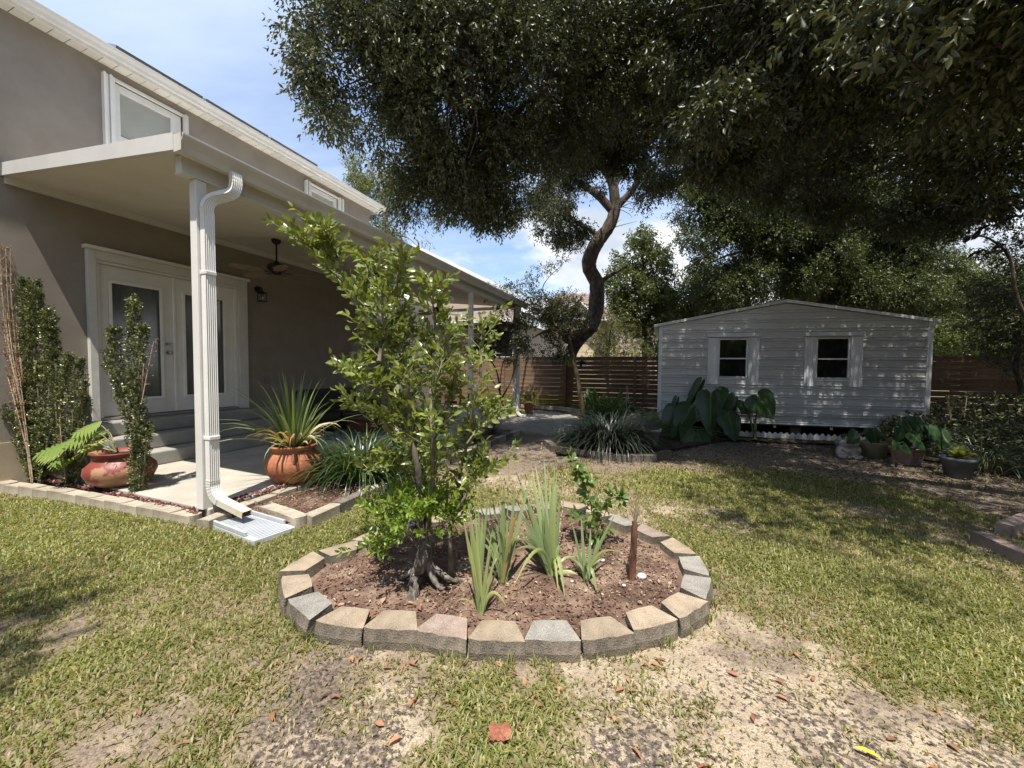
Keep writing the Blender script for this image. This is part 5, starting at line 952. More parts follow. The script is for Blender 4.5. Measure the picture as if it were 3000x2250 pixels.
# --- 8. crape myrtle: leaning pole trunk with feathery dark crown
b11 = G(1712, 1226); b11[2] = 0; yy = b11[1]; q11 = lambda px, py, y=None: D(px, py, y or yy)
limbs = [([b11 - ZZ * .05, q11(1700, 1160), q11(1692, 1110), q11(1678, 1050), q11(1668, 1000), q11(1660, 975)], [.085, .075, .07, .065, .07, .06]),
 ([q11(1662, 980), q11(1640, 975), q11(1630, 960), q11(1600, 930), q11(1560, 900)], [.07, .06, .04, .03, .015]), ([q11(1665, 985), q11(1690, 975), q11(1715, 965), q11(1730, 950)], [.07, .09, .10, .07]), ([q11(1640, 970), q11(1620, 900), q11(1590, 850), q11(1610, 810), q11(1650, 775)], [.03, .025, .015, .01, .005]), ([q11(1650, 965), q11(1600, 970), q11(1560, 990)], [.05, .04, .02])]
c11 = [B(1600, 900, yy, .45), B(1660, 900, yy, .5), B(1560, 940, yy, .45), B(1630, 950, yy, .5), B(1690, 930, yy, .35), B(1540, 1010, yy, .35), B(1600, 1010, yy, .4), B(1500, 850, yy - .6, .22), B(1550, 820, yy - .6, .16), B(1590, 790, yy - .6, .12), B(1480, 900, yy - .8, .22), B(1650, 1040, yy, .22), B(1560, 870, yy - .4, .25), B(1450, 860, yy - 1, .2), B(1650, 765, yy, .06), B(1620, 780, yy, .08)]
tree('crape_myrtle', 'small tree with a slanting pole trunk and feathery dark leaves in front of the fence', b11, limbs, [blobs(c11, 111, 700, .22, 9, .06, .03, hole=.43, droop=.2)], poleb, oakl)
# --- 9. dark multi stem sapling at the corner of the side bed
b12 = np.array([*G(1490, 1232)[:2], 0.]); y12 = b12[1] ; q12 = lambda px, py, y=None: D(px, py, y or y12)
limbs = [([b12, q12(1468, 1170), q12(1462, 1120), q12(1452, 1080), q12(1430, 1045)], [.03, .028, .022, .018, .012]), ([q12(1468, 1170), q12(1495, 1120), q12(1510, 1070), q12(1520, 1020), q12(1530, 960)], [.022, .02, .016, .012, .006]), ([q12(1465, 1140), q12(1470, 1080), q12(1485, 1030), q12(1490, 960)], [.016, .014, .01, .006]), ([q12(1466, 1150), q12(1440, 1110), q12(1425, 1080)], [.014, .01, .006])]
c12 = [B(1400, 1020, y12, .28), B(1450, 1010, y12, .3), B(1420, 1060, y12, .16), B(1470, 960, y12, .3), B(1520, 1000, y12, .26), B(1430, 960, y12, .25), B(1540, 940, y12, .25), B(1495, 1050, y12, .14), B(1390, 1040, y12, .18), B(1550, 1040, y12, .14)]
tree('sapling', 'dark leaved multi stemmed sapling growing beside the farthest patio post', b12, limbs, [blobs(c12, 121, 900, .18, 7, .075, .04, hole=.40)], bark, oakl)
# far wood closing the horizon
fw = []; r = np.random.default_rng(5)
for k in range(46):
    a = math.radians(-50 + k * 2.3); R_ = 46 + r.random() * 10
    if -26 < math.degrees(a) < 14: h = 3.2
    elif a > 0: h = 7 + r.random() * 3
    else: h = 4
    fw.append((np.array([math.sin(a) * R_, math.cos(a) * R_, h * .5]), (2.4, 2, h * .55)))
V, T, a_ = blobs(fw, 131, 90, 1.2, 8, .32, .2, hole=.36, nsc=2); meshobj('far_woods', npmesh('far_woods', V, T, a_, farl), kind='stuff')
# tree behind the camera that shades the left foreground
b13 = np.array([-4.4, -2.4, 0.]); tree('live_oak', 'live oak behind the viewer whose shade falls on the left lawn', b13, [([b13, b13 + [.1, 0, 2], b13 + [.4, .3, 4], b13 + [.9, .5, 6]], [.25, .2, .16, .05])], [blobs([(np.array([-3.35, .35, 4.2]), (.75, .55, .5)), (np.array([-3.7, -.5, 4.6]), (1, .9, .6)), (np.array([-2.9, -.3, 4.6]), (.5, .5, .4)), (np.array([-4.2, .1, 4.7]), (.8, .7, .5))], 141, 420, .3, 9, .07, .03, hole=.42)], bark, oakl)

# unseen trees round the viewer, added to block sky light below the sun's path
bw = []
for k in range(15):
    a = math.radians(75 + k * 15); R_ = 10.5 + r.random() * 2
    if k <= 3: bw.append((np.array([math.sin(a) * R_, math.cos(a) * R_, 3.6]), (2.6, 2.0, 4.2)))
    else: bw.append((np.array([math.sin(a) * R_, math.cos(a) * R_, 1.7]), (2.6, 2.0, 2.3)))
V, T, a_ = blobs(bw, 151, 70, .9, 8, .30, .2, hole=.34, nsc=2); meshobj('added_woods', npmesh('added_woods', V, T, a_, farl), kind='stuff')
# ================================================================== PLANTS, POTS, SMALL THINGS
def blade(P0, d, h, w, bend, n=6, twist=0.0, fold=.25, tipdown=0.0, wprof=None):
    """strap leaf as two rows of faces either side of a midrib: returns verts, tris"""
    P0 = np.array(P0, float); d = np.array([d[0], d[1], 0.]); d = d / (np.linalg.norm(d) + 1e-9); V = []; s0 = np.array([-d[1], d[0], 0.])
    a = math.radians(90) - bend[0]; p = P0.copy(); seg = h / n
    for i in range(n + 1):
        t = i / n; ww = w * (wprof(t) if wprof else (min(1, .55 + t * 2) * (1 - t ** 3) ** .8 + .01)); s = s0 * math.cos(twist * t) + ZZ * math.sin(twist * t)
        nrm = np.cross(s, d * math.cos(a) + ZZ * math.sin(a)); V += [p - s * ww / 2 + nrm * ww * fold, p, p + s * ww / 2 + nrm * ww * fold]
        p = p + (d * math.cos(a) + ZZ * math.sin(a)) * seg; a -= bend[1] * (0.3 + 1.4 * t) / n
    T = []
    for i in range(n):
        b = i * 3; T += [(b, b + 1, b + 4, b + 3), (b + 1, b + 2, b + 5, b + 4)]
    return np.array(V), np.array(T)
def leafpart(V, T, var, m, par, name='leaf', label=None):
    o = meshobj(name, npmesh(name, V - ORG[par], T, np.full(len(V), var) if np.isscalar(var) else var, m, True), par)
    if label: o['label'] = label
    return o
citl = leafmat('citrus_leaf', [(0, (.10, .13, .035)), (.4, (.175, .215, .052)), (.75, (.27, .31, .078)), (.93, (.36, .39, .10)), (1, (.52, .46, .10))], .30, .30, tcol=(1.6, 1.6, .45), spec=.6)
# ---- citrus tree of the ring
CY = 2.5
K = lambda px, py, y=CY: D(px, py, y)
stems = [([(1250, 1690), (1252, 1600), (1242, 1500), (1228, 1400), (1208, 1300), (1180, 1235), (1145, 1150), (1110, 1060), (1080, 960), (1040, 880), (990, 800), (940, 750), (905, 722), (868, 704)], .045, .0035, 2.45),
 ([(1245, 1560), (1222, 1400), (1208, 1250), (1195, 1130), (1180, 1050), (1172, 950), (1160, 880), (1170, 800), (1186, 752)], .018, .003, 2.4),
 ([(1255, 1560), (1268, 1400), (1266, 1300), (1262, 1150), (1262, 1050), (1275, 950), (1268, 880), (1278, 830)], .014, .0035, 2.35),
 ([(1322, 1690), (1320, 1600), (1318, 1550), (1340, 1490), (1346, 1400), (1368, 1300), (1388, 1180), (1408, 1080), (1410, 1010), (1420, 930)], .018, .004, 2.5),
 ([(1340, 1490), (1385, 1420), (1400, 1385), (1420, 1372), (1445, 1372)], .009, .003, 2.45),
 ([(1110, 1060), (1120, 1000), (1135, 960)], .014, .006, 2.4), ([(1080, 960), (1070, 860), (1080, 790), (1062, 760)], .007, .003, 2.45), ([(990, 800), (985, 740), (960, 690), (948, 672)], .006, .003, 2.45), ([(1190, 1260), (1130, 1230), (1060, 1200), (1020, 1190)], .007, .003, 2.4),
 ([(1145, 1150), (1090, 1130), (1040, 1110), (1018, 1080)], .008, .003, 2.4), ([(1262, 1150), (1290, 1080), (1305, 1000), (1330, 940)], .007, .003, 2.4), ([(1368, 1300), (1400, 1250), (1430, 1190), (1460, 1230)], .006, .003, 2.5), ([(1266, 1300), (1300, 1230), (1320, 1150), (1335, 1080)], .007, .003, 2.45), ([(1228, 1400), (1150, 1370), (1100, 1360), (1070, 1390)], .006, .003, 2.4), ([(1180, 1050), (1140, 1000), (1120, 930), (1120, 850)], .006, .003, 2.35)]
cb = np.array([K(1250, 1690, 2.45)[0], 2.45, .05]); cit = thing('citrus_tree', 'tall leggy citrus tree with bright leaves standing in the stone ring', 'tree', cb)
paths = []
for i, (pts, ra, rb_, y0) in enumerate(stems):
    p = bez([K(a, b, y0 + .10 * math.sin(k * 1.3 + i)) for k, (a, b) in enumerate(pts)], 5); paths.append((p, ra, rb_)); part('trunk' if i in (0, 3) else 'branch', MB().tube(p, list(np.linspace(ra, rb_, len(p)) ** 1.0 if i else np.interp(np.linspace(0, 1, len(p)), [0, .3, .55, .7, 1], [.034, .020, .013, .008, .0035])), 7), bark2, cit)
# roots: the gnarled flare that leans to the front
rootm = mat('root_bark', (.045, .04, .034), (.32, .29, .25), 22, .95, 1.6, 45, stretch=(1, 1, .35), c3=(.15, .13, .11), spec=.2)
rp_ = [np.array([*G(1202, 1792)[:2], .03]), np.array([*G(1212, 1740, .05)[:2], .09]), np.array([*G(1225, 1700, .1)[:2], .15]), K(1236, 1640, 2.36), K(1247, 1590, 2.42), K(1250, 1560, 2.44)]
part('root', MB().tube(bez(rp_, 5), list(np.interp(np.linspace(0, 1, 26), [0, .2, .5, .8, 1], [.034, .035, .038, .040, .034])), 11, True, .65), rootm, cit)
for e in ((1340, 1700, 1400, 1672), (1170, 1690, 1140, 1700), (1290, 1720, 1330, 1700)):
    part('root', MB().tube(bez([K(1250, 1650, 2.42), np.array([*G(e[0], e[1], .08)[:2], .07]), np.array([*G(e[2], e[3], .03)[:2], .04])], 5), [.03, .026, .022, .019, .016, .014, .012, .011, .01, .009, .008], 7, True, .3), rootm, cit)
# twigs and leaves along every branch above the lowest part
r = np.random.default_rng(3); tw = []; C_ = []; D_ = []; tws = MB()
for i, (p, ra, rb_) in enumerate(paths):
    p = np.array(p); L = len(p); s0 = {0: .22, 1: .22, 2: .12, 3: .3}.get(i, .15)
    nn = int(L * {0: 1.4, 1: 1.6, 2: 1.4, 3: .9}.get(i, 1.3))
    for k in range(nn):
        t = s0 + (1 - s0) * (k + r.random()) / nn; c = p[min(L - 1, int(t * (L - 1)))]; tan = unit(p[min(L - 1, int(t * (L - 1)) + 1)] - p[max(0, int(t * (L - 1)) - 1)]); a = r.random() * 6.28
        d = unit(np.array([math.cos(a), math.sin(a) * .8, .35 + r.random() * .5]) + tan * .35); C_.append(c); D_.append(d)
# extra fill in the thick middle of the crown
for k in range(48):
    px = r.normal(1195, 85); py = r.uniform(980, 1330); C_.append(K(px, py, 2.35 + r.random() * .4)); D_.append(unit(r.normal(size=3) + np.array([0, 0, .4])))
for k in range(14):
    px = r.normal(1240, 110); py = r.uniform(1290, 1440); C_.append(K(px, py, 2.3 + r.random() * .5)); D_.append(unit(r.normal(size=3) + np.array([0, 0, .2])))
C_ = np.array(C_); D_ = np.array(D_); Ls = .08 + .14 * r.random(len(C_))
for c, d, l in zip(C_, D_, Ls): tws.tube([c, c + d * l * .5 + ZZ * .004, c + d * l], [.0032, .0026, .0016], 4)
part('twigs', tws, mat('green_twig', (.16, .17, .08), (.30, .28, .16), 20, .6), cit, kind='stuff')
V, T, a_ = twigs(C_, D_, Ls, 8, .058, .027, r, .75, .02, 1, .18, .5); a_ = np.clip(a_ * .9 + (r.random(len(a_)) * 0), 0, 1)
nl = len(V) // 8; idx = np.arange(nl); fr = V.reshape(nl, 8, 3)[:, 0, 1]; big = np.argsort(fr)[:300]; keep = np.ones(nl, bool); keep[big] = False
Tm = T.reshape(nl, 8, 3)
for b_ in big: v = V.reshape(nl, 8, 3)[b_]; leafpart(v, Tm[0], float(a_[b_ * 8]), citl, cit)
sel = np.where(keep)[0]; V2 = V.reshape(nl, 8, 3)[sel].reshape(-1, 3); T2 = (Tm[0][None] + (np.arange(len(sel)) * 8)[:, None, None]).reshape(-1, 3)
meshobj('foliage', npmesh('foliage', V2 - cb, T2, a_.reshape(nl, 8)[sel].ravel(), citl), cit, kind='stuff')
# ---- low bright bush round the trunk
sb_ = np.array([*K(1235, 1640, 2.4)[:2], .05]); bush = thing('low_bush', 'low round bright green bush around the foot of the citrus trunk', 'bush', sb_)
bc_ = K(1228, 1500, 2.4); n = 165; d = unit(r.normal(size=(n, 3))); P = bc_ + d * (r.random(n) ** .5)[:, None] * np.array([.30, .22, .145]) ; V, T, a_ = twigs(P, d * [1, 1, .5] + np.array([0, 0, .5]), .09, 8, .044, .021, r, .9, 0, 1, .2, .6)
V_b, T_b, a_b = twigs(K(1120, 1585, 2.35) + r.normal(0, 1, (22, 3)) * [.05, .05, .02], unit(r.normal(size=(22, 3)) + [-.6, 0, .3]), .08, 8, .042, .02, r, .9, 0, 1)
V, T, a_ = cat_meshes([(V, T, a_), (V_b, T_b, a_b)])
lowl = leafmat('bright_leaf', [(0, (.09, .15, .022)), (.5, (.16, .24, .036)), (1, (.26, .34, .06))], .33, .3, tcol=(1.5, 1.6, .45)); meshobj('foliage', npmesh('foliage', V - sb_, T, a_, lowl), bush, kind='stuff')
stb = MB()
for k in range(9): e = bc_ + np.array([random.uniform(-.25, .25), random.uniform(-.15, .15), random.uniform(-.05, .05)]); stb.tube([np.array([cb[0], cb[1] - .04, .25]), (np.array([cb[0], cb[1] - .03, .38]) + e) / 2, e], [.008, .006, .003], 5)
part('stems', stb, bark2, bush)
# ---- strap leaved clumps (gladiolus)
gladl = leafmat('sword_leaf', [(0, (.17, .23, .11)), (.45, (.23, .29, .13)), (.75, (.32, .37, .15)), (.92, (.42, .44, .15)), (1, (.40, .24, .11))], .30, .4, tcol=(1.3, 1.4, .5))
def sword_clump(name, label, base, specs, y=None):
    """specs: list of (tip px, tip py, length factor, width m, droop) with blades running base -> tip"""
    t = thing(name, label, 'plant', base)
    specs = specs + [(s_[0] + random.uniform(-30, 30), s_[1] + random.uniform(10, 60), s_[2] + .06, s_[3] * .9, s_[4], max(0, s_[5] - .1)) for s_ in specs[::2] if s_[4] < .05]
    for (tx, ty, dy, w, dr, va) in specs:
        w = w * 1.15; va = min(1, max(0, va + random.uniform(-.18, .18)))
        tip = D(tx, ty, base[1] + dy); b = np.array(base) + np.array([random.uniform(-.02, .02), random.uniform(-.02, .02), 0]); mid = (b + tip) / 2 + ZZ * dr + (b - tip) * np.array([.12, .12, 0]) * (1 if dr > .05 else .5)
        n = 9; P = [(1 - q) ** 2 * b + 2 * q * (1 - q) * (2 * mid - (b + tip) / 2) + q * q * tip for q in np.linspace(0, 1, n)]; V = []
        view = unit(CP - (b + tip) / 2); a = random.uniform(-.5, .5)
        for i, p in enumerate(P):
            tan = unit(P[min(i + 1, n - 1)] - P[max(i - 1, 0)]); s = unit(np.cross(tan, view)); nn_ = np.cross(s, tan); s2 = s * math.cos(a) + nn_ * math.sin(a); q = i / (n - 1); ww = w * min(1, .28 + 2.0 * q) * (1 - q ** 2.6) ** .75 + .0008
            V += [p - s2 * ww / 2, p + np.cross(s2, tan) * ww * .12, p + s2 * ww / 2]
        V = np.array(V); T = np.array([[(i * 3, i * 3 + 1, i * 3 + 4, i * 3 + 3), (i * 3 + 1, i * 3 + 2, i * 3 + 5, i * 3 + 4)] for i in range(n - 1)]).reshape(-1, 4); vv = np.clip(va + np.repeat(np.linspace(0, 1, n) ** 4 * .12, 3) + np.repeat((np.linspace(0, 1, n) < .08) * .1, 3), 0, 1)
        leafpart(V, T, vv, gladl, t)
    return t
gb = lambda px, py: np.array([*G(px, py, .06)[:2], .05])
q = lambda x, y: (1300 + x / 1.903, 1300 + y / 1.903)
def S_(x, y, dy, w, dr=.0, va=.45): return (*q(x, y), dy, w, dr, va)
sword_clump('gladiolus', 'frontmost narrow clump of upright sword leaves near the front of the ring', gb(*q(207, 945)), [S_(133, 320, .06, .020, 0, .65), S_(140, 420, .0, .018, 0, .7), S_(190, 330, .1, .02, 0, .5), S_(250, 265, .06, .018, 0, .6), S_(270, 480, .0, .016, 0, .75), S_(130, 500, -.02, .02, 0, .8), S_(355, 920, -.02, .017, .11, .82), S_(215, 400, .08, .02, 0, .55), S_(275, 560, .05, .014, 0, .6), S_(175, 470, .0, .018, 0, .7), S_(55, 890, -.03, .006, .05, .95)])
sword_clump('gladiolus', 'second clump of sword leaves between the front clump and the big middle one', gb(*q(335, 785)), [S_(268, 290, .1, .022, 0, .3), S_(335, 225, .05, .034, 0, .25), S_(400, 225, .12, .022, 0, .35), S_(310, 330, .1, .02, 0, .4), S_(290, 500, -.1, .018, .12, .6), S_(200, 340, .15, .02, 0, .3), S_(385, 480, .05, .022, .02, .4), S_(265, 720, -.15, .016, .12, .6), S_(430, 530, -.1, .02, .10, .7), S_(410, 380, .0, .028, .04, .85), S_(190, 480, .1, .016, .06, .5), S_(490, 180, .2, .03, 0, .35), S_(160, 560, .1, .02, .1, .5)])
sword_clump('gladiolus', 'largest middle clump of broad sword leaves with dry flower stalks', gb(*q(600, 735)), [S_(400, 150, .3, .028, 0, .35), S_(490, 180, .2, .032, 0, .4), S_(560, 80, .35, .02, 0, .55), S_(620, 115, .3, .02, 0, .6), S_(630, 170, .25, .032, 0, .35), S_(440, 250, .1, .034, 0, .25), S_(520, 300, .2, .036, 0, .3), S_(480, 350, .1, .034, .02, .28), S_(560, 350, .0, .034, 0, .3), S_(600, 260, .15, .034, 0, .35), S_(590, 190, .25, .026, 0, .9), S_(650, 300, .1, .026, 0, .4), S_(665, 590, .05, .024, .10, .7), S_(630, 450, .05, .03, 0, .3), S_(440, 440, -.05, .026, .04, .4), S_(400, 480, -.1, .026, .06, .45), S_(380, 540, -.1, .024, .08, .55), S_(400, 590, -.12, .024, .08, .5), S_(390, 800, -.25, .022, .2, .7), S_(640, 855, -.2, .020, .16, .65), S_(675, 865, -.25, .030, .18, .85), S_(750, 730, -.05, .026, .03, .97), S_(770, 650, .1, .016, .08, .6), S_(620, 560, .1, .026, 0, .35), S_(560, 500, -.02, .03, .02, .4), S_(615, 345, .0, .026, .0, .93), S_(430, 390, .0, .028, .03, .3), S_(540, 230, .3, .028, 0, .4), S_(375, 190, .35, .012, 0, .8), S_(485, 100, .4, .01, 0, .85)])
sword_clump('gladiolus', 'right hand clump of sword leaves with one yellowing leaf hanging to the mulch', gb(*q(792, 765)), [S_(765, 400, .12, .02, 0, .35), S_(955, 395, .1, .022, 0, .5), S_(870, 510, .1, .018, 0, .4), S_(975, 605, -.03, .016, .08, .7), S_(862, 885, -.15, .024, .14, .72), S_(820, 470, .12, .02, 0, .4), S_(720, 600, .1, .018, .03, .45), S_(900, 640, .05, .014, .04, .4), S_(815, 760, -.12, .02, .10, .5), S_(690, 640, .12, .014, .05, .5)])
dry = mat('dry_stalk', (.26, .19, .125), (.44, .34, .25), 30, .9)
for nm, lab, base, tipq in (('dry_flower_stalk', 'tall dry beaded flower stalk rising behind the gladiolus clumps', gb(*q(470, 560)), q(548, 0)), ('dry_flower_stalk', 'shorter dry flower stalk leaning right of the middle gladiolus clump', gb(*q(620, 620)), q(678, 190)), ('dry_flower_stalk', 'drooping dry seed stalk in front of the middle gladiolus clump', gb(*q(565, 600)), q(515, 235))):
    t = thing(nm, lab, 'stalk', base); tip = D(*tipq, base[1] + .15); mb = MB(); P = bez([base, (base + tip) / 2 + [.01, 0, 0], tip], 10); mb.tube(P, list(np.linspace(.006, .003, len(P))), 5)
    for i in range(5, len(P)):
        mb.ball(P[i] + rng.normal(0, .003, 3), .008 + .003 * random.random(), 5, (.8, .8, 1.4))
    part('stalk', mb, dry, t)
ca = gb(1850, 1695); t = thing('dead_cane', 'dead reddish brown cane with a dry straw top on the right of the ring', 'plant', ca); redb = mat('red_bark', (.05, .02, .012), (.22, .10, .06), 20, .9, 1.2, 50, stretch=(1, 1, .25), c3=(.13, .055, .03))
P = bez([ca - ZZ * .04, D(1853, 1640, ca[1]), D(1857, 1590, ca[1]), D(1860, 1528, ca[1] + .02)], 6); part('cane', MB().tube(P, [.026 - .008 * i / len(P) for i in range(len(P))], 9, True, .35), redb, t)
mb = MB()
for k in range(14): e = P[-1] + np.array([random.uniform(-.04, .04), random.uniform(-.03, .03), random.uniform(.08, .20)]); mb.tube([P[-1] - ZZ * .02, (P[-1] + e) / 2 + rng.normal(0, .006, 3), e], [.003, .003, .001], 4)
part('straw', mb, dry, t, label='dry straw coloured fibres at the top')
# lime seedling
ls = gb(1712, 1640); ls[1] = 3.0; ls = np.array([D(1725, 1600, 3.0)[0], 3.0, .05]); t = thing('citrus_seedling', 'small round leaved citrus seedling between the gladiolus and the dead cane', 'shrub', ls); qs = lambda x, y: D(*q(x, y), 3.0)
sd = [bez([ls, qs(825, 480), qs(822, 350), qs(800, 270), qs(775, 190), qs(735, 110), qs(700, 70)], 5), bez([ls, qs(860, 420), qs(900, 330), qs(960, 300), qs(990, 300)], 5), bez([ls, qs(780, 450), qs(720, 380)], 5), bez([ls, qs(870, 450), qs(900, 420)], 5)]
mb = MB(); C_ = []; D_ = []
for s in sd:
    mb.tube(s, list(np.linspace(.007, .003, len(s))), 5)
    for k in range(int(len(s) * .8)): i = int((.2 + .8 * r.random()) * (len(s) - 1)); C_.append(s[i]); D_.append(unit(r.normal(size=3) + [0, -.2, .3]))
for k in range(9): C_.append(qs(r.uniform(700, 920), r.uniform(330, 500)) + [0, r.uniform(-.1, .1), 0]); D_.append(unit(r.normal(size=3) + [0, -.2, .3]))
part('stem', mb, mat('green_twig', ()), t)
V, T, a_ = twigs(np.array(C_), np.array(D_), .07, 4, .062, .04, r, .8, .1, 1, .15, .5); seedl = leafmat('seedling_leaf', [(0, (.085, .14, .04)), (.6, (.14, .21, .06)), (1, (.24, .32, .09))], .28, .35)
nl = len(V) // 8
for b_ in range(nl): leafpart(V[b_ * 8:b_ * 8 + 8], Tm[0], float(a_[b_ * 8]), seedl, t)
# ---- pots
terra = mat('terracotta', (.25, .085, .04), (.40, .17, .075), 5, .8, .25, 60, c3=(.33, .11, .055), fine=(30, .35, (.45, .24, .12)))
terrared = mat('red_glazed_pot', (.22, .045, .035), (.36, .20, .11), 3.5, .48, .2, 40, contrast=(.50, .56), spec=.5)
def lathed_pot(t, c, prof, m, handles=None, inner=True, n=40):
    part('pot', MB().lathe(c, prof, n), m, t)
    rim = max(prof, key=lambda p: p[1]); part('soil', MB().lathe(c, [(rim[0] * .86, rim[1] - .045), (0, rim[1] - .035)], 20), soil, t)
c1_ = G(352, 1452, .0); c1_ = np.array([-4.38, 4.28, .10]); t = thing('potted_philodendron', 'wide red glazed pot with split leaved philodendron between the holly columns', 'potted plant', c1_)
k_ = 1.0; prof = [(.10, .0), (.17, .02), (.27, .09), (.305, .17), (.295, .235), (.24, .295), (.195, .325), (.20, .345), (.245, .385), (.25, .40), (.225, .395), (.18, .35)]
lathed_pot(t, c1_, prof, terrared)
phl = leafmat('philodendron_leaf', [(0, (.11, .17, .04)), (.6, (.20, .28, .07)), (1, (.36, .40, .12))], .3, .35)
for k, (tx, ty, sz) in enumerate(((200, 1300, .34), (262, 1268, .30), (285, 1240, .28), (215, 1340, .26), (330, 1325, .22), (300, 1290, .28), (180, 1325, .26), (240, 1310, .28), (310, 1262, .22))):
    tip = D(tx, ty, 4.2 + .05 * k); base_ = c1_ + ZZ * .38 + np.array([-.05, 0, 0]); st_ = bez([base_, (base_ + tip) / 2 + ZZ * .08, tip], 6)
    part('stem', MB().tube(st_, .006, 5), mat('green_twig', ()), t); ax = unit(np.array([tip[0] - base_[0], -.25, -.2])); sd_ = unit(np.cross(ax, [0, -.5, .85])); V = []; Tl = []
    nl_ = 8
    for s in (-1, 1):
        for j in range(nl_):
            tq = j / nl_; p0 = tip + ax * sz * (tq * .9 - .1); wd = sz * .55 * math.sin(math.pi * (tq * .8 + .18)); e = p0 + sd_ * s * wd + ax * sz * .14 - ZZ * wd * .25; w2 = ax * sz * .055; o_ = len(V)
            V += [p0 - w2, p0 + w2, (p0 + e) / 2 + w2 * 1.0 + ZZ * .004, e, (p0 + e) / 2 - w2 * 1.0 + ZZ * .004]; Tl += [(o_, o_ + 1, o_ + 2), (o_, o_ + 2, o_ + 4), (o_ + 4, o_ + 2, o_ + 3)]
    leafpart(np.array(V), np.array(Tl), random.random(), phl, t)
brl = leafmat('brown_leaf', [(0, (.20, .12, .06)), (1, (.38, .26, .14))], .15, .7)
for k in range(5): V, T, kk = leaves(np.array([D(320 + k * 6, 1345 + k * 3, 4.1)]), np.array([[random.uniform(-.6, .6), -.6, -.6]]), np.array([[0, -.5, .8]]), .10, .03, .2, 1); leafpart(V, T, random.random(), brl, t, 'dry_leaf')
c2_ = np.array([-2.55, 4.48, .10]); t = thing('potted_yucca', 'round terracotta pot with a spiky yucca standing on the slab edge stones', 'potted plant', c2_)
prof = [(.12, .0), (.19, .03), (.265, .12), (.30, .215), (.285, .29), (.235, .355), (.215, .375), (.215, .40), (.25, .43), (.255, .45), (.235, .452), (.20, .40)]
prof = [(a * 1.02, b * 1.0) for a, b in prof]; lathed_pot(t, c2_, prof, terra)
for a in (.15, 3.3): part('handle', MB().tube(bez([c2_ + np.array([math.cos(a - 1.2) * .25, math.sin(a - 1.2) * .25, .37]), c2_ + np.array([math.cos(a - 1.2) * .29, math.sin(a - 1.2) * .29, .33]), c2_ + np.array([math.cos(a - 1.2) * .285, math.sin(a - 1.2) * .285, .28])], 5), .02, 8), terra, t)
yul = leafmat('yucca_leaf', [(0, (.13, .18, .07)), (.5, (.20, .26, .10)), (.8, (.32, .37, .17)), (1, (.50, .46, .28))], .25, .45, tcol=(1.3, 1.3, .5))
for k in range(95):
    a = random.random() * 6.28; el = random.random(); h = .5 + .45 * random.random(); b_ = c2_ + np.array([math.cos(a) * .06, math.sin(a) * .06, .42]); V, T = blade(b_, (math.cos(a), math.sin(a)), h, .037, (math.radians(6 + 58 * (el ** 1.5)), .3 + 1.5 * el * random.random() * 1.6), 7, fold=.22, wprof=lambda t_: (1 - t_ ** 1.6) * (.8 + .2 * min(1, t_ * 5)) + .02); leafpart(V, T, min(1, .15 + .65 * el * random.random() + .25 * random.random()), yul, t)
strawl = leafmat('straw_leaf', [(0, (.42, .32, .18)), (1, (.58, .48, .30))], .2, .8)
for k in range(46):
    a = random.random() * 6.28; b_ = c2_ + np.array([math.cos(a) * .10, math.sin(a) * .10, .44]); V, T = blade(b_, (math.cos(a), math.sin(a)), .25 + .3 * random.random(), .026, (math.radians(20 + 30 * random.random()), 2.6), 7, twist=1.5); leafpart(V, T, random.random(), strawl, t, 'dry_leaf')
# ---- liriope clumps
lirl = leafmat('liriope_leaf', [(0, (.022, .045, .016)), (.5, (.045, .085, .026)), (.85, (.085, .13, .04)), (1, (.16, .19, .06))], .25, .3, spec=.7)
lirg = leafmat('grey_liriope_leaf', [(0, (.018, .026, .018)), (.5, (.035, .050, .034)), (.85, (.06, .08, .055)), (1, (.15, .16, .10))], .18, .35, spec=.7)
spk = mat('mauve_flower', (.22, .18, .24), (.34, .29, .34), 30, .9)
def liriope(label, c, R, H_, n, m, spikes, w=.011, name='liriope'):
    t = thing(name, label, 'plant', c); Vs = []; Ts = []; As = []; o_ = 0
    for k in range(n):
        a = random.random() * 6.28; rr = random.random() ** .6 * .42; b_ = np.array(c) + np.array([math.cos(a) * rr * R[0], math.sin(a) * rr * R[1], 0]); e = random.random(); a2 = a + random.gauss(0, .5)
        L_ = (H_ * 1.1 + .5 * max(R)) * (.6 + .5 * random.random()); V, T = blade(b_, (math.cos(a2) * R[0], math.sin(a2) * R[1]), L_, w * (.8 + .5 * random.random()), (math.radians(6 + 52 * e), 2.1 + .9 * random.random()), 6, fold=.12); V[:, 2] = np.maximum(V[:, 2], .02); Vs.append(V - np.array(c)); Ts.append(T + o_); o_ += len(V); As.append(np.full(len(V), random.random()))
    meshobj('foliage', npmesh('foliage', np.concatenate(Vs), np.concatenate(Ts), np.concatenate(As), m, True), t, kind='stuff')
    for k in range(spikes):
        a = random.random() * 6.28; b_ = np.array(c) + np.array([math.cos(a) * .2, math.sin(a) * .15, .1]); e = np.array(c) + np.array([math.cos(a) * R[0] * .8, math.sin(a) * R[1] * .8, H_ * (.75 + .3 * random.random())]); mb = MB(); P = bez([b_, (b_ + e) / 2 + ZZ * .1, e], 6); mb.tube(P, .003, 4)
        for i in range(6, len(P)): mb.ball(P[i], .009, 5)
        part('flower_spike', mb, spk, t)
    return t
liriope('dark grey green liriope mound with pale flower spikes behind the low stones', (1.72, 6.72, .05), (1.0, .55), .46, 1200, lirg, 16, .014)
liriope('smaller liriope tuft tucked at the left back of the grey liriope mound', (1.05, 7.5, .05), (.4, .35), .26, 260, lirg, 4)
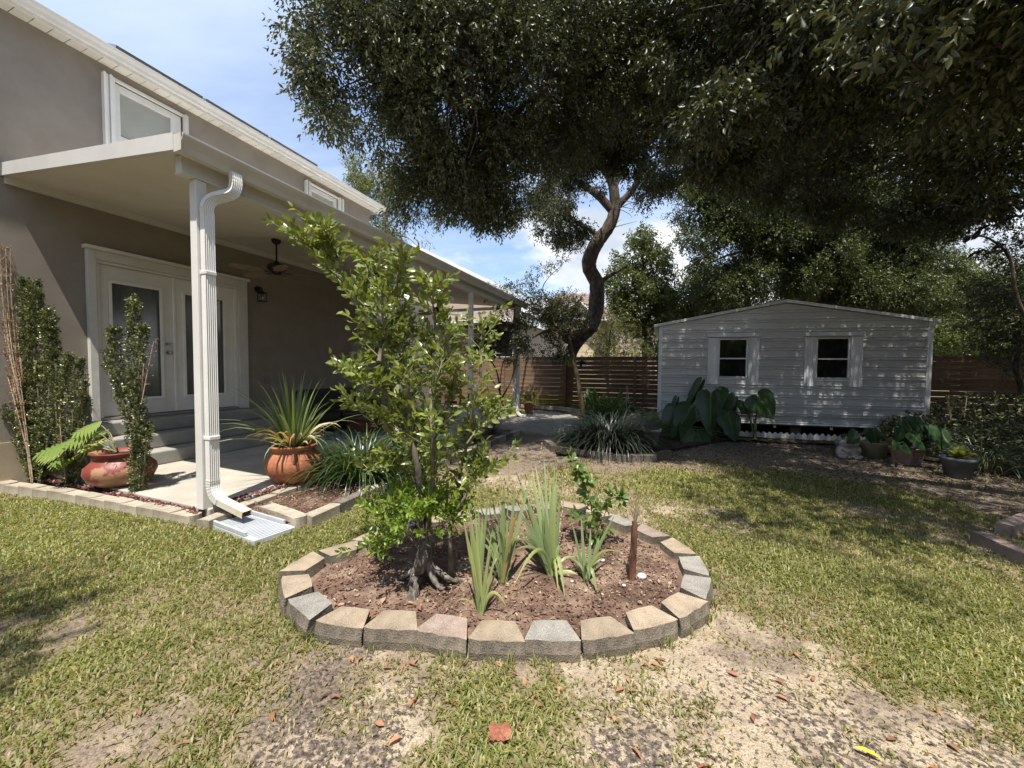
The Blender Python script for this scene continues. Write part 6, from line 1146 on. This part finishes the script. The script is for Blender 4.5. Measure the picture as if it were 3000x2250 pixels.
liriope('bright strappy liriope clump right of the terracotta yucca pot', tuple(H(3.72, -3.40, .06)), (.72, .55), .46, 620, lirl, 7, .014)
liriope('liriope clump in the side bed beyond the citrus trunk', tuple(H(4.85, -3.42, .06)), (.6, .45), .38, 380, lirl, 5, .012)
for k, (u, lab) in enumerate(((5.7, 'low liriope tuft in the shaded middle of the side bed'), (6.6, 'dark liriope tuft near the far end of the side bed'), (7.4, 'last liriope tuft where the side bed meets the pavers'))): liriope(lab, tuple(H(u, -3.45, .06)), (.42, .36), .26, 170, lirg if k else lirl, 2)
dw = thing('driftwood', 'weathered split driftwood stump leaning in the side bed', 'driftwood', H(4.9, -3.75, .05)); dwm = mat('driftwood_wood', (.14, .115, .09), (.40, .34, .28), 6, .9, .8, 30, stretch=(3, 3, .6))
part('log', MB().tube(bez([D(1195, 1335, 5.6), D(1205, 1300, 5.65), D(1218, 1265, 5.7), D(1228, 1245, 5.75)], 4), [.05, .06, .065, .07, .075, .07, .065, .07, .07, .06, .05, .035, .02], 7, True, .7), dwm, dw)
tb_ = H(5.95, -4.45, .12); t = thing('terracotta_bowl', 'wide terracotta bowl planter on the slab behind the citrus', 'pot', tb_); lathed_pot(t, tb_, [(.20, 0), (.24, .01), (.33, .18), (.36, .20), (.36, .24), (.32, .24), (.30, .18)], terra)
# ---- holly columns
holl = leafmat('holly_leaf', [(0, (.035, .05, .022)), (.45, (.10, .12, .045)), (.8, (.23, .24, .10)), (1, (.46, .45, .23))], .2, .3, spec=.6, tcol=(1.5, 1.5, .5))
def column(label, base, spines, dens, y0, dead=None):
    t = thing('columnar_holly', label, 'shrub', base); mb = MB(); C_ = []; D_ = []
    for pts, rad in spines:
        P = bez([D(a, b, y0 + random.uniform(-.04, .04)) for a, b in pts], 8); P = np.array(P); mb.tube(P, list(np.linspace(.012, .004, len(P))), 5); L_ = sum(np.linalg.norm(P[i + 1] - P[i]) for i in range(len(P) - 1))
        n = int(dens * .40 * L_ * (rad / .07)); tq = r.random(n); rr = np.interp(tq, [0, .12, .5, .92, 1], [.6, .9, 1, .75, .25]) * rad * .74; c = np.stack([np.interp(tq * (len(P) - 1), np.arange(len(P)), P[:, k]) for k in range(3)], 1); a = r.random(n) * 6.28; off = np.stack([np.cos(a), np.sin(a), np.zeros(n)], 1); bump = .75 + .5 * fbm(tq * L_ * 6 + np.cos(a), a, .35, 9)
        C_.append(c + off * (rr * bump * r.random(n) ** .4)[:, None]); D_.append(off * .45 + np.array([0, 0, 1.]) + r.normal(0, .2, (n, 3)))
    part('stems', mb, bark2, t); C_ = np.concatenate(C_); D_ = np.concatenate(D_); V, T, a_ = twigs(C_, D_, .055, 6, .026, .018, r, 1.0, -.1, 0, .25, .6); meshobj('foliage', npmesh('foliage', V - np.array(base), T, a_, holl), t, kind='stuff')
    if dead:
        m = MB(); Cd = []; Dd = []
        for pts, nn in dead:
            for k in range(nn):
                jx = random.gauss(0, 14); P = bez([D(a + jx * i / 2 * .6, b, y0 + random.uniform(-.08, .08)) for i, (a, b) in enumerate(pts)], 5); m.tube(P, list(np.linspace(.007, .003, len(P))), 4)
                for i in range(3, len(P)):
                    for _ in range(3): Cd.append(P[i]); Dd.append(unit(r.normal(size=3) + [0, 0, .8]))
        part('dead_stems', m, dry, t, label='tall bare straw coloured stems'); V, T, a_ = twigs(np.array(Cd), np.array(Dd), .05, 4, .016, .008, r); meshobj('dry_foliage', npmesh('dry_foliage', V - np.array(base), T, a_, brl), t, kind='stuff')
    return t
h = lambda x, y: (x / 2.074, 700 + y / 2.074)
column('widest holly clump of several green columns at the far left by the stucco wall', (D(105, 1420, 4.5)[0], 4.5, .06), [([h(215, 1500), h(200, 1200), h(180, 900), h(170, 600), h(150, 400), h(150, 260)], .075), ([h(225, 1500), h(240, 1200), h(230, 900), h(215, 600), h(215, 400), h(215, 270)], .085), ([h(230, 1490), h(290, 1100), h(300, 800), h(290, 600), h(265, 450)], .08), ([h(235, 1490), h(340, 1000), h(345, 850), h(320, 650), h(310, 430)], .065), ([h(210, 1490), h(100, 1200), h(40, 1050), h(5, 960)], .06), ([h(210, 1480), h(150, 1200), h(140, 1000), h(150, 880)], .06), ([h(220, 1480), h(200, 1300), h(230, 1000)], .07)], 520, 4.5, [([h(190, 1480), h(130, 1000), h(70, 700), h(25, 350), h(5, 60)], 20), ([h(200, 1480), h(140, 1000), h(110, 800), h(60, 500)], 12), ([h(195, 1400), h(90, 1000), h(35, 800), h(20, 660)], 9)])
column('loose middle holly with thin outer shoots beside the red glazed pot', (D(205, 1440, 4.35)[0], 4.35, .06), [([h(430, 1520), h(380, 1300), h(345, 1100), h(340, 950)], .06), ([h(430, 1520), h(400, 1300), h(410, 1000), h(400, 830), h(430, 710)], .06), ([h(440, 1520), h(440, 1250), h(450, 1000), h(480, 820), h(490, 740)], .05), ([h(480, 1530), h(490, 1400), h(500, 1250), h(520, 1050), h(535, 980)], .035), ([h(430, 1480), h(470, 1200), h(490, 1000), h(520, 870)], .032), ([h(500, 1540), h(500, 1450), h(490, 1380)], .045)], 470, 4.35, [([h(400, 1480), h(380, 1200), h(370, 950)], 6)])
column('slim forked holly column standing in front of the red glazed pot', (D(398, 1470, 4.05)[0], 4.05, .06), [([h(830, 1580), h(815, 1350), h(800, 1150), h(750, 950), h(700, 750), h(690, 600), h(700, 560)], .072), ([h(835, 1580), h(840, 1350), h(850, 1150), h(820, 1000), h(810, 800), h(815, 600), h(815, 460), h(810, 365)], .066), ([h(835, 1570), h(870, 1300), h(870, 1150), h(840, 950), h(850, 750), h(865, 600), h(868, 545)], .05), ([h(745, 950), h(680, 830), h(665, 740), h(655, 685)], .045), ([h(850, 1570), h(880, 1350), h(890, 1200), h(880, 1130)], .05)], 560, 4.05, [([h(860, 1000), h(880, 800), h(900, 620)], 2)])
# ---- elephant ears
eel = leafmat('elephant_ear_leaf', [(0, (.022, .050, .018)), (.6, (.036, .075, .026)), (.9, (.07, .12, .045)), (1, (.17, .23, .11))], .22, .38, spec=.5)
def heart(L, W, seed):
    rr = random.Random(seed); rows_ = []; n = 12
    prof = [(-.30, .12, .30), (-.22, .03, .42), (-.08, .0, .49), (.08, 0, .5), (.25, 0, .46), (.42, 0, .39), (.58, 0, .30), (.74, 0, .20), (.88, 0, .10), (1.0, 0, .003)]
    V = []; var = []; m = 6
    for i, (t, inn, out) in enumerate(prof):
        for s in (-1, 1):
            for j in range(m + 1):
                x = (inn + (out - inn) * j / m) * s; z = -.10 * (abs(x) / .5) ** 1.6 - .12 * max(0, t) ** 2 + (.035 * math.sin(t * 16 - abs(x) * 12) if j > 2 else 0) + rr.uniform(-.008, .008) * (j > 0)
                V.append((x * W, t * L, z * L)); var.append(.95 if j == 0 else (.55 if (i % 2 == 0 and j < 5) else .3) + rr.random() * .15)
    T = []; k = 2 * (m + 1)
    for i in range(len(prof) - 1):
        for s in (0, 1):
            for j in range(m): b = i * k + s * (m + 1) + j; T.append((b, b + 1, b + k + 1, b + k))
    return np.array(V), np.array(T), np.array(var)
def ear(t, base, c, L, W, ang, tilt, seed, stem=True, m=None):
    """c = world point of the stalk joint; ang = turn of the tip in the view plane (0 = tip down), tilt = lean towards the viewer"""
    V, T, va = heart(L, W, seed); ydir = np.array([math.sin(ang), -tilt, -math.cos(ang)]); ydir = unit(ydir); n_ = unit(np.array([0, -1, .25])); xdir = unit(np.cross(ydir, n_)); zdir = np.cross(xdir, ydir)
    Wd = V[:, :1] * xdir + V[:, 1:2] * ydir + V[:, 2:] * zdir + c; leafpart(Wd, T, va, m or eel, t)
    if stem: P = bez([base, (np.array(base) + c) / 2 + np.array([(c[0] - base[0]) * -.12, .05, .05]), c], 6); part('stem', MB().tube(P, list(np.linspace(.022, .010, len(P))), 7), mat('ear_stem', (.05, .08, .03), (.10, .13, .05), 8, .5), t)
e1 = np.array([D(2130, 1270, 8.1)[0], 8.1, .03]); t = thing('elephant_ear', 'large elephant ear clump with heavy drooping leaves in front of the left shed window', 'plant', e1); ez = lambda x, y, yy=8.0: D(1850 + x / 4.424, 1100 + y / 4.424, yy)
for k, (x, y, L_, W_, an, tl, yy) in enumerate(((1030, 320, .75, .56, -.12, .3, 7.9), (740, 470, .62, .5, -.62, .3, 7.8), (1240, 270, .60, .52, -.75, .4, 8.1), (1270, 540, .52, .50, .05, .5, 7.8), (560, 470, .52, .42, -.5, .2, 7.9), (870, 150, .70, .22, -.42, -.1, 8.1), (760, 700, .45, .5, -1.0, .9, 7.7), (860, 770, .42, .5, .2, 1.0, 7.7), (1120, 560, .4, .4, -.4, .5, 8.1), (1340, 330, .42, .2, -.2, .1, 8.2), (580, 330, .36, .14, -.3, 0, 8.0), (1150, 400, .45, .4, .1, .2, 8.2), (630, 650, .35, .4, -.8, .6, 7.8))): ear(t, e1 + [random.uniform(-.25, .25), 0, 0], ez(x, y, yy), L_, W_, an, tl, k)
e2 = np.array([D(2212, 1278, 7.95)[0], 7.95, .03]); t = thing('elephant_ear', 'two leaved elephant ear on a pale upright stalk right of the large clump', 'plant', e2)
ear(t, e2, ez(1665, 300, 7.8), .48, .66, .55, .3, 31); ear(t, e2, ez(1480, 390, 7.9), .24, .40, -.75, .6, 32)
part('sheath', MB().tube(bez([e2, e2 + [0, 0, .25], ez(1590, 560, 7.9)], 5), [.03] * 3 + [.025] * 8, 8), mat('ear_sheath', (.16, .18, .08), (.26, .26, .13), 8, .6), t)
# ---- row of pots on the right
def pot(name, label, c, prof, m, n=32, sq=False, k=(1, 1)):
    prof = [(a * k[0], b * k[1]) for a, b in prof]
    t = thing(name, label, 'potted plant', c)
    if sq:
        mb = MB(); R = [[np.array(c) + np.array([x * r_ * math.cos(.2) - y * r_ * math.sin(.2), x * r_ * math.sin(.2) + y * r_ * math.cos(.2), z]) for x, y in ((-1, -1), (1, -1), (1, 1), (-1, 1))] for r_, z in prof]; mb.loft(R, False, False); part('pot', mb, m, t, .008); s = prof[-1][0]; part('soil', MB().box((c[0], c[1], c[2] + prof[-1][1]), (s * 1.9, s * 1.9, .01), .2), soil, t)
    else: lathed_pot(t, c, prof, m, n=n)
    return t
cp1 = (6.06, 7.0, .02); t = pot('potted_plant', 'small pale stone bowl half hidden behind the white animal figurine', cp1, [(.10, 0), (.13, .01), (.19, .15), (.21, .17), (.21, .20), (.185, .20), (.17, .15)], mat('pale_pot', (.24, .23, .21), (.36, .35, .32), 8, .9, .4, 60), k=(.62, .8))
ear(t, np.array(cp1) + ZZ * .14, np.array(cp1) + [.0, -.05, .28], .11, .11, .3, .6, 41)
cp2 = (6.18, 6.5, .0); t = pot('potted_elephant_ear', 'ochre round pot with a single elephant ear between figurine and square pot', cp2, [(.17, 0), (.20, .01), (.27, .30), (.285, .32), (.285, .36), (.26, .36), (.24, .3)], mat('ochre_pot', (.22, .19, .10), (.34, .30, .19), 6, .85, .4, 50), k=(.68, .75))
ear(t, np.array(cp2) + ZZ * .23, D(2560, 1265, 6.4), .27, .3, .1, .2, 42); ear(t, np.array(cp2) + ZZ * .33, D(2510, 1275, 6.3), .3, .24, -1.15, .5, 43); yel = leafmat('yellowing_leaf', [(0, (.12, .14, .03)), (1, (.35, .33, .06))], .3, .5); ear(t, np.array(cp2) + ZZ * .33, D(2610, 1290, 6.3), .17, .13, .3, .2, 44, m=yel)
cp3 = (6.22, 6.0, .0); t = pot('potted_plant', 'square tapered terracotta and grey pot with dark broad leaves', cp3, [(.155, 0), (.17, .01), (.225, .32), (.245, .33), (.245, .37), (.22, .37), (.21, .33)], mat('weathered_terracotta', (.23, .13, .09), (.34, .27, .22), 5, .9, .4, 50), sq=True, k=(.66, .74))
for k, (px, py, L_, W_, an) in enumerate(((2660, 1240, .24, .24, .2), (2690, 1232, .26, .22, .1), (2640, 1262, .2, .18, -.6), (2715, 1248, .22, .16, .1), (2675, 1275, .2, .2, .5), (2630, 1300, .16, .14, -.8), (2650, 1310, .14, .12, .6), (2690, 1300, .16, .14, .9))): ear(t, np.array(cp3) + ZZ * .25, D(px, py, 5.9 - .03 * k), L_, W_, an, .4, 50 + k)
cp4 = (6.15, 5.25, .0); t = pot('potted_fern', 'large dark grey resin pot with a small yellow green fern, last in the row', cp4, [(.17, 0), (.20, .01), (.245, .19), (.26, .195), (.285, .28), (.295, .29), (.295, .33), (.27, .33), (.25, .28)], mat('slate_pot', (.075, .08, .082), (.12, .125, .125), 5, .8, .4, 50), k=(.62, .88))
fernl = leafmat('fern_leaf', [(0, (.035, .07, .018)), (.6, (.07, .12, .03)), (1, (.16, .20, .05))], .35, .5)
def fern(t, base, n, L_, m=None, w=.10, nm='frond', bend=1.4, el=(10, 60)):
    for k in range(n):
        a = random.random() * 6.28; V0, _ = blade(base, (math.cos(a), math.sin(a)), L_ * (.6 + .6 * random.random()), .01, (math.radians(random.uniform(*el)), bend), 12); sp = V0[1::3]; V = []; T = []
        for i in range(1, len(sp) - 1):
            tan = unit(sp[i + 1] - sp[i - 1]); sd_ = unit(np.cross(tan, ZZ + .01)); ww = w * math.sin(math.pi * (i / len(sp)) ** .7)
            for s in (-1, 1):
                for hh in (0, .5):
                    p0 = sp[i] + (sp[i + 1] - sp[i]) * hh; o_ = len(V); e = p0 + sd_ * s * ww + tan * ww * .3 - ZZ * ww * .2; g_ = tan * ww * .14; V += [p0 - g_, p0 + g_, e]; T.append((o_, o_ + 1, o_ + 2))
        leafpart(np.array(V), np.array(T), random.random(), m or fernl, t, nm)
fern(t, np.array(cp4) + ZZ * .26, 12, .22, leafmat('yellow_fern', [(0, (.10, .14, .03)), (1, (.26, .28, .07))], .4, .5), .07, el=(0, 40))
ear(t, np.array(cp4) + ZZ * .3, D(2760, 1265, 5.6), .30, .34, -.5, .5, 60)
cw = (2.62, 7.32, .0); t = pot('potted_fern', 'white rimmed pinkish planter with arching ferns beside the grey liriope mound', cw, [(.19, 0), (.21, .01), (.255, .30), (.26, .31), (.285, .32), (.29, .37), (.26, .37), (.25, .31)], mat('pink_planter', (.30, .22, .18), (.42, .34, .29), 6, .85, .3, 50), k=(.78, .88))
part('rim', MB().lathe(cw, [(.20, .285), (.232, .29), (.237, .338), (.20, .342)], 36), white, t); fern(t, np.array(cw) + ZZ * .33, 34, .62, None, .075, el=(5, 70)); fern(t, np.array(cw) + ZZ * .33, 10, .5, leafmat('yellow_fern', ()), .05, el=(0, 30))
# fern and foliage masses at shed corner, along the fence, right corner
def shrubmass(name, label, c, R, n, k, ll, lw, m, dr=.2, cat='shrub', lod=0, hole=.0):
    t = thing(name, label, cat, c); d = unit(r.normal(size=(n, 3))); d[:, 2] = np.abs(d[:, 2]); P = np.array(c) + d * (r.random(n) ** .5)[:, None] * np.array(R); V, T, a_ = twigs(P, d + r.normal(0, .4, (n, 3)), .14, k, ll, lw, r, .9, dr, lod); V[:, 2] = np.maximum(V[:, 2], .03); meshobj('foliage', npmesh('foliage', V - np.array(c), T, a_, m), t, kind='stuff')
    mb = MB()
    for j in range(7): e = np.array(c) + np.array([random.uniform(-.6, .6) * R[0], random.uniform(-.6, .6) * R[1], R[2] * .8]); mb.tube([c, (np.array(c) + e) / 2, e], [.008, .006, .003], 5)
    part('stems', mb, bark2, t); return t
shrubmass('groundcover_shrub', 'low leafy shrub between the fern planter and the shed corner', (3.15, 8.0, .03), (.55, .4, .35), 260, 7, .05, .03, fernl)
shrubmass('leafy_shrub', 'leafy green shrub at the foot of the slanting pole trunk', (2.55, 10.6, .03), (.65, .5, .6), 330, 8, .06, .035, fernl)
shrubmass('low_hedge', 'dark low groundcover along the fence foot right of the pole trunk', tuple(H(12.2, -1.3, .05)), (1.1, .5, .38), 500, 7, .05, .028, oakl)
shrubmass('dark_shrub', 'dark mass of shrubs below the right fence beyond the pot row', (9.0, 7.2, .05), (1.3, 1.0, .95), 700, 8, .08, .045, oakl); shrubmass('dark_shrub', 'deep shaded strappy shrub at the right edge behind the grey pot', (7.6, 5.7, .05), (.8, .6, .6), 480, 7, .10, .03, oakl); shrubmass('dark_shrub', 'shadowy shrub by the right shed corner behind the square pot', (7.6, 7.0, .05), (.8, .6, .55), 380, 7, .08, .05, oakl)
shrubmass('leafy_shrub', 'small leafy plant at the foot of the fence beside the far post', tuple(H(12.7, -4.9, .05)), (.3, .25, .4), 110, 6, .05, .025, farl)
liriope('dark strappy liriope clump right of the large grey pot', (6.85, 5.5, .03), (.6, .5), .42, 300, lirg, 0)
t = thing('asparagus_fern', 'yellow green feathery fern spilling in at the right edge of the path', 'fern', (7.35, 4.95, .03)); fern(t, np.array([7.35, 4.95, .05]), 16, .8, fernl, .05, el=(30, 75), bend=1.0)
# canna behind the pole trunk
cn = np.array([D(1770, 1190, 11.6)[0], 11.6, .05]); t = thing('canna', 'upright broad leaved green canna behind the grey liriope mound', 'plant', cn); canl = leafmat('canna_leaf', [(0, (.03, .075, .02)), (.6, (.06, .12, .03)), (1, (.12, .18, .05))], .35, .4)
for k in range(20):
    a = random.random() * 6.28; V, T = blade(cn + [random.uniform(-.55, .55), random.uniform(-.2, .2), 0], (math.cos(a), math.sin(a)), .6 + .45 * random.random(), .15, (math.radians(4 + 12 * random.random()), .5 + random.random() * .5), 8, fold=.15, wprof=lambda t_: max(.03, math.sin(math.pi * min(1, max(0, (t_ - .25) / .75))) ** .7) if t_ > .25 else .06); leafpart(V, T, random.random(), canl, t)
# pot with small bush by the fence, hanging pots, sign
pc = D(1549, 1188, 12.2); t = pot('potted_shrub', 'small terracotta pot with a pale bushy plant against the board fence', (pc[0], pc[1], .06), [(.12, 0), (.15, .24), (.165, .25), (.165, .29), (.14, .29)], terra, 20); V, T, a_ = twigs(np.array([pc[0], pc[1], .62]) + r.normal(0, 1, (120, 3)) * [.17, .12, .15], unit(r.normal(size=(120, 3)) + [0, 0, .4]), .1, 7, .05, .028, r); meshobj('foliage', npmesh('foliage', V - ORG[t], T, a_, palel), t, kind='stuff')
for px, py, lab, col, mm in ((1672, 1066, 'small olive pot hanging on the fence left of the trunk', (.20, .20, .04), 0), (1706, 1068, 'black nursery pot with a white tag hanging on the fence', (.012, .014, .014), 1)):
    p = D(px, py, 12.6); t = thing('hanging_pot', lab, 'pot', p); part('pot', MB().lathe(p, [(.08, -.09), (.11, .09), (.12, .09), (.12, .11), (.10, .11)], 20), mat('pot_col%d' % mm, col, rough=.6), t); part('hook', MB().tube([p + [0, .1, .11], p + [0, .12, .3]], .006, 5), bronze, t)
    if mm: part('tag', MB().box(p + np.array([.02, -.115, -.03]), (.09, .004, .06)), white, t)
    V, T, a_ = twigs(p + ZZ * .12 + r.normal(0, .03, (20, 3)), unit(r.normal(size=(20, 3)) + [0, 0, .6]), .12, 5, .05, .025, r); meshobj('foliage', npmesh('foliage', V - p, T, a_, fernl), t, kind='stuff')
p = D(1645, 1046, 11.9); t = thing('hanging_basket', 'dark leafy hanging basket below the burl of the slanting trunk', 'basket', p); part('basket', MB().lathe(p, [(.03, -.12), (.16, -.04), (.2, .04), (.19, .04)], 20), bronze, t); V, T, a_ = twigs(p + r.normal(0, 1, (130, 3)) * [.17, .12, .06], unit(r.normal(size=(130, 3)) + [0, 0, -.1]), .12, 6, .06, .02, r); meshobj('foliage', npmesh('foliage', V - p, T, a_, oakl), t, kind='stuff')
for k in range(3): a = k * 2.1; part('chain', MB().tube([p + [math.cos(a) * .18, math.sin(a) * .12, .04], p + ZZ * .62], .004, 4), bronze, t)
p = D(1630, 1067, 12.0); t = thing('hanging_sign', 'small dark openwork metal sign hanging beside the leafy basket', 'sign', p); mb = MB(); mb.box(p + ZZ * .03, (.27, .012, .012)).box(p - ZZ * .03, (.27, .012, .012)); 
for k in range(8): mb.tube([p + np.array([-.12 + k * .033, 0, -.024]), p + np.array([-.115 + k * .033 + (.014 if k % 2 else 0), 0, .024])], .005, 5)
part('plate', mb, bronze, t); part('wires', MB().tube([p + [-.12, 0, .03], p + [-.12, 0, .35]], .003, 4).tube([p + [.12, 0, .03], p + [.12, 0, .35]], .003, 4), bronze, t)
p = G(1788, 1272, .2); 
for k, (px, lab) in enumerate(((1836, 'thin bamboo stake with a dark cap standing behind the canna'), (1850, 'second bare bamboo stake leaning right behind the canna'))): b_ = D(px, 1215, 9.6); b_[2] = .05; single('bamboo_stake', lab, 'stake', MB().tube([b_, D(px - (0 if k == 0 else 12), 1130, 9.6)], .008, 6), dry, b_)
tr_ = D(2790, 1260, 6.8); tr_[2] = .02; t = thing('trellis', 'thin bamboo trellis leaning in the shade beyond the square pot', 'trellis', tr_); z_ = lambda x, y: D(2500 + x / 2.54, 1150 + y / 2.54, 7.0)
for a, b in (((690, 20), (755, 370)), ((700, 25), (745, 260)), ((845, 25), (825, 190)), ((690, 20), (845, 30)), ((720, 110), (835, 110))): part('cane', MB().tube([z_(*a), z_(*b)], .007, 5), dry, t)
# ---- white figurine of two cuddling animals
fm = mat('white_resin', (.30, .26, .23), (.44, .39, .35), 14, .8, .5, 60); fc = np.array([5.68, 6.45, 0.]); t = thing('animal_figurine', 'pinkish white figurine of two small cuddling animals on the path edge', 'figurine', fc)
b0 = MB()
for s in (-1, 1):
    c = fc + [s * .085, 0, 0]; b0.ball(c + ZZ * .10, .11, 14, (.9, .85, 1.05)); b0.ball(c + [-s * .01, -.02, .245], .075, 14, (1, .95, .95)); b0.ball(c + [-s * .03, -.085, .235], .035, 10); b0.ball(c + [s * .055, -.06, .03], .045, 10, (1.1, 1.5, .7)); b0.ball(c + [-s * .03, -.09, .03], .04, 10, (1, 1.4, .7))
    for e in (-1, 1): b0.tube([c + [e * .035, 0, .29], c + [e * .055, .0, .345], c + [e * .062, -.005, .30]], [.02, .018, .01], 8)
    b0.tube([c + [s * .06, -.05, .17], c + [s * .02, -.10, .13], c + [-s * .04, -.105, .15]], [.03, .026, .02], 8)
part('figure', b0, fm, t)
# ---- stepping disc, pale pebbles, yellow leaf
dsc = G(2266, 1285, .0); single('stepping_stone', 'round grey stepping stone in front of the picket edging', 'stone', MB().lathe((dsc[0], dsc[1], 0), [(.18, 0), (.17, .055), (0, .06)], 24), stone_gray, (dsc[0], dsc[1], 0))
for k, (px, py, lab) in enumerate(((1880, 1690, 'largest chalky pebble at the foot of the dead cane'), (1828, 1717, 'small round white pebble left of the dead cane foot'), (1676, 1705, 'tiny white pebble in front of the middle sword leaves'), (1765, 1643, 'pale pebble behind the right hand gladiolus clump'))):
    c = G(px, py, .065); single('pebble', lab, 'pebble', MB().ball((c[0], c[1], .07), (.028, .011, .01, .016)[k], 8, (1.2, 1, .7)), mat('white_pebble', (.6, .58, .55), rough=.8), (c[0], c[1], .07))
# ---- fallen leaves lying about
fall = [leafmat('fallen_orange', [(0, (.34, .16, .08)), (1, (.48, .27, .15))], .12, .7), leafmat('fallen_brown', [(0, (.20, .085, .04)), (1, (.34, .17, .08))], .1, .8), leafmat('fallen_red', [(0, (.26, .10, .06)), (1, (.36, .16, .10))], .1, .7)]
fl = [(1030,1915),(1040,1938),(1215,1945),(1225,1925),(1148,1952),(1178,1955),(1470,1950),(1500,1948),(1490,1965),(1540,1985),(1560,2060),(1555,2040),(1460,2085),(1355,2065),(1200,2065),(1125,2120),(960,2025),(965,2035),(1640,2005),(1625,1970),(1830,2010),(1845,1995),(1870,2015),(1880,1940),(1905,1935),(1935,1935),(1955,1930),(1800,2110),(1850,2180),(1225,1770),(1190,1760),(1105,1790),(1120,1800),(1350,1790),(1370,1795),(1450,1810),(1475,1815),(1520,1725),(1560,1740),(1130,1745),(970,1700),(985,1720),(960,1745),(950,1690),(1000,1705),(1010,1765),(1600,1830),(1590,1815),(1650,1840),(1640,1900),(2220,1760),(2320,1840),(2480,1850),(2490,1940),(2560,1960),(2300,2000),(2210,2110),(2270,2030),(2600,2160),(2380,1990),(1500,2120),(2720,2240),(2090,2240),(1180,2150),(700,2060),(510,2180),(150,2235),(800,2080),(410,2090),(1345,1830),(1720,1905),(1400,1905),(1290,1890),(900,1890),(2165,1975),(2350,1925),(2700,1700),(2850,1950),(2760,2090),(3000*.94,2200)]
for k, (px, py) in enumerate(fl):
    c = G(px, py, .02); ins = inring(np.array([c[0]]), np.array([c[1]]), .93)[0]
    if ins: c = G(px, py, .085)
    nlv = 1; a = random.random() * 6.28; V, T, kk = leaves(np.zeros((1, 3)), np.array([[math.cos(a), math.sin(a), random.uniform(-.02, .10)]]), np.array([[random.uniform(-.5, .5), random.uniform(-.5, .5), 1]]), .036 + .026 * random.random(), .015 + .009 * random.random(), .25, 1)
    o = place('fallen_leaf', npmesh('fallen_leaf', V, T, np.full(len(V), random.random()), fall[k % 3]), None, (c[0], c[1], c[2] - .008)); cw_ = ('orange', 'brown', 'reddish')[k % 3]; pl_ = 'on the mulch inside the stone ring' if ins else ('in the left lawn grass' if px < 850 else 'on the bare sand right in front of the ring' if px < 2150 and py < 2070 else 'on the sand along the bottom edge' if px < 2150 else 'in the right hand lawn'); tag(o, 'small curled ' + cw_ + ' dry leaf lying ' + pl_, 'leaf', cw_ + ' leaves ' + pl_)
c = G(2500, 2185, .02); V, T, kk = leaves(np.zeros((1, 3)), np.array([[.8, -.55, .05]]), np.array([[0, 0, 1.]]), .085, .02, .2, 1); o = place('fallen_leaf', npmesh('fallen_leaf', V, T, None, mat('yellow_leaf', (.62, .50, .03))), None, c); tag(o, 'single bright yellow leaf lying on the pale sand at the bottom right', 'leaf')
# a broad reddish dry leaf in the front grass
c = G(1464, 2150, .02); mb = MB(); pts = []
for k in range(26): a = 2 * math.pi * k / 26; r_ = .044 * (1 + .08 * math.cos(11 * a) + .06 * math.cos(5 * a + 1)); pts.append(np.array([c[0] + r_ * math.cos(a), c[1] + r_ * math.sin(a), .03 + .008 * math.sin(3 * a)]))
mb.add([np.array([c[0], c[1], .038])] + pts, [(0, 1 + k, 1 + (k + 1) % 26) for k in range(26)]); single('fallen_leaf', 'broad crinkled reddish leaf in the grass tuft below the ring', 'leaf', mb, mat('red_dry_leaf', (.26, .075, .045), (.40, .16, .09), 40, .8, 1, 60), c)
# loose litter too small to single out
n = 2600; x = r.uniform(-5, 6, n); y = r.uniform(1.2, 8.5, n); k_ = ~inring(x, y, 1.04) & (x * VV[0] + y * VV[1] > -2.9); x = x[k_]; y = y[k_]; n = len(x)
V, T, kk = leaves(np.stack([x, y, gz(x, y) + .006], 1), np.stack([r.normal(size=n), r.normal(size=n), r.random(n) * .3], 1), np.stack([r.normal(size=n) * .3, r.normal(size=n) * .3, np.ones(n)], 1), .012 + .022 * r.random(n), .006 + .006 * r.random(n), .3)
lit = leafmat('leaf_litter', [(0, (.10, .05, .025)), (.6, (.26, .15, .08)), (1, (.42, .32, .2))], .1, .9); meshobj('leaf_litter', npmesh('leaf_litter', V, T, np.repeat(r.random(n), kk), lit), kind='stuff')
n = 9000; uq = r.uniform(6.6, 9.6, n); x = r.uniform(1.6, 9.5, n); y = r.uniform(4.2, 9, n); uu_ = x * UU[0] + y * UU[1]; k_ = (uu_ > 6.0); x = x[k_]; y = y[k_]; n = len(x)
V, T, kk = leaves(np.stack([x, y, gz(x, y) + .01 + .05 * (r.random(n) ** 3)], 1), np.stack([r.normal(size=n), r.normal(size=n), r.random(n) * .4], 1), np.stack([r.normal(size=n) * .4, r.normal(size=n) * .4, np.ones(n)], 1), .03 + .03 * r.random(n), .012 + .01 * r.random(n), .3)
lit2 = leafmat('oak_litter', [(0, (.04, .028, .02)), (.6, (.11, .075, .05)), (1, (.22, .17, .12))], .1, .9); meshobj('leaf_litter', npmesh('leaf_litter', V, T, np.repeat(r.random(n), kk), lit2), kind='stuff')
# loose weeds at the foot of the stones
wl_ = []
for k in range(60):
    s = per * r.random(); p = ringat(s); out = p - RC; out /= np.linalg.norm(out); c = p + out * (.10 + .04 * r.random()); n = 9; a = r.random(n) * 6.28
    for j in range(n):
        V, T = blade((c[0] + r.normal(0, .015), c[1] + r.normal(0, .015), -.005), (math.cos(a[j]), math.sin(a[j])), .04 + .06 * r.random(), .0055, (.3, 1.2), 4); wl_.append((V, T, np.full(len(V), .3 + .6 * r.random())))
V, T, a_ = cat_meshes(wl_); meshobj('grass', npmesh('grass', V, T, a_, grassm), kind='stuff')
